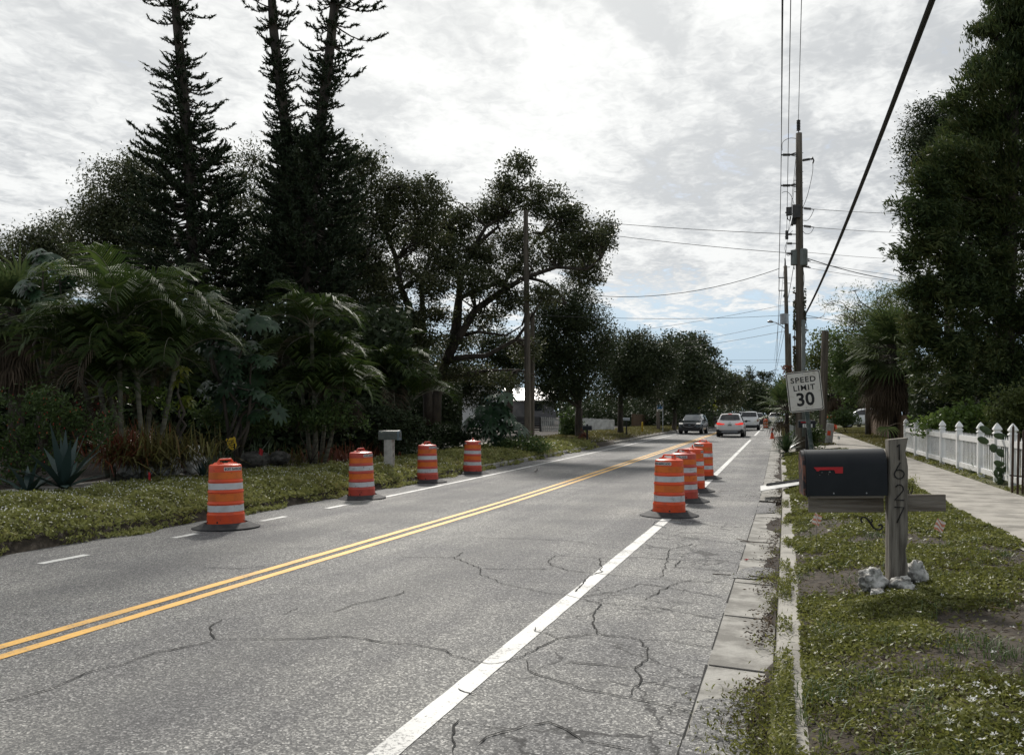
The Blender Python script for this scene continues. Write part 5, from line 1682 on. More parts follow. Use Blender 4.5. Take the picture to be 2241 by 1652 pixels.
ZC = 1.945
SWd, SHt = .612, .745
pl = MB().prism(rrect(SWd, SHt, .045), .004, Matrix.Translation((0, -.012, ZC))).build('sign_plate', M['signface'], t)
oa, ob_ = rrect(SWd - .024, SHt - .024, .038), rrect(SWd - .052, SHt - .052, .026)
fr = MB()
n = len(oa)
fr.add([(x, -.0155, z + ZC) for x, z in oa] + [(x, -.0155, z + ZC) for x, z in ob_], [(i, (i + 1) % n, (i + 1) % n + n, i + n) for i in range(n)])
fr.build('border', M['blackpaint'], pl)
lt = MB()
up_text(lt, 'SPEED', .142, Matrix.Translation((-.005, -.0158, ZC + .215)), .0026, 1.06, 1.14)
up_text(lt, 'LIMIT', .142, Matrix.Translation((.0, -.0158, ZC + .068)), .0026, 1.02, 1.16)
up_text(lt, '30', .335, Matrix.Translation((.0, -.0158, ZC - .145)), .0085, .98, 1.0)
lt.build('lettering', M['blackpaint'], pl)
bo = MB()
for z in (ZC + .325, ZC - .305):
    bo.tube([(0, -.013, z), (0, -.021, z)], .010, 8)
bo.build('bolt', M['steel'], pl)

# ================================================================== UTILITY POLES
def pole_tube(mb, foot, top, r0, r1, n=12):
    pts = [foot.lerp(top, i / 10) for i in range(11)]
    mb.tube(pts, [r0 + (r1 - r0) * i / 10 for i in range(11)], n)


def local(mb, base):
    mb.v = [tuple(Vector(v) - base) for v in mb.v]
    return mb


WC = []       # wires to build: label, points, radius, sag

MD = 32.5
foot = gpt(1752, MD)
t = thing('utility_pole', 'tall brown utility pole with a transformer, standing behind the speed limit sign', 'utility pole', foot, group='utility poles')
mb = MB()
pole_tube(mb, foot - Vector((0, 0, .3)), U(1748.5, 292, MD), .185, .115)
local(mb, foot).build('pole_shaft', M['pole'], t, True)
ins = MB()
ins.tube([U(1748, 292, MD), U(1747, 262, MD)], .022, 6)
for i in range(7):
    ins.tube([U(1747.6, 286 - i * 3.4, MD), U(1747.5, 284.4 - i * 3.4, MD)], .075, 8)
local(ins, foot).build('top_insulator', M['darksteel'], t)
for vv, ur in ((338, 1710), (405, 1709)):
    b = MB()
    b.tube([U(1745, vv, MD), U(ur, vv + 1.5, MD)], .03, 6)
    b.tube([U(1745, vv - 5, MD), U(1729, vv + .5, MD)], .018, 5)
    b.tube([U(1745, vv + 5, MD), U(1729, vv + 1.5, MD)], .018, 5)
    for i in range(6):
        b.tube([U(1714 + i * 2.6, vv + 1.3, MD), U(1715.2 + i * 2.6, vv + 1.2, MD)], .055, 7)
    local(b, foot).build('standoff_insulator', M['darksteel'], t)
b = MB()
b.tube([U(1752, 352, MD), U(1778, 348, MD)], .03, 6)
b.tube([U(1776, 350, MD), U(1778, 344, MD), U(1781, 352, MD), U(1779, 358, MD)], .03, 6)
for i in range(5):
    b.tube([U(1758 + i * 3, 351 - i * .5, MD), U(1759.2 + i * 3, 350.8 - i * .5, MD)], .055, 7)
local(b, foot).build('standoff_insulator', M['darksteel'], t)
b = MB()
cb_ = [(U(1757.5, 545, MD - .05)), (U(1757.5, 582, MD - .05))]
b.tube([cb_[1], cb_[1] + Vector((0, 0, .03)), cb_[0] - Vector((0, 0, .04)), cb_[0]], [.15, .17, .17, .13], 16)
b.tube([U(1738.5, 548, MD + .05), U(1738.5, 580, MD + .05)], .14, 14)
local(b, foot).build('transformer', M['silver'], t, False)
b = MB()
b.box(U(1727, 463, MD), (.22, .2, .3))
b.tube([U(1719, 466, MD), U(1727, 462, MD), U(1733, 470, MD)], .03, 6)
b.tube([U(1722, 468, MD), U(1724, 480, MD), U(1729, 484, MD), U(1731, 474, MD)], .022, 6)
b.tube([U(1741, 462, MD), U(1736, 480, MD), U(1733, 494, MD)], .06, 6)
b.tube([U(1743, 470, MD), U(1739, 492, MD)], .045, 6)
b.box(U(1743, 463, MD - .1), (.3, .2, .5))
local(b, foot).build('cutout_switch', M['darksteel'], t)
def flush(nm='line_insulator'):
    global b
    local(b, foot).build(nm, M['darksteel'], t)
    b = MB()


b = MB()
for i, vv in enumerate((455, 494)):
    b.tube([U(1752, vv, MD), U(1782, vv + 4, MD)], .018, 5)
    for k in range(6):
        b.tube([U(1760 + k * 2.6, vv + 1 + k * .3, MD), U(1760.9 + k * 2.6, vv + 1.1 + k * .3, MD)], .055, 7)
    flush()
for i, vv in enumerate((568, 582)):
    b.tube([U(1752, vv, MD), U(1774, vv + 4, MD)], .018, 5)
    for k in range(5):
        b.tube([U(1759 + k * 2.6, vv + 1 + k * .3, MD), U(1759.9 + k * 2.6, vv + 1.1 + k * .3, MD)], .045, 7)
    flush()
for vv in (513, 533, 555):
    b.tube([U(1743, vv, MD), U(1722, vv, MD)], .022, 5)
    for k in range(4):
        b.tube([U(1724 + k * 2.6, vv, MD), U(1725 + k * 2.6, vv, MD)], .05, 7)
    flush()
b.tube([U(1722, 505, MD), U(1722, 524, MD)], .06, 7)
for vv, s_ in ((335, 1), (342, -1), (376, 1), (395, -1), (400, 1), (420, -1), (440, 1), (470, 1), (485, -1), (520, 1)):
    b.tube([U(1748, vv, MD), U(1748 + 10 * s_, vv, MD)], .012, 5)
    flush('climbing_peg')
b = MB()
b.tube([U(1758, 700, MD - .22), U(1759.5, 955, MD - .22)], .075, 8)
local(b, foot).build('conduit', M['silver'], t, True)
b = MB()


def arc(pts, mb, r=.01, n=5):
    """smooth curve through picture points at the pole's distance"""
    P = [U(u, v, MD + dz) for u, v, dz in pts]
    out = []
    for i in range(len(P) - 1):
        p0, p1, p2, p3 = P[max(0, i - 1)], P[i], P[i + 1], P[min(len(P) - 1, i + 2)]
        for k in range(6):
            s_ = k / 6
            out.append(.5 * ((2 * p1) + (p2 - p0) * s_ + (2 * p0 - 5 * p1 + 4 * p2 - p3) * s_ * s_ + (3 * p1 - 3 * p2 + p3 - p0) * s_ ** 3))
    out.append(P[-1])
    mb.tube(out, r, n, False)


arc([(1712, 330, 0), (1713, 312, 0), (1728, 303, 0), (1744, 304, 0)], b)
arc([(1711, 422, 0), (1722, 420, 0), (1732, 430, 0), (1740, 455, 0)], b)
arc([(1779, 358, 0), (1778, 380, 0), (1768, 425, 0), (1757, 455, 0)], b)
arc([(1781, 460, 0), (1774, 475, 0), (1766, 483, 0), (1756, 482, 0)], b)
arc([(1781, 499, 0), (1774, 510, 0), (1764, 512, 0), (1756, 505, 0)], b)
arc([(1741, 545, 0), (1725, 560, 0), (1718, 545, 0), (1722, 530, 0)], b)
arc([(1746, 310, 0), (1742, 370, 0), (1736, 430, 0), (1730, 470, 0)], b, .008)
arc([(1742, 450, 0), (1728, 500, 0), (1718, 520, 0), (1735, 505, 0)], b, .008)
arc([(1757, 585, 0), (1760, 610, 0), (1757, 650, 0), (1758, 690, 0)], b, .01)
arc([(1740, 575, 0), (1738, 590, 0), (1733, 560, 0), (1724, 555, 0)], b, .008)
arc([(1760, 690, 0), (1766, 720, 0), (1758, 735, 0), (1764, 700, 0)], b, .012)
local(b, foot).build('jumper_cable', M['wire'], t)

# creeper climbing the pole
n = 1500
vv = 630 + 300 * rng.random(n) ** .75
sd = np.where(rng.random(n) < .6, -1, 1)
aa = rng.random(n) * 6.28
vn = np.array([noise.noise(Vector((v * .05, s_ * 3, 0))) for v, s_ in zip(vv, sd)])
k = (vn > -.15) | (vv > 850)
vv, sd, aa = vv[k], sd[k], aa[k]
C = np.array([tuple(U(1750 + s_ * (9 + 5 * random.random() + (9 * random.random() if v > 860 else 0)), v, MD + .25 * math.sin(a))) for v, s_, a in zip(vv, sd, aa)])
vf = thing('climbing_vine', 'leafy creeper climbing the tall brown utility pole', 'climbing plant', foot)
leaves('foliage', C - np.array(foot), rng.normal(size=C.shape), .10, .07, M['vine'], vf)
b = MB()
for s_ in (-1, 1):
    arc([(1750 + s_ * 11, 960, 0), (1750 + s_ * 9, 850, .1), (1750 + s_ * 11, 740, -.1), (1750 + s_ * 9, 640, 0)], b, .015)
local(b, foot).build('stem', M['bark'], vf)

FD = 56.0
foot2 = gpt(1727, FD)
t = thing('utility_pole', 'farther leaning utility pole carrying a grey transformer and a street lamp', 'utility pole', foot2, group='utility poles')
mb = MB()
pole_tube(mb, foot2 - Vector((0, 0, .3)), U(1719, 582, FD), .18, .11)
local(mb, foot2).build('pole_shaft', M['pole'], t, True)
b = MB()
b.tube([U(1719, 582, FD), U(1718, 566, FD)], .05, 6)
for vv in (608, 636):
    b.tube([U(1719, vv, FD), U(1704, vv, FD)], .035, 6)
b.tube([U(1719, 640, FD), U(1716, 650, FD)], .08, 6)
for vv in (585, 620, 660, 690):
    b.tube([U(1714, vv, FD), U(1729, vv, FD)], .02, 5)
local(b, foot2).build('standoff_insulator', M['darksteel'], t)
b = MB().tube([U(1716, 709, FD), U(1716, 687, FD)], .27, 14)
local(b, foot2).build('transformer', M['steel'], t, False)
b = MB()
b.tube([U(1721, 722, FD), U(1710, 713, FD), U(1698, 706, FD), U(1688, 704.5, FD)], [.03, .03, .03, .03], 6)
lamp = local(b, foot2).build('lamp_arm', M['steel'], t, True)
b = MB().tube([U(1692, 705, FD), U(1687, 703.5, FD), U(1681, 704, FD), U(1679.5, 705, FD)], [.05, .10, .08, .02], 8)
local(b, foot2).build('lamp_head', M['steel'], lamp, True)
b = MB()
b.tube([U(1729, 730, FD), U(1733, 900, FD)], .07, 6)
local(b, foot2).build('conduit', M['pole'], t, True)
n = 700
C = np.array([tuple(U(1724 + random.gauss(0, 6), 800 + 70 * random.random() ** 1.3, FD + random.gauss(0, .2))) for _ in range(n)])
vf = thing('climbing_vine', 'rusty red creeper around the farther leaning utility pole', 'climbing plant', foot2)
leaves('foliage', C - np.array(foot2), rng.normal(size=C.shape), .13, .09, M['bromred'], vf)

# left poles
LD = 37.5
foot3 = gpt(1156, LD)
t = thing('utility_pole', 'tall bare grey wooden pole in front of the large oak', 'utility pole', foot3, group='utility poles')
mb = MB()
pole_tube(mb, foot3 - Vector((0, 0, .3)), U(1150.5, 461, LD), .165, .105)
local(mb, foot3).build('pole_shaft', M['pole'], t, True)
b = MB()
for vv in (472, 490):
    b.tube([U(1152, vv, LD), U(1163, vv, LD)], .03, 6)
b.tube([U(1147, 520, LD), U(1143, 524, LD)], .02, 5)
b.tube([U(1153, 640, LD), U(1160, 640, LD)], .02, 5)
local(b, foot3).build('line_insulator', M['darksteel'], t)
foot4 = gpt(1163, 41)
t = thing('utility_pole', 'shorter grey pole close behind the tall bare one', 'utility pole', foot4, group='utility poles')
mb = MB()
pole_tube(mb, foot4 - Vector((0, 0, .3)), U(1165.5, 684, 41), .15, .11)
local(mb, foot4).build('pole_shaft', M['pole'], t, True)
b = MB().tube([U(1165, 690, 41), U(1172, 691, 41)], .02, 5)
local(b, foot4).build('line_insulator', M['darksteel'], t)
# short pole and far pole
foot5 = gpt(1799, 38.5)
t = thing('utility_pole', 'short cut-off wooden pole standing beside the sidewalk', 'utility pole', foot5, group='utility poles')
mb = MB()
top = U(1806, 724, 38.5)
pts = [(foot5 - Vector((0, 0, .3))).lerp(top, i / 10) for i in range(11)]
mb.tube(pts, [.17 - .02 * i / 10 for i in range(11)], 12)
smooth_by_angle(local(mb, foot5).build('pole_shaft', M['pole'], t))
foot6 = gpt(1441.5, 71)
t = thing('utility_pole', 'far dark pole standing beside the bus stop sign', 'utility pole', foot6, group='utility poles')
mb = MB()
pole_tube(mb, foot6 - Vector((0, 0, .3)), U(1437, 800, 71), .17, .13)
local(mb, foot6).build('pole_shaft', M['pole'], t, True)


# ------------------------------------------------------------------ wires
def wire(label, a, b_, r=.010, sag=.0, name='power_line', n=14, mids=None, mt='wire', group=None):
    P = []
    for i in range(n + 1):
        s_ = i / n
        P.append(Vector(a).lerp(Vector(b_), s_) - Vector((0, 0, sag * 4 * s_ * (1 - s_))))
    o = MB().tube(P, r, 5, False).build(name, M[mt])
    return tag(o, label, 'cable', group)


def through(p0, p1, k):
    """the line from p0 through p1, carried on k times as far"""
    return p0 + (p1 - p0) * k


G_ = 'overhead lines along the road'
wire('upper left overhead wire of the three running over the camera', U(1710, 339, MD), through(U(1710, 339, MD), U(1711.5, 0, 19.7), 3.2), .0125, .12, group=G_)
wire('lower left overhead wire tied to the second standoff', U(1709, 406, MD), through(U(1709, 406, MD), U(1713.5, 0, 18.4), 2.7), .0125, .12, group=G_)
wire('middle thin overhead wire ending at the switch on the tall pole', U(1722, 505, MD), through(U(1722, 505, MD), U(1730.5, 0, 16.6), 2.4), .010, .10, group=G_)
wire('overhead wire tied to the very top of the tall pole', U(1747.5, 262, MD), through(U(1747.5, 262, MD), U(1754, 0, 21.5), 3.4), .011, .12, group=G_)
wire('upper wire between the two near-side poles', U(1710, 339, MD), U(1704, 608, FD), .012, .25, group=G_)
wire('second wire between the two near-side poles', U(1709, 406, MD), U(1704, 636, FD), .012, .25, group=G_)
wire('wire from the tall pole top to the farther pole top', U(1747, 292, MD), U(1718, 567, FD), .012, .25, group=G_)
wire('low slack wire between the two near-side poles', U(1743, 540, MD), U(1717, 680, FD), .014, .35, group=G_)
for i, (va, vb) in enumerate(((608, 800), (636, 815), (567, 790), (680, 830), (720, 850))):
    wire(('highest', 'second', 'top', 'sagging', 'lowest')[i] + ' wire running on from the farther pole down the road', U(1706 if i < 2 else 1718, va, FD), U(1700 - i * 3, vb, 130), .014, .3, group='lines running on down the road')
wire('higher thin wire crossing the road from the bare pole', U(1160, 472, LD), U(1742, 513, MD), .011, .10, group='wires crossing the road')
wire('lower thin wire crossing the road from the bare pole', U(1160, 490, LD), U(1742, 555, MD), .011, .12, group='wires crossing the road')
wire('drooping service cable from the house behind the oak to the farther pole', U(1240, 640, 62), U(1706, 588, FD), .022, .95, group='wires crossing the road')
wire('level wire from the shorter grey pole to the farther pole', U(1168, 690, 41), U(1716, 690, FD), .012, .2, group='wires crossing the road')
wire('rising thin wire from the roadside trees to the farther pole', U(1290, 735, 75), U(1715, 668, FD), .013, .2, group='wires crossing the road')
wire('wire dropping to the trees left of the street lamp', U(1400, 762, 85), U(1716, 705, FD), .013, .2, group='wires crossing the road')
wire('wire dropping to the trees below the street lamp', U(1400, 770, 85), U(1716, 725, FD), .015, .2, group='wires crossing the road')
wire('upper of two level wires low over the far road', U(1400, 788, 120), U(1724, 787, 110), .016, .05, group='wires crossing the road')
wire('lower of two level wires low over the far road', U(1400, 793, 120), U(1724, 793, 110), .016, .05, group='wires crossing the road')
wire('black cable slanting down to the dark roadside trees', U(1400, 868, 90), U(1700, 808, 90), .03, .6, group='wires crossing the road')
for i, (va, vb, r) in enumerate(((458, 470, .010), (498, 512, .010), (552, 572, .008), (572, 616, .009), (585, 630, .008))):
    wire(('topmost', 'second', 'third', 'fourth', 'lowest')[i] + ' thin wire from the tall pole into the cedar', U(1780 if i < 2 else 1760, va, MD), U(2060, vb, 44), r, .05, group='wires going into the cedar')
wire('thicker twisted cable from the tall pole into the cedar', U(1758, 563, MD), U(2060, 622, 42), .018, .25, group='wires going into the cedar')
wire('thin cable from the creeper into the feathery tree', U(1762, 690, MD), U(1960, 712, 46), .012, .1, group='wires going into the cedar')
wire('guy wire slanting down behind the short pole', U(1762, 740, MD), U(1850, 830, 46), .010, .1, group='wires going into the cedar')
# thick twin cable overhead
a, b_ = U(1761, 690, MD - .2), U(2040, 0, 8.6)
e = through(a, b_, 1.55)
pts = []
for i in range(41):
    s_ = i / 40
    pts.append(a.lerp(e, s_) - Vector((0, 0, .30 * 4 * s_ * (1 - s_) - .30 * 4 * (1 / 1.55) * (1 - 1 / 1.55) * s_ * 1.55 if s_ < .646 else 0)))
pts = [a.lerp(e, i / 40) - Vector((0, 0, .55 * 4 * (i / 40) * (1 - i / 40))) + Vector((0, 0, .55 * 4 * .645 * .355)) * min(1, (i / 40) / .645) for i in range(41)]
tb = MB()
tb.tube([p + Vector((.017, 0, 0)) for p in pts], .019, 6)
tb.tube([p + Vector((-.017, .0, -.012)) for p in pts], .019, 6)
tag(tb.build('power_line', M['wire']), 'thick black twin cable slanting up from the tall pole overhead', 'cable')
b = MB()
arc([(1762, 696, 0), (1790, 696, 0), (1804, 688, 1), (1808, 668, 2), (1826, 659, 3), (1848, 666, 4), (1858, 690, 5), (1865, 715, 6)], b, .012)
tag(b.build('power_line', M['wire']), 'looped black cable bowing out right of the vine covered pole', 'cable')

# ================================================================== CARS
def lerp_keys(keys, x):
    xs = [k[0] for k in keys]
    return [float(np.interp(x, xs, [k[j] for k in keys])) for j in range(1, len(keys[0]))]


# stations rear (0) to front: x, z bottom, z belt, z roof, half width low, half width belt, half width roof
SUV = [(0.0, .50, .80, .80, .78, .74, .74), (.05, .40, .95, .96, .86, .83, .80), (.14, .33, 1.05, 1.08, .91, .87, .82), (.22, .30, 1.08, 1.20, .935, .88, .78), (.42, .27, 1.09, 1.56, .94, .89, .66), (.55, .25, 1.09, 1.63, .945, .89, .64),
       (1.1, .24, 1.08, 1.68, .95, .90, .66), (2.0, .24, 1.06, 1.69, .95, .90, .66), (2.7, .24, 1.04, 1.64, .95, .90, .64), (3.0, .24, 1.04, 1.56, .95, .90, .63), (3.45, .24, 1.04, 1.27, .945, .90, .69), (3.78, .24, 1.03, 1.06, .945, .90, .74), (4.1, .25, 1.0, 1.02, .94, .88, .74), (4.45, .27, .93, .94, .92, .84, .72), (4.6, .32, .84, .85, .87, .80, .70), (4.68, .42, .66, .67, .78, .74, .66)]
BOXY = [(0.0, .52, .90, .90, .80, .78, .76), (.05, .42, 1.05, 1.06, .88, .86, .82), (.10, .36, 1.12, 1.16, .91, .89, .82), (.16, .33, 1.15, 1.30, .925, .89, .80), (.32, .30, 1.15, 1.72, .93, .89, .72), (.45, .28, 1.15, 1.78, .93, .89, .70),
        (1.1, .28, 1.14, 1.82, .93, .89, .71), (2.2, .28, 1.12, 1.82, .93, .89, .71), (2.9, .28, 1.11, 1.75, .93, .89, .70), (3.1, .28, 1.11, 1.66, .93, .89, .69), (3.5, .28, 1.11, 1.32, .93, .89, .73), (3.75, .28, 1.10, 1.12, .93, .89, .76), (4.1, .29, 1.06, 1.08, .92, .87, .75), (4.5, .31, 1.0, 1.01, .90, .84, .74), (4.68, .36, .86, .87, .86, .80, .72), (4.74, .46, .70, .71, .78, .74, .68)]


def make_car(label, loc, rz, keys, paint, face, group='cars on the road', lights_on=False, simple=False):
    t = thing('parked_car' if group.startswith('park') else 'car', label, 'car', loc, rz, group)
    # local: +y forward, centre of the car at the origin
    LEN = keys[-1][0]
    sec = lambda x: lerp_keys(keys, x)
    xs = sorted(set([k[0] for k in keys] + [.3, .8, 1.5, 2.35, 3.2, 3.6]))
    b = MB()
    rings = []
    for x in xs:
        zb, zm, zr, wl, wm, wr = sec(x)
        h = [(0, zb), (wl * .82, zb), (wl * .97, zb + .07), (wl, zb + (zm - zb) * .45), (wl * .985, zb + (zm - zb) * .72), (wm, zm), (wm + (wr - wm) * .5, zm + (zr - zm) * .5), (wr, zm + (zr - zm) * .92), (wr * .86, zr - (zr - zm) * .015), (wr * .4, zr + .012), (0, zr + .016)]
        ring = [(p[0], x - LEN / 2, p[1]) for p in h] + [(-p[0], x - LEN / 2, p[1]) for p in reversed(h[1:-1])]
        rings.append(ring)
    n = len(rings[0])
    vs = [v for r_ in rings for v in r_]
    fs = [tuple(reversed(range(n))), tuple((len(xs) - 1) * n + i for i in range(n))]
    for j in range(len(xs) - 1):
        for i in range(n):
            fs.append((j * n + i, j * n + (i + 1) % n, (j + 1) * n + (i + 1) % n, (j + 1) * n + i))
    b.add(vs, fs)
    bo = b.build('body', M[paint], t, True)
    sb = bo.modifiers.new('sub', 'SUBSURF')
    sb.levels = sb.render_levels = 1
    Y = lambda x: x - LEN / 2
    # side glass, three panes per side
    zsill = .10
    for s_ in (-1, 1):
        panes = [(.62, 1.25), (1.32, 2.18), (2.26, 3.22)]
        for a, c in panes:
            g_ = MB()
            m = 5
            lo, hi = [], []
            for i in range(m + 1):
                x = a + (c - a) * i / m
                zb, zm, zr, wl, wm, wr = sec(x)
                for q, lst in ((.12, lo), (.80, hi)):
                    w = wm + (wr - wm) * q + .012
                    lst.append((s_ * w, Y(x), zm + (zr - zm) * q))
            g_.add(lo + hi, [(i, i + 1, m + 2 + i, m + 1 + i) for i in range(m)])
            g_.build('side_window', M['glass'], t, True)

    def across(x0, x1, z0f, z1f, wf, mt, nm, off, n_=6, curve=.05):
        """a pane across the car between two stations on the top surface"""
        g_ = MB()
        vs_ = []
        for x in np.linspace(x0, x1, 5):
            zb, zm, zr, wl, wm, wr = sec(x)
            for i in range(n_ + 1):
                q = -1 + 2 * i / n_
                vs_.append((q * wr * wf, Y(x) + off[0] + (curve * q * q if off[0] < 0 else -curve * q * q), zr + off[1] - .015 * q * q))
        for j in range(4):
            for i in range(n_):
                g_.f.append((j * (n_ + 1) + i, j * (n_ + 1) + i + 1, (j + 1) * (n_ + 1) + i + 1, (j + 1) * (n_ + 1) + i))
        g_.v = vs_
        return g_.build(nm, M[mt], t, True)
    k4 = keys[3][0]
    across(k4 + .0, keys[4][0] + .06, 0, 0, .90, 'glass', 'rear_window', (-.045, .02))
    across(keys[9][0] + .04, keys[11][0] - .04, 0, 0, .88, 'screen' if face == 'front' else 'glass', 'windscreen', (.02, .035))
    # wheels
    for sx in (-1, 1):
        for xw in (.93, LEN - .90):
            w = MB()
            c = Vector((sx * .83, Y(xw), .36))
            w.tube([c + Vector((-sx * .13, 0, 0)), c + Vector((-sx * .11, 0, 0)), c + Vector((sx * .11, 0, 0)), c + Vector((sx * .135, 0, 0))], [.34, .36, .36, .335], 22)
            wo = smooth_by_angle(w.build('wheel', M['tyre'], t), 40)
            r_ = MB()
            r_.tube([c + Vector((sx * .13, 0, 0)), c + Vector((sx * .142, 0, 0))], [.24, .22], 18)
            r_.build('rim', M['rim'], wo)
            a_ = MB()
            a_.lathe([(.37, -.02), (.43, -.02), (.43, .13), (.37, .13)], 24, a0=0, a1=math.pi)
            a_.v = [(c.x + sx * (z - .0) * 1.0, c.y + x, c.z + y) for x, y, z in a_.v]
            a_.build('wheel_arch', M['trim'], t, True)
    # mirrors
    for sx in (-1, 1):
        m_ = MB()
        m_.tube([(sx * .88, Y(3.15), 1.10), (sx * .97, Y(3.14), 1.13), (sx * 1.08, Y(3.12), 1.14), (sx * 1.11, Y(3.12), 1.14)], [.04, .09, .085, .03], 8)
        m_.build('mirror', M['trim' if face != 'boxrear' else paint], t, True)
    q = MB()
    if face in ('rear', 'boxrear', 'simple_rear'):
        zk = keys[2][2]
        # lower bumper
        q.prism([(-.84, .30), (-.90, .42), (-.90, .52), (-.80, .56), (-.70, .47), (.70, .47), (.80, .56), (.90, .52), (.90, .42), (.84, .30), (.6, .24), (-.6, .24)], .16, Matrix.Translation((0, Y(.045), 0)))
        q.build('lower_bumper', M['trim'], t)
        if face == 'rear':
            MB().prism([(-.56, .34), (-.60, .40), (-.50, .425), (.50, .425), (.60, .40), (.56, .34)], .03, Matrix.Translation((0, Y(-.045), 0))).build('skid_plate', M['rim'], t)
            for sx in (-1, 1):
                e_ = MB().tube([(sx * .62, Y(.03), .375), (sx * .62, Y(-.06), .375)], .055, 12)
                e_.build('exhaust', M['darksteel'], t, True)
                l_ = MB()
                pts = [(sx * .92, .94), (sx * .90, 1.03), (sx * .70, 1.02), (sx * .60, .975), (sx * .36, .95), (sx * .40, .89), (sx * .62, .875), (sx * .86, .87)]
                if sx < 0:
                    pts = pts[::-1]
                m = len(pts)
                yf = lambda x: Y(.005) + .16 * max(0, abs(x) - .45) ** 1.3
                l_.add([(x, yf(x) + .02 - .02, z) for x, z in pts] + [(x, yf(x) + .12, z) for x, z in pts], [tuple(reversed(range(m))), tuple(range(m, 2 * m))] + [(i, (i + 1) % m, (i + 1) % m + m, i + m) for i in range(m)])
                l_.v = [(x, y - .02, z) for x, y, z in l_.v]
                l_.build('tail_light', M['taillit'], t)
            MB().tube([(-.13, Y(.50), 1.635), (.13, Y(.50), 1.635)], .014, 6).build('brake_light', M['taillit'], t)
            ring = [(0.055 * math.cos(a), Y(-.015), 1.0 + .055 * math.sin(a)) for a in np.linspace(0, 6.283, 15)]
            MB().tube(ring, .009, 5).build('round_emblem', M['trim'], t)
            sp_ = MB().prism([(-.64, 1.64), (.64, 1.64), (.62, 1.675), (-.62, 1.675)], .18, Matrix.Translation((0, Y(.46), 0)))
            sp_.build('roof_spoiler', M[paint], t, bevel=.01)
            f_ = MB().prism([(-.02, 0), (.02, 0), (.0, .07)], .12, Matrix.Translation((0, Y(1.1), 1.69)))
            f_.build('roof_fin', M[paint], t)
            zp, yp = .86, Y(-.02)
        elif face == 'boxrear':
            for sx in (-1, 1):
                l_ = MB().prism([(sx * .89, .84), (sx * .89, 1.12), (sx * .80, 1.12), (sx * .77, .98), (sx * .77, .84)][::sx], .16, Matrix.Translation((0, Y(.055), 0)))
                l_.build('tail_light', M['tailoff'], t)
                rr = MB().tube([(sx * .66, Y(.7), 1.85), (sx * .68, Y(1.0), 1.89), (sx * .68, Y(2.5), 1.88), (sx * .66, Y(2.9), 1.80)], .02, 6)
                rr.build('roof_rail', M['trim'], t, True)
            MB().prism([(-.30, .24), (.30, .24), (.26, .42), (-.26, .42)], .06, Matrix.Translation((0, Y(-.05), 0))).build('tow_bar', M['trim'], t)
            zp, yp = .90, Y(.005)
        else:
            for sx in (-1, 1):
                MB().prism([(sx * .88, .88), (sx * .88, 1.04), (sx * .60, 1.0), (sx * .62, .90)][::sx], .14, Matrix.Translation((0, Y(.06), 0))).build('tail_light', M['tailoff'], t)
            zp, yp = .80, Y(-.01)
        pl = MB().box((0, yp, zp), (.31, .02, .16)).build('number_plate', M['sticker'], t)
        MB().box((0, yp - .0115, zp - .005), (.22, .002, .055)).build('plate_marks', M['bluegrey'], pl)
    else:
        q.prism([(-.80, .30), (-.88, .44), (-.86, .56), (-.60, .50), (.60, .50), (.86, .56), (.88, .44), (.80, .30), (.5, .25), (-.5, .25)], .14, Matrix.Translation((0, Y(LEN) - .05, 0)))
        q.build('lower_bumper', M['trim'], t)
        g_ = MB().prism([(-.52, .66), (-.46, .56), (.46, .56), (.52, .66), (.46, .82), (.3, .86), (-.3, .86), (-.46, .82)], .08, Matrix.Translation((0, Y(LEN) - .005, 0)))
        go = g_.build('grille', M['trim'], t)
        ring = [(.50 * math.cos(a), Y(LEN) + .04, .71 + .15 * math.sin(a)) for a in np.linspace(0, 6.283, 25)]
        MB().tube(ring, .012, 5).build('grille_frame', M['rim'], go)
        MB().lathe([(0, 0), (.10, 0), (.10, .012), (0, .015)], 18).build('oval_emblem', M['bluegrey'], go)
        em = go.children[-1] if go.children else None
        for o_ in [o for o in COL.objects if o.parent == go and o.name.startswith('oval')]:
            o_.matrix_local = Matrix.Translation((0, Y(LEN) + .045, .73)) @ Matrix.Rotation(R(90), 4, 'X') @ Matrix.Diagonal((1, .45, 1, 1))
        for sx in (-1, 1):
            l_ = MB().prism([(sx * .84, .80), (sx * .86, .90), (sx * .62, .92), (sx * .52, .86), (sx * .56, .80)][::sx], .30, Matrix.Translation((0, Y(LEN) - .20, 0)))
            l_.build('headlight', M['headlit'], t)
            MB().prism([(sx * .80, .48), (sx * .80, .56), (sx * .62, .53), (sx * .64, .48)][::sx], .06, Matrix.Translation((0, Y(LEN) - .03, 0))).build('fog_light', M['rim'], t)
    return t


def emis(name, c, e, base):
    m = bpy.data.materials.new(name)
    m.use_nodes = True
    t = NT(m.node_tree)
    p = t.n('ShaderNodeBsdfPrincipled', None, Base_Color=(*base, 1), Roughness=.25)
    p.inputs['Emission Color'].default_value = (*c, 1)
    p.inputs['Emission Strength'].default_value = e
    t.n('ShaderNodeOutputMaterial', None, Surface=p.outputs[0])
    return m


M['taillit'] = emis('lit_tail_light', (1.0, .05, .03), .45, (.5, .02, .02))
M['tailoff'] = mat('tail_light_red', (.22, .01, .012), (.18, .01, .012), 4, .2)
M['headlit'] = emis('clear_headlight', (1.0, .95, .85), .25, (.6, .6, .6))

HD = math.atan(.0086)


def road_pos(u, d):
    return gpt(u, d)


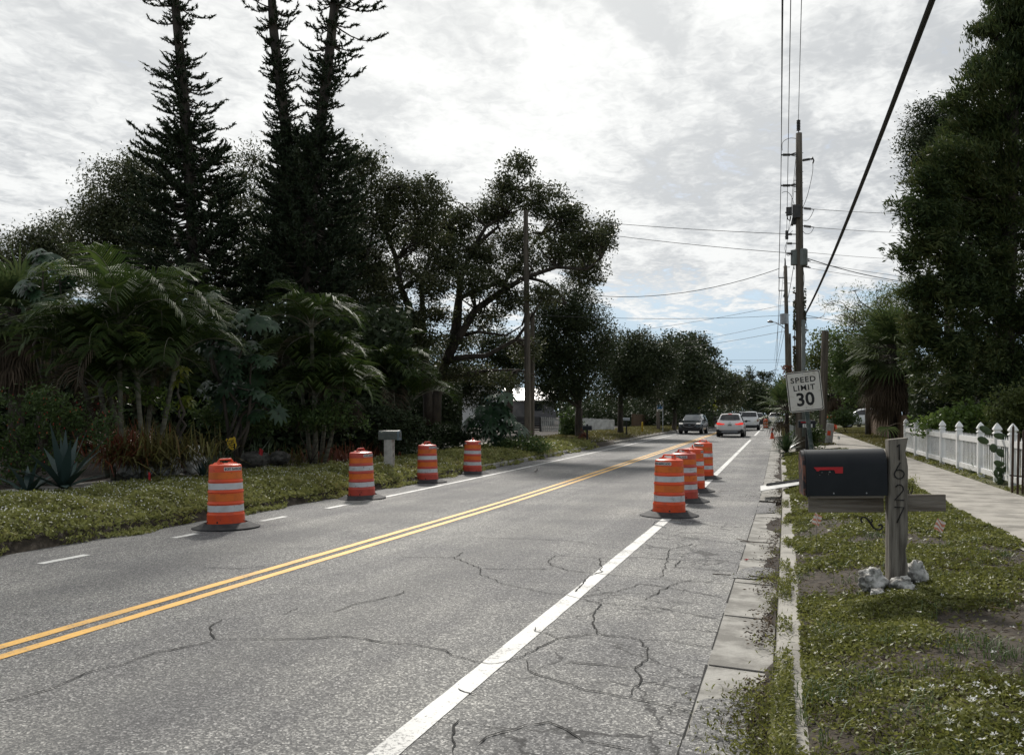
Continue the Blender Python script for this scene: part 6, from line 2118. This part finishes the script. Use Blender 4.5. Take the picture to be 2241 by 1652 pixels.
make_car('white car with its red tail lights lit, nearest on the right lane', gpt(1601, 61.5), HD, SUV, 'carwhite', 'rear')
make_car('dark green-grey car coming towards the camera on the far lane', gpt(1518, 70), math.pi + HD - .05, SUV, 'cardark', 'front')
make_car('white boxy car with roof rails driving ahead of the lit white car', gpt(1641, 84), HD, BOXY, 'carwhite', 'boxrear')
make_car('dark car half hidden beyond the boxy white car', gpt(1657, 104), HD, SUV, 'cardark', 'simple_rear')
make_car('far white car standing beside the distant orange drum', gpt(1697, 112), HD, SUV, 'carwhite', 'simple_rear')
make_car('dark car roof showing between the two white cars', gpt(1622, 112), HD, BOXY, 'cardark', 'simple_rear')
make_car('white car parked side-on in a front yard beyond the round dark bush', gpt(1893, 72), R(90) + .1, SUV, 'carwhite', 'simple_rear', group='parked cars')

# ================================================================== CONES AND FAR DRUM
def make_cone(label, loc, h=.71, rot=(0, 0, 0)):
    t = thing('traffic_cone', label, 'traffic cone', loc, group='traffic cones', rot=rot)
    smooth_by_angle(MB().lathe([(.15, .03), (.135, .05), (.03, h), (.022, h + .01), (.0, h + .01)], 20).build('cone_body', M['orange'], t))
    MB().box((0, 0, .015), (.36, .36, .03)).build('base', M['orange'], t, bevel=.01)
    r = lambda z: .135 + (.03 - .135) * (z - .05) / (h - .05)
    MB().lathe([(r(.42) + .003, .42), (r(.55) + .003, .55)], 20).build('white_band', M['sheet'], t, True)
    return t


make_cone('orange cone standing in the gutter under the arching frond', gpt(1690, 56))
make_cone('orange cone on the far side of the sidewalk, right of the poles', gpt(1829, 66))
make_drum('tiny far orange drum standing beside the far white car', gpt(1657, 92) + Vector((.9, 0, 0)), 1.0)
b = thing('barricade', 'red and orange barricade half hidden behind the short pole', 'barricade', gpt(1815, 60))
bb = MB()
for x in (-.3, .3):
    bb.box((x, 0, .55), (.05, .05, 1.1))
bb.build('stand', M['drab_orange'], b)
for z in (.45, .8, 1.05):
    MB().box((0, -.035, z), (.8, .03, .2)).build('rail', M['orange' if z != .8 else 'sheet'], b)

# ================================================================== SMALL ROADSIDE THINGS
# second mailbox
p = gpt(1766, 31)
t = thing('mailbox', 'black mailbox with a white number plate and red flag, behind the sign post', 'mailbox', p, YAW * .3)
MB().box((0, 0, .5), (.09, .09, 1.0)).build('post', M['blackpaint'], t)
mx = Matrix.Translation((.30, 0, p.z * 0 + 1.03))
bz = U(1766, 936, 31).z - p.z
mx = Matrix.Translation((.29, 0, bz))
q = MB()
q.add(*along(box_outline(.22, .30), -.60, 0, mx))
q_o = smooth_by_angle(q.build('box_body', M['black'], t), 35)
MB().prism([(-.52, .22), (-.22, .22), (-.22, .19), (-.52, .19)], .005, mx @ Matrix.Translation((0, -.115, 0))).build('flag', M['red'], t)
pl = MB().box(mx @ Vector((-.28, -.114, .075)), (.34, .006, .125)).build('number_plate', M['sticker'], q_o)
nb = MB()
up_text(nb, '1621', .13, Matrix.Translation(mx @ Vector((-.28, -.1185, .075))), .002, 1.0, 1.1)
nb.build('house_number', M['blackpaint'], t)
# grey mailbox across the road on a painted block post
p = gpt(852, 21.5)
t = thing('mailbox', 'grey plastic mailbox on a painted concrete block post across the road', 'mailbox', p, R(8))
zt = U(852, 962, 21.5).z - p.z
pb = MB()
hb = zt / 5
for i in range(5):
    pb.box((0, 0, i * hb + hb / 2 + (0 if i else -.1)), (.20, .26, hb - .012 + (0.2 if i == 0 else 0)))
    if i < 4:
        pb.box((0, 0, (i + 1) * hb), (.185, .245, .02))
pb.build('block_post', M['block'], t)
mx = Matrix.Translation((.24, 0, zt))
q = MB()
q.add(*along(box_outline(.21, .255), -.50, 0, mx))
smooth_by_angle(q.build('box_body', M['oldplastic'], t), 35)
q = MB()
q.add(*along(box_outline(.21, .255, 14, .008), -.0, .05, mx))
do = smooth_by_angle(q.build('door', M['bluegrey'], t), 35)
MB().box(mx @ Vector((.053, 0, .13)), (.012, .11, .13)).build('door_panel', M['oldplastic'], do)
nb = MB()
for i, ch in enumerate('1618'):
    MM = Matrix.Translation((.1025, 0.02, zt - .22 - i * .17)) @ Matrix.Rotation(R(90), 4, 'Z')
    up_text(nb, ch, .15, MM, .003)
nb.build('house_number', M['darksteel'], t)

# distant mailboxes and posts
p = gpt(1285, 44)
t = thing('mailbox', 'small black mailbox above the dark red bush by the driveway', 'mailbox', p, .3)
MB().box((0, 0, .45), (.09, .09, .9)).build('post', M['blackpaint'], t)
q = MB()
q.add(*along(box_outline(.2, .25), -.24, .24, Matrix.Translation((0, 0, U(1285, 941, 44).z - p.z))))
smooth_by_angle(q.build('box_body', M['black'], t), 35)
p = gpt(1371, 55)
t = thing('mailbox', 'pale grey flat mailbox on a thin post beside the street oak', 'mailbox', p, .2)
zt = U(1371, 920, 55).z - p.z
MB().box((0, 0, zt / 2), (.09, .09, zt)).build('post', M['darkslat'], t)
q = MB()
q.add(*along(box_outline(.17, .2), -.22, .22, Matrix.Translation((0, 0, zt))))
smooth_by_angle(q.build('box_body', M['steel'], t), 35)
tag(MB().lathe([(.0, 0), (.06, 0), (.06, .75), (.05, .8), (0, .82)], 12).build('marker_post', M['yellow'], None, True), 'thin yellow marker post in the grass by the far sidewalk', 'marker post')
COL.objects['marker_post'].location = gpt(1405.5, 62)
# bus stop sign
p = gpt(1449, 69)
t = thing('bus_stop_sign', 'blue and white bus stop sign on a thin post by the far pole', 'road sign', p)
MB().tube([(.06, 0, 0), (.06, 0, U(1449, 876, 69).z - p.z)], .035, 8).build('post', M['steel'], t)
z1, z0 = U(1449, 878, 69).z - p.z, U(1449, 902, 69).z - p.z
pl = MB().prism([(-.42, z0 + .06), (.04, z0 + .12), (.04, z1), (-.42, z1)], .02, Matrix.Translation((0, -.04, 0))).build('sign_plate', M['signface'], t)
h = z1 - z0
MB().prism([(-.42, z0 + .26), (.04, z0 + .28), (.04, z0 + .44), (-.42, z0 + .42)], .006, Matrix.Translation((0, -.053, 0))).build('blue_stripe', M['blue'], pl)
MB().prism([(-.42, z0 + .5), (.04, z0 + .5), (.04, z0 + .60), (-.42, z0 + .60)], .006, Matrix.Translation((0, -.053, 0))).build('blue_stripe', M['blue'], pl)
# yellow shield sign in the garden
p = gpt(507, 18.9)
t = thing('garden_sign', 'small tilted yellow shield sign among the sword leaves', 'sign', p)
zc = U(507, 970, 18.9).z - p.z
TS = Matrix.Translation((0, 0, zc)) @ Matrix.Rotation(YAW + .1, 4, 'Z') @ Matrix.Rotation(R(-14), 4, 'Y')
MB().box((.06, .02, zc / 2 - .05), (.03, .012, zc + .1)).build('stake', M['blackpaint'], t)
sh_ = [(-.11, .10), (-.085, .135), (-.045, .115), (0, .13), (.045, .115), (.085, .135), (.11, .10), (.095, .02), (.10, -.06), (.06, -.13), (0, -.155), (-.06, -.13), (-.10, -.06), (-.095, .02)]
pl = MB().prism(sh_, .008, TS).build('sign_plate', M['yellow'], t)
nb = MB()
for zz_, segs in ((.060, ((-.06, .012), (-.040, .016), (-.016, .018), (.010, .014), (.034, .018), (.056, .012))), (.012, ((-.055, .022), (-.022, .020), (.010, .024), (.044, .022))), (-.042, ((-.035, .022), (.0, .022), (.034, .022))), (-.092, ((-.02, .020), (.014, .022)))):
    for x, w in segs:
        nb.box((0, 0, 0), (1, 1, 1), m=TS @ Matrix.Translation((x, -.0055, zz_)) @ Matrix.Diagonal((w, .002, .026, 1)))
nb.build('lettering', M['blackpaint'], pl)

# utility marker flags
M['flag'] = bpy.data.materials.new('striped_flag')
M['flag'].use_nodes = True
tt = NT(M['flag'].node_tree)
co = tt.n('ShaderNodeTexCoord').outputs['Object']
ck = tt.n('ShaderNodeTexWave', {'wave_type': 'BANDS', 'bands_direction': 'DIAGONAL'}, Vector=co, Scale=13.0, Distortion=2.2, Detail=1.0).outputs[0]
tt.n('ShaderNodeOutputMaterial', None, Surface=tt.n('ShaderNodeBsdfPrincipled', None, Base_Color=tt.mix(tt.sm(ck, .45, .6), (.74, .68, .64, 1), (.62, .25, .16, 1)), Roughness=.6).outputs[0])


def flag(label, u, v, d, w, h, mt, tw=0.0, grp='survey flags', slim=False):
    p = gpt(u, d)
    t = thing('survey_flag', label, 'flag', p, YAW + tw, grp)
    zc = U(u, v, d).z - p.z
    MB().tube([(0, .004, -.05), (.0, .004, zc + h * .45)], .0022, 5).build('wire_stake', M['darksteel'], t)
    b = MB()
    n = 6
    for i in range(n + 1):
        for j in range(n + 1):
            a, c = i / n - .5, j / n - .5
            x = a * w * .72 + c * w * .28
            z = c * h - a * h * .42
            b.v.append((x, .012 * math.sin(a * 7 + c * 3), zc + z))
    for i in range(n):
        for j in range(n):
            k = i * (n + 1) + j
            b.f.append((k, k + n + 1, k + n + 2, k + 1))
    b.build('flag_cloth', M[mt], t, True)
    return t


flag('red and white flag in the grass under the mailbox board', 1788, 1137, 8.6, .105, .11, 'flag', .2)
flag('pale red and white flag right of the mailbox post', 2057, 1150, 8.3, .105, .105, 'flag', -.3)
flag('tiny pink flag in front of the small yellow sign', 571, 989, 21, .13, .14, 'red', 0, 'red flags across the road')
flag('tiny red flag in the weeds left of the lone drum', 327, 1042, 15.5, .06, .12, 'red', 0, 'red flags across the road')
flag('small white flag on the sidewalk edge beyond the mailbox', 1836, 958, 32, .12, .10, 'sticker', 0, 'white flags')

# leaning white marker tube by the short pole
p = gpt(1813, 37.5)
t = thing('marker_tube', 'leaning pale marker tube with an orange paint spot, beside the short pole', 'marker post', p, rot=(0, R(5), 0))
zt = U(1816, 927, 37.5).z - p.z
smooth_by_angle(MB().lathe([(.165, -.1), (.165, zt), (.14, zt + .02), (0, zt + .02)], 16).build('tube_body', M['block'], t))
MB().lathe([(.167, zt * .44), (.168, zt * .56), (.167, zt * .66)], 8, a0=R(-125), a1=R(-75)).build('paint_spot', M['orange'], t, True)
# cabinet behind the main pole
p = gpt(1748, 35.5)
t = thing('utility_cabinet', 'grey green utility cabinet with a pale lid behind the tall pole', 'utility box', p, YAW)
zt = U(1748, 913, 35.5).z - p.z
MB().box((0, 0, zt / 2), (.62, .5, zt)).build('cabinet_body', M['silver'], t, bevel=.02)
MB().box((0, 0, zt + .02), (.66, .54, .05)).build('lid', M['signface'], t, bevel=.01)

# steel plate over the drain, dark bar on it
pa, pb_, pc, pd = U(1665, 1075, 17.0), U(1752, 1060.5, 17.9), U(1752, 1052, 18.5), U(1664, 1064, 17.8)
t = thing('drain_cover', 'bent pale steel plate propped over the kerb drain', 'drain cover', pa)
o0 = Vector(pa)
up = Vector((0, 0, .012))
q = MB()
top = [x - o0 for x in (pa, pb_, pc, pd)]
q.add([x + up for x in top] + list(top), [(0, 1, 2, 3), (7, 6, 5, 4), (0, 4, 5, 1), (1, 5, 6, 2), (2, 6, 7, 3), (3, 7, 4, 0)])
q.build('plate', M['whitewood'], t)
q = MB()
c0 = (pd.lerp(pc, .16).lerp(pa.lerp(pb_, .16), .22)) - o0 + Vector((0, 0, .03))
c1 = (pd.lerp(pc, 1.0).lerp(pa.lerp(pb_, 1.0), .2)) - o0 + Vector((0, 0, .03))
q.tube([c0, c1], .035, 4)
q.build('dark_bar', M['darksteel'], t)

# litter
def crumple(name, label, u, v, d, s, mt, seed, cat='litter', flatk=.35):
    import bmesh
    bm = bmesh.new()
    bmesh.ops.create_icosphere(bm, subdivisions=2, radius=1)
    for w in bm.verts:
        k = .6 + .8 * noise.noise(w.co * 2.3 + Vector((seed, 0, 0)))
        w.co = Vector((w.co.x * s, w.co.y * s * .6, w.co.z * s * flatk)) * k
    me = bpy.data.meshes.new(name)
    bm.to_mesh(me)
    bm.free()
    me.materials.append(M[mt])
    o = bpy.data.objects.new(name, me)
    COL.objects.link(o)
    o.location = U(u, v, d)
    o.rotation_euler = (0, .2, seed)
    return tag(o, label, cat)


crumple('paper_scrap', 'torn white paper lying in the weeds left of the lone drum', 288, 1149, 12.6, .16, 'chip', 2.0)
crumple('red_scrap', 'small red scrap lying on the concrete gutter', 1634, 1224, 9.7, .035, 'red', 3.0)
crumple('paper_scrap', 'small white and red wrapper in the gutter before the drain', 1718, 1093, 16.6, .06, 'chip', 5.0)
o = smooth_by_angle(MB().lathe([(.0, 0), (.03, 0), (.045, .12), (.043, .12), (.028, .006), (0, .006)], 14).build('paper_cup', M['chip']))
o.location = gpt(1170, 24.6) + Vector((0, 0, .06))
o.rotation_euler = (R(65), .3, 1.0)
tag(o, 'pale paper cup lying at the far road edge below the bare pole', 'litter')
b = MB()
b.tube([flr(1432, 1142) + Vector((0, 0, .012)), flr(1428, 1149) + Vector((0, 0, .012)), flr(1445, 1153) + Vector((0, 0, .02)), flr(1458, 1156) + Vector((0, 0, .012))], .006, 5)
b.tube([flr(1432, 1142) + Vector((0, 0, .012)), flr(1460, 1142) + Vector((0, 0, .014)), flr(1490, 1146) + Vector((0, 0, .012))], .005, 5)
tag(b.build('wire_scrap', M['steel']), 'bent bit of wire lying in front of the nearest lane side drum', 'litter')
b = MB()
for a, c in (((1620, 1186), (1690, 1192)), ((1612, 1180), (1650, 1190)), ((1560, 1258), (1600, 1262)), ((1640, 1262), (1690, 1268))):
    b.tube([flr(*a) + Vector((0, 0, .012)), flr(*c) + Vector((0, 0, .02))], .006, 5)
tag(struct(b.build('twigs', M['greyboard']), 'stuff'), 'thin pale twigs lying in the gutter', 'twigs')

# dark pot and palm leaf by the sidewalk edge
p = gpt(1958, 28)
t = thing('plant_pot', 'dark tipped-over pot at the walk edge behind the number post', 'pot', p + Vector((0, 0, .13)), rot=(R(75), 0, .6))
smooth_by_angle(MB().lathe([(0, -.2), (.16, -.2), (.22, .18), (.24, .18), (.24, .22), (.2, .22), (.15, -.17), (0, -.17)], 20).build('pot_body', M['pot'], t), 40)
p = gpt(1945, 27)
t = thing('palm_frond', 'single green fan frond drooping over the walk edge by the pot', 'palm frond', p)
P = []
hub = U(1942, 934, 27)
for k in range(12):
    a = R(-80 + 160 * k / 11)
    dv = Vector((math.sin(a) * .9 - .2, -.2, -math.cos(a) * .55 + .05)).normalized()
    p1 = hub + dv * .24
    p2 = p1 + (dv + Vector((0, 0, -.9))).normalized() * .22
    P.append((hub, p1, p2, Vector((math.cos(a), 0, math.sin(a))), .015, .035, .005))
blades('leaflet', pack(P, p), M['sabal'], t)
local(MB().tube([U(1985, 927, 29), U(1960, 927, 28), hub], .012, 5), p).build('stalk', M['deadfrond'], t)

# prickly pear
p = gpt(2192, 16.5)
t = thing('prickly_pear', 'tall prickly pear cactus with dark oval pads before the picket fence', 'cactus', p)
import bmesh as _bm
R8 = lambda x, y: ((3000 + x * .3106) / 1.6493, (1350 + y * .3106) / 1.6493)
for i, (x, y, a, c, rt) in enumerate(((1795, 650, 78, 38, -32), (1965, 722, 82, 38, -14), (1768, 770, 66, 40, -28), (1888, 860, 62, 52, -20), (1975, 915, 60, 46, -38), (1940, 1035, 46, 34, -20), (1965, 1050, 50, 30, 20), (1950, 1105, 40, 30, -30), (2020, 1110, 34, 44, 10), (1915, 1150, 30, 46, 20), (1985, 1180, 40, 60, 0), (1965, 1250, 36, 60, 10), (2050, 1090, 20, 40, -20))):
    bm = _bm.new()
    _bm.ops.create_icosphere(bm, subdivisions=3, radius=1)
    k = 16.3 / F * .1883
    for w in bm.verts:
        q = w.co
        rr = 1 + .05 * noise.noise(q * 6 + Vector((i, 0, 0)))
        w.co = Vector((q.x * a * k, q.y * .022, q.z * c * k)) * rr
    me = bpy.data.meshes.new('pad')
    bm.to_mesh(me)
    bm.free()
    me.polygons.foreach_set('use_smooth', [True] * len(me.polygons))
    me.materials.append(M['cactus'])
    o = bpy.data.objects.new('pad', me)
    COL.objects.link(o)
    o.parent = t
    o.location = U(*R8(x, y), 16.3 + .12 * math.sin(i * 2.0)) - p
    o.rotation_euler = (random.gauss(0, .2), R(-rt), YAW + random.gauss(0, .35))

# ================================================================== FENCES
def picket_fence(label, Ys, X, h_post, base_off=0.0, cap=True, picks=.145, mt='vinyl'):
    z0 = gz(X, Ys[0])
    t = thing('picket_fence', label, 'fence', (X + bend(Ys[0]), Ys[0], z0), group=None)
    o0 = Vector(t.location)
    for Yp in Ys:
        zb = gz(X + bend(Yp), Yp)
        c = Vector((X + bend(Yp), Yp, zb)) - o0
        hp = h_post - .23
        po = MB().box(c + Vector((0, 0, hp / 2 - .05)), (.125, .125, hp + .1)).build('post', M[mt], t, bevel=.006)
        if cap:
            cp = MB()
            s_ = math.sqrt(2)
            cp.lathe([(.078 * s_ * .707 * 1.414, hp), (.085 * 1.3, hp + .012), (.075 * 1.3, hp + .03), (.05 * 1.3, hp + .05), (.062 * 1.3, hp + .068), (.085 * 1.3, hp + .085), (.082 * 1.3, hp + .105), (.055 * 1.3, hp + .155), (.02 * 1.3, hp + .205), (0, hp + .225)], 4, c, a0=R(45), a1=R(405))
            cp.build('post_cap', M[mt], po)
    for Ya, Yb in zip(Ys, Ys[1:]):
        a = Vector((X + bend(Ya), Ya, gz(X + bend(Ya), Ya))) - o0
        b_ = Vector((X + bend(Yb), Yb, gz(X + bend(Yb), Yb))) - o0
        sgn = (b_ - a).normalized()
        a2, b2 = a + sgn * .06, b_ - sgn * .06
        for zz_, th in ((.15, .11), (h_post - .40, .12)):
            r_ = MB()
            vs = []
            for q in (a2, b2):
                for dx, dz in ((-.028, -th / 2), (.028, -th / 2), (.028, th / 2), (-.028, th / 2)):
                    vs.append(q + Vector((dx, 0, zz_ + dz)))
            r_.add(vs, [(0, 1, 2, 3), (7, 6, 5, 4), (0, 4, 5, 1), (1, 5, 6, 2), (2, 6, 7, 3), (3, 7, 4, 0)])
            r_.build('rail', M[mt], t)
        L = (b2 - a2).length
        n = max(1, int(L / picks))
        pk = MB()
        for i in range(n):
            q = a2.lerp(b2, (i + .5) / n)
            ht = h_post - .27
            w = .019
            vs = []
            for z_ in (.09, ht - .05):
                for dx, dy in ((-.006, -w), (.006, -w), (.006, w), (-.006, w)):
                    vs.append(q + Vector((dx, dy, z_)))
            vs.append(q + Vector((0, 0, ht + .01)))
            pk.add(vs, [(0, 1, 5, 4), (1, 2, 6, 5), (2, 3, 7, 6), (3, 0, 4, 7), (4, 5, 8), (5, 6, 8), (6, 7, 8), (7, 4, 8)])
        pk.build('picket_panel', M[mt], t)
    return t


picket_fence('white vinyl picket fence with pointed post caps along the sidewalk', [31.8, 29.5, 27.2, 25.0, 22.8, 20.5, 19.05, 17.85, 15.6], 4.05, 1.20)
# dark iron stakes at the right border
t = thing('iron_fence', 'tall dark iron stakes at the right border before the picket fence', 'fence', flr(2222, 1080, .35))
o0 = Vector(t.location)
q = MB()
for x, vt in ((2215, 935), (2227, 950), (2238, 945), (2252, 940), (2266, 948)):
    d = 14.4
    q.tube([U(x, 1085, d) - o0, U(x + 2.5, vt, d) - o0], .020, 6)
    q.tube([U(x + 2.5, vt, d) - o0, U(x + 2.7, vt - 6, d) - o0], [.02, .002], 6)
q.build('stake', M['pot'], t)
q = MB()
q.tube([U(2210, 1040, 14.4) - o0, U(2275, 1046, 14.4) - o0], .012, 5)
q.build('rail', M['pot'], t)


def board_fence(name, label, A, B, h, mt, bw=.14, gap=.006, slat=False, pts=False, dip=.02, seed=1, thick=.02):
    """upright boards (or level slats) between two ground points"""
    A, B = Vector(A), Vector(B)
    t = thing(name, label, 'fence', A)
    L = Vector((B.x - A.x, B.y - A.y, 0)).length
    az = math.atan2(B.y - A.y, B.x - A.x)
    pm = MB()
    if slat:
        n = max(1, int(h / bw))
        for i in range(n):
            z = (i + .5) * h / n
            MM = Matrix.Rotation(az, 4, 'Z') @ Matrix.Translation((L / 2, 0, z + (B.z - A.z) / 2))
            pm.box((0, 0, 0), (1, 1, 1), m=MM @ Matrix.Diagonal((L, thick, h / n * .62, 1)))
    else:
        n = max(1, int(L / bw))
        rs = random.Random(seed)
        for i in range(n):
            x = (i + .5) * L / n
            hh = h + rs.uniform(-dip, dip)
            zb = (B.z - A.z) * x / L
            w = (L / n - gap) / 2
            poly = [(-w, -.1), (w, -.1), (w, hh - (w if pts else .0)), (0, hh + (.0 if not pts else .01)), (-w, hh - (w if pts else .0))] if pts else [(-w, -.1), (w, -.1), (w, hh), (-w, hh)]
            pm.prism(poly, thick, Matrix.Rotation(az, 4, 'Z') @ Matrix.Translation((x, rs.uniform(-.004, .004), zb)))
    pm.build('boards', M[mt], t)
    ps = MB()
    k = max(1, int(L / 2.4))
    for i in range(k + 1):
        x = L * i / k
        MM = Matrix.Rotation(az, 4, 'Z') @ Matrix.Translation((x, .07, (B.z - A.z) * x / L + h * .48))
        MB().box((0, 0, 0), (1, 1, 1), m=MM @ Matrix.Diagonal((.09, .09, h, 1))).build('post', M[mt], t)
    r_ = MB()
    for zf in (.22, .8):
        MM = Matrix.Rotation(az, 4, 'Z') @ Matrix.Translation((L / 2, .035, h * zf + (B.z - A.z) / 2))
        MB().box((0, 0, 0), (1, 1, 1), m=MM @ Matrix.Diagonal((L, .04, .08, 1))).build('rail', M[mt], t)
    return t


board_fence('board_fence', 'brown upright board fence under the fan palm', gpt(1904, 54), gpt(1986, 36), 1.25, 'brownwood', .14, seed=3)
board_fence('board_fence', 'dark board fence in the shade under the cedar', gpt(2060, 31) , gpt(2180, 26.5), 2.1, 'darkslat', .16, .012, seed=4)
zg = lambda u, v, d: (lambda p: p)(U(u, v, d))
board_fence('picket_gate', 'white picket gate between two dark slatted panels', zg(1184, 944, 62), zg(1225, 946, 62), 1.08, 'whitewood', .13, .045, pts=True, seed=5)
board_fence('slat_fence', 'dark slatted panel left of the white picket gate', zg(1128, 942, 61), zg(1183, 944, 61.8), 1.05, 'darkslat', .13, slat=True)
board_fence('slat_fence', 'dark slatted panel right of the white picket gate', zg(1226, 947, 62.2), zg(1243, 948, 62.4), 1.25, 'darkslat', .13, slat=True)
board_fence('board_fence', 'long white board fence behind the driveway across the road', zg(1262, 945, 68), zg(1342, 949.5, 66), 1.15, 'whitewood', .13, .012, pts=True, seed=6)
board_fence('board_fence', 'grey board fence in front of the grey house', zg(1160, 918, 72), zg(1216, 918, 72), .75, 'housegrey', .14, .01, seed=7)
board_fence('board_fence', 'dark brown board fence behind the bus stop', zg(1385, 940, 80), zg(1440, 938, 92), 1.5, 'brownwood', .16, .01, seed=8)
board_fence('board_fence', 'dim low fence behind the dark car', zg(1545, 927, 96), zg(1600, 924, 118), .95, 'darkslat', .18, .02, seed=9)

# ================================================================== HOUSES
# white gabled house with the teal arched window
hd = 78
c = U(1055, 918, hd)
t = thing('white_house', 'white gabled house with a teal arched window behind the oak', 'house', (c.x, c.y, gz(c.x, c.y)), YAW - .12)
gzz = t.location.z
px_ = hd / F
ap = U(1055, 836, hd).z - gzz
ev = U(1055, 866, hd).z - gzz
hw = 2.1
wl = MB().prism([(-hw * 1.5, -.2), (hw * .92, -.2), (hw * .92, ev + .35), (0.1, ap), (-hw * 1.5, ev - .0)], 7.0, Matrix.Translation((0, 3.5, 0)))
wl.build('wall', M['housewhite'], t)
rf = MB()
for s_, ex, ez in ((1, hw * 1.12, ev + .12), (-1, -hw * 1.7, ev - .18)):
    d_ = Vector((ex - .1, 0, ez - ap - .08)).normalized()
    nrm = Vector((-d_.z, 0, d_.x)) * s_
    a_, b_ = Vector((.1, 0, ap + .06)), Vector((ex, 0, ez))
    vs = [q + Vector((0, y, 0)) + nrm * o_ for y in (-.25, 7.3) for q in (a_, b_) for o_ in (0, .09)]
    rf.add(vs, [(0, 1, 3, 2), (4, 6, 7, 5), (0, 4, 5, 1), (2, 3, 7, 6), (1, 5, 7, 3), (0, 2, 6, 4)])
rf.build('roof', M['roofmetal'], t)
tb = MB()
tb.tube([(.12, -.27, ap + .04), (hw * 1.12, -.27, ev + .10)], .05, 4)
tb.build('roof_trim', M['teal'], t)
wz = U(1055, 893, hd).z - gzz
wh = U(1055, 869, hd).z - gzz
wo = MB().box((.25, -.02, (wz + wh) / 2 - .2), (1.05, .06, wh - wz + .4)).build('window', M['glass'], t)
ar = MB()
pts = [(.25 + .52 * math.cos(a), -.07, wh + .35 * math.sin(a)) for a in np.linspace(0, math.pi, 13)]
ar.tube(pts, .045, 5)
for a in (.5, 1.05, 1.57, 2.1, 2.64):
    ar.tube([(.25, -.07, wh), (.25 + .5 * math.cos(a), -.07, wh + .33 * math.sin(a))], .03, 4)
for x in (-.27, .0, .25, .5, .77):
    ar.tube([(x, -.07, wz - .2), (x, -.07, wh)], .035, 4)
ar.tube([(-.3, -.07, wh), (.8, -.07, wh)], .04, 4)
ar.build('window_frame', M['teal'], wo)
aw = MB()
aw.lathe([(.0, .0), (.55, .0), (.55, .5), (.0, .5)], 12, a0=0, a1=math.pi)
aw.v = [(-.45 + x * .9, -z * .8 - .05, wh - .15 + y * .75) for x, y, z in aw.v]
aw.build('awning', M['whitewood'], t)
# house with the white metal roof
hd = 86
c = U(1150, 918, hd)
t = thing('grey_house', 'low grey house with a bright white metal roof', 'house', (c.x, c.y, gz(c.x, c.y)), YAW)
gzz = t.location.z
x0, x1 = (1088 - 1150) * hd / F, (1218 - 1150) * hd / F
rz0, rz1 = U(1150, 876, hd).z - gzz, U(1150, 846, hd).z - gzz
MB().box(((x0 + x1) / 2, 3, rz0 / 2 - .1), (x1 - x0 - .5, 6, rz0 + .1)).build('wall', M['housegrey'], t)
rf = MB()
ns = 17
rf.add([(x0, -.4, rz0), (x1, -.4, rz0), (x1, 3.2, rz1), (x0, 3.2, rz1), (x0, 6.8, rz0), (x1, 6.8, rz0), (x0, -.4, rz0 - .1), (x1, -.4, rz0 - .1)], [(0, 1, 2, 3), (3, 2, 5, 4), (0, 6, 7, 1)])
for i in range(ns + 1):
    x = x0 + (x1 - x0) * i / ns
    rf.tube([(x, -.4, rz0 + .02), (x, 3.2, rz1 + .02)], .025, 4)
ro = rf.build('roof', M['roofmetal'], t)
cx_ = (1132 - 1150) * hd / F
cz0, cz1 = U(1150, 850, hd).z - gzz, U(1150, 830, hd).z - gzz
ch = MB().box((cx_, 3.3, (cz0 + cz1) / 2), (.42, .4, cz1 - cz0))
ch.box((cx_, 3.3, cz0 + .35), (.5, .48, .1))
ch.box((cx_, 3.3, cz1), (.5, .48, .08))
ch.build('roof_vent', M['whitewood'], ro)
wz = U(1150, 892, hd).z - gzz
MB().box(((1176 - 1150) * hd / F, -.02, wz), (.9, .08, .9)).build('window', M['glass'], t)
# stubby palm trunk in front of the houses
p = gpt(1113, 70)
t = thing('stubby_palm', 'rough palm trunk between the white house and the metal roof', 'palm', p)
tp = U(1115, 822, 70)
mb = MB()
for i in range(14):
    a_, b_ = p.lerp(tp, i / 14), p.lerp(tp, (i + 1) / 14)
    mb.tube([a_ - p, b_ - p], [.28 + .03 * (i % 2), .36 + .02 * (i % 3)], 9)
mb.build('trunk', M['bark'], t)
# far pinkish house roof glimpsed between the trees
p = U(1522, 918, 120)
t = thing('far_house', 'low far house with a pinkish roof glimpsed between the trees', 'house', (p.x, p.y, gz(p.x, p.y)), YAW)
zt = U(1522, 893, 120).z - t.location.z
M['pinkroof'] = mat('clay_roof', (.30, .19, .15), (.22, .14, .115), 3, .8)
MB().box((0, 3, zt * .3), (5.5, 6, zt * .6)).build('wall', M['housegrey'], t)
MB().prism([(-3.2, zt * .6), (3.2, zt * .6), (1.5, zt), (-1.2, zt)], 7, Matrix.Translation((0, 3, 0))).build('roof', M['pinkroof'], t)
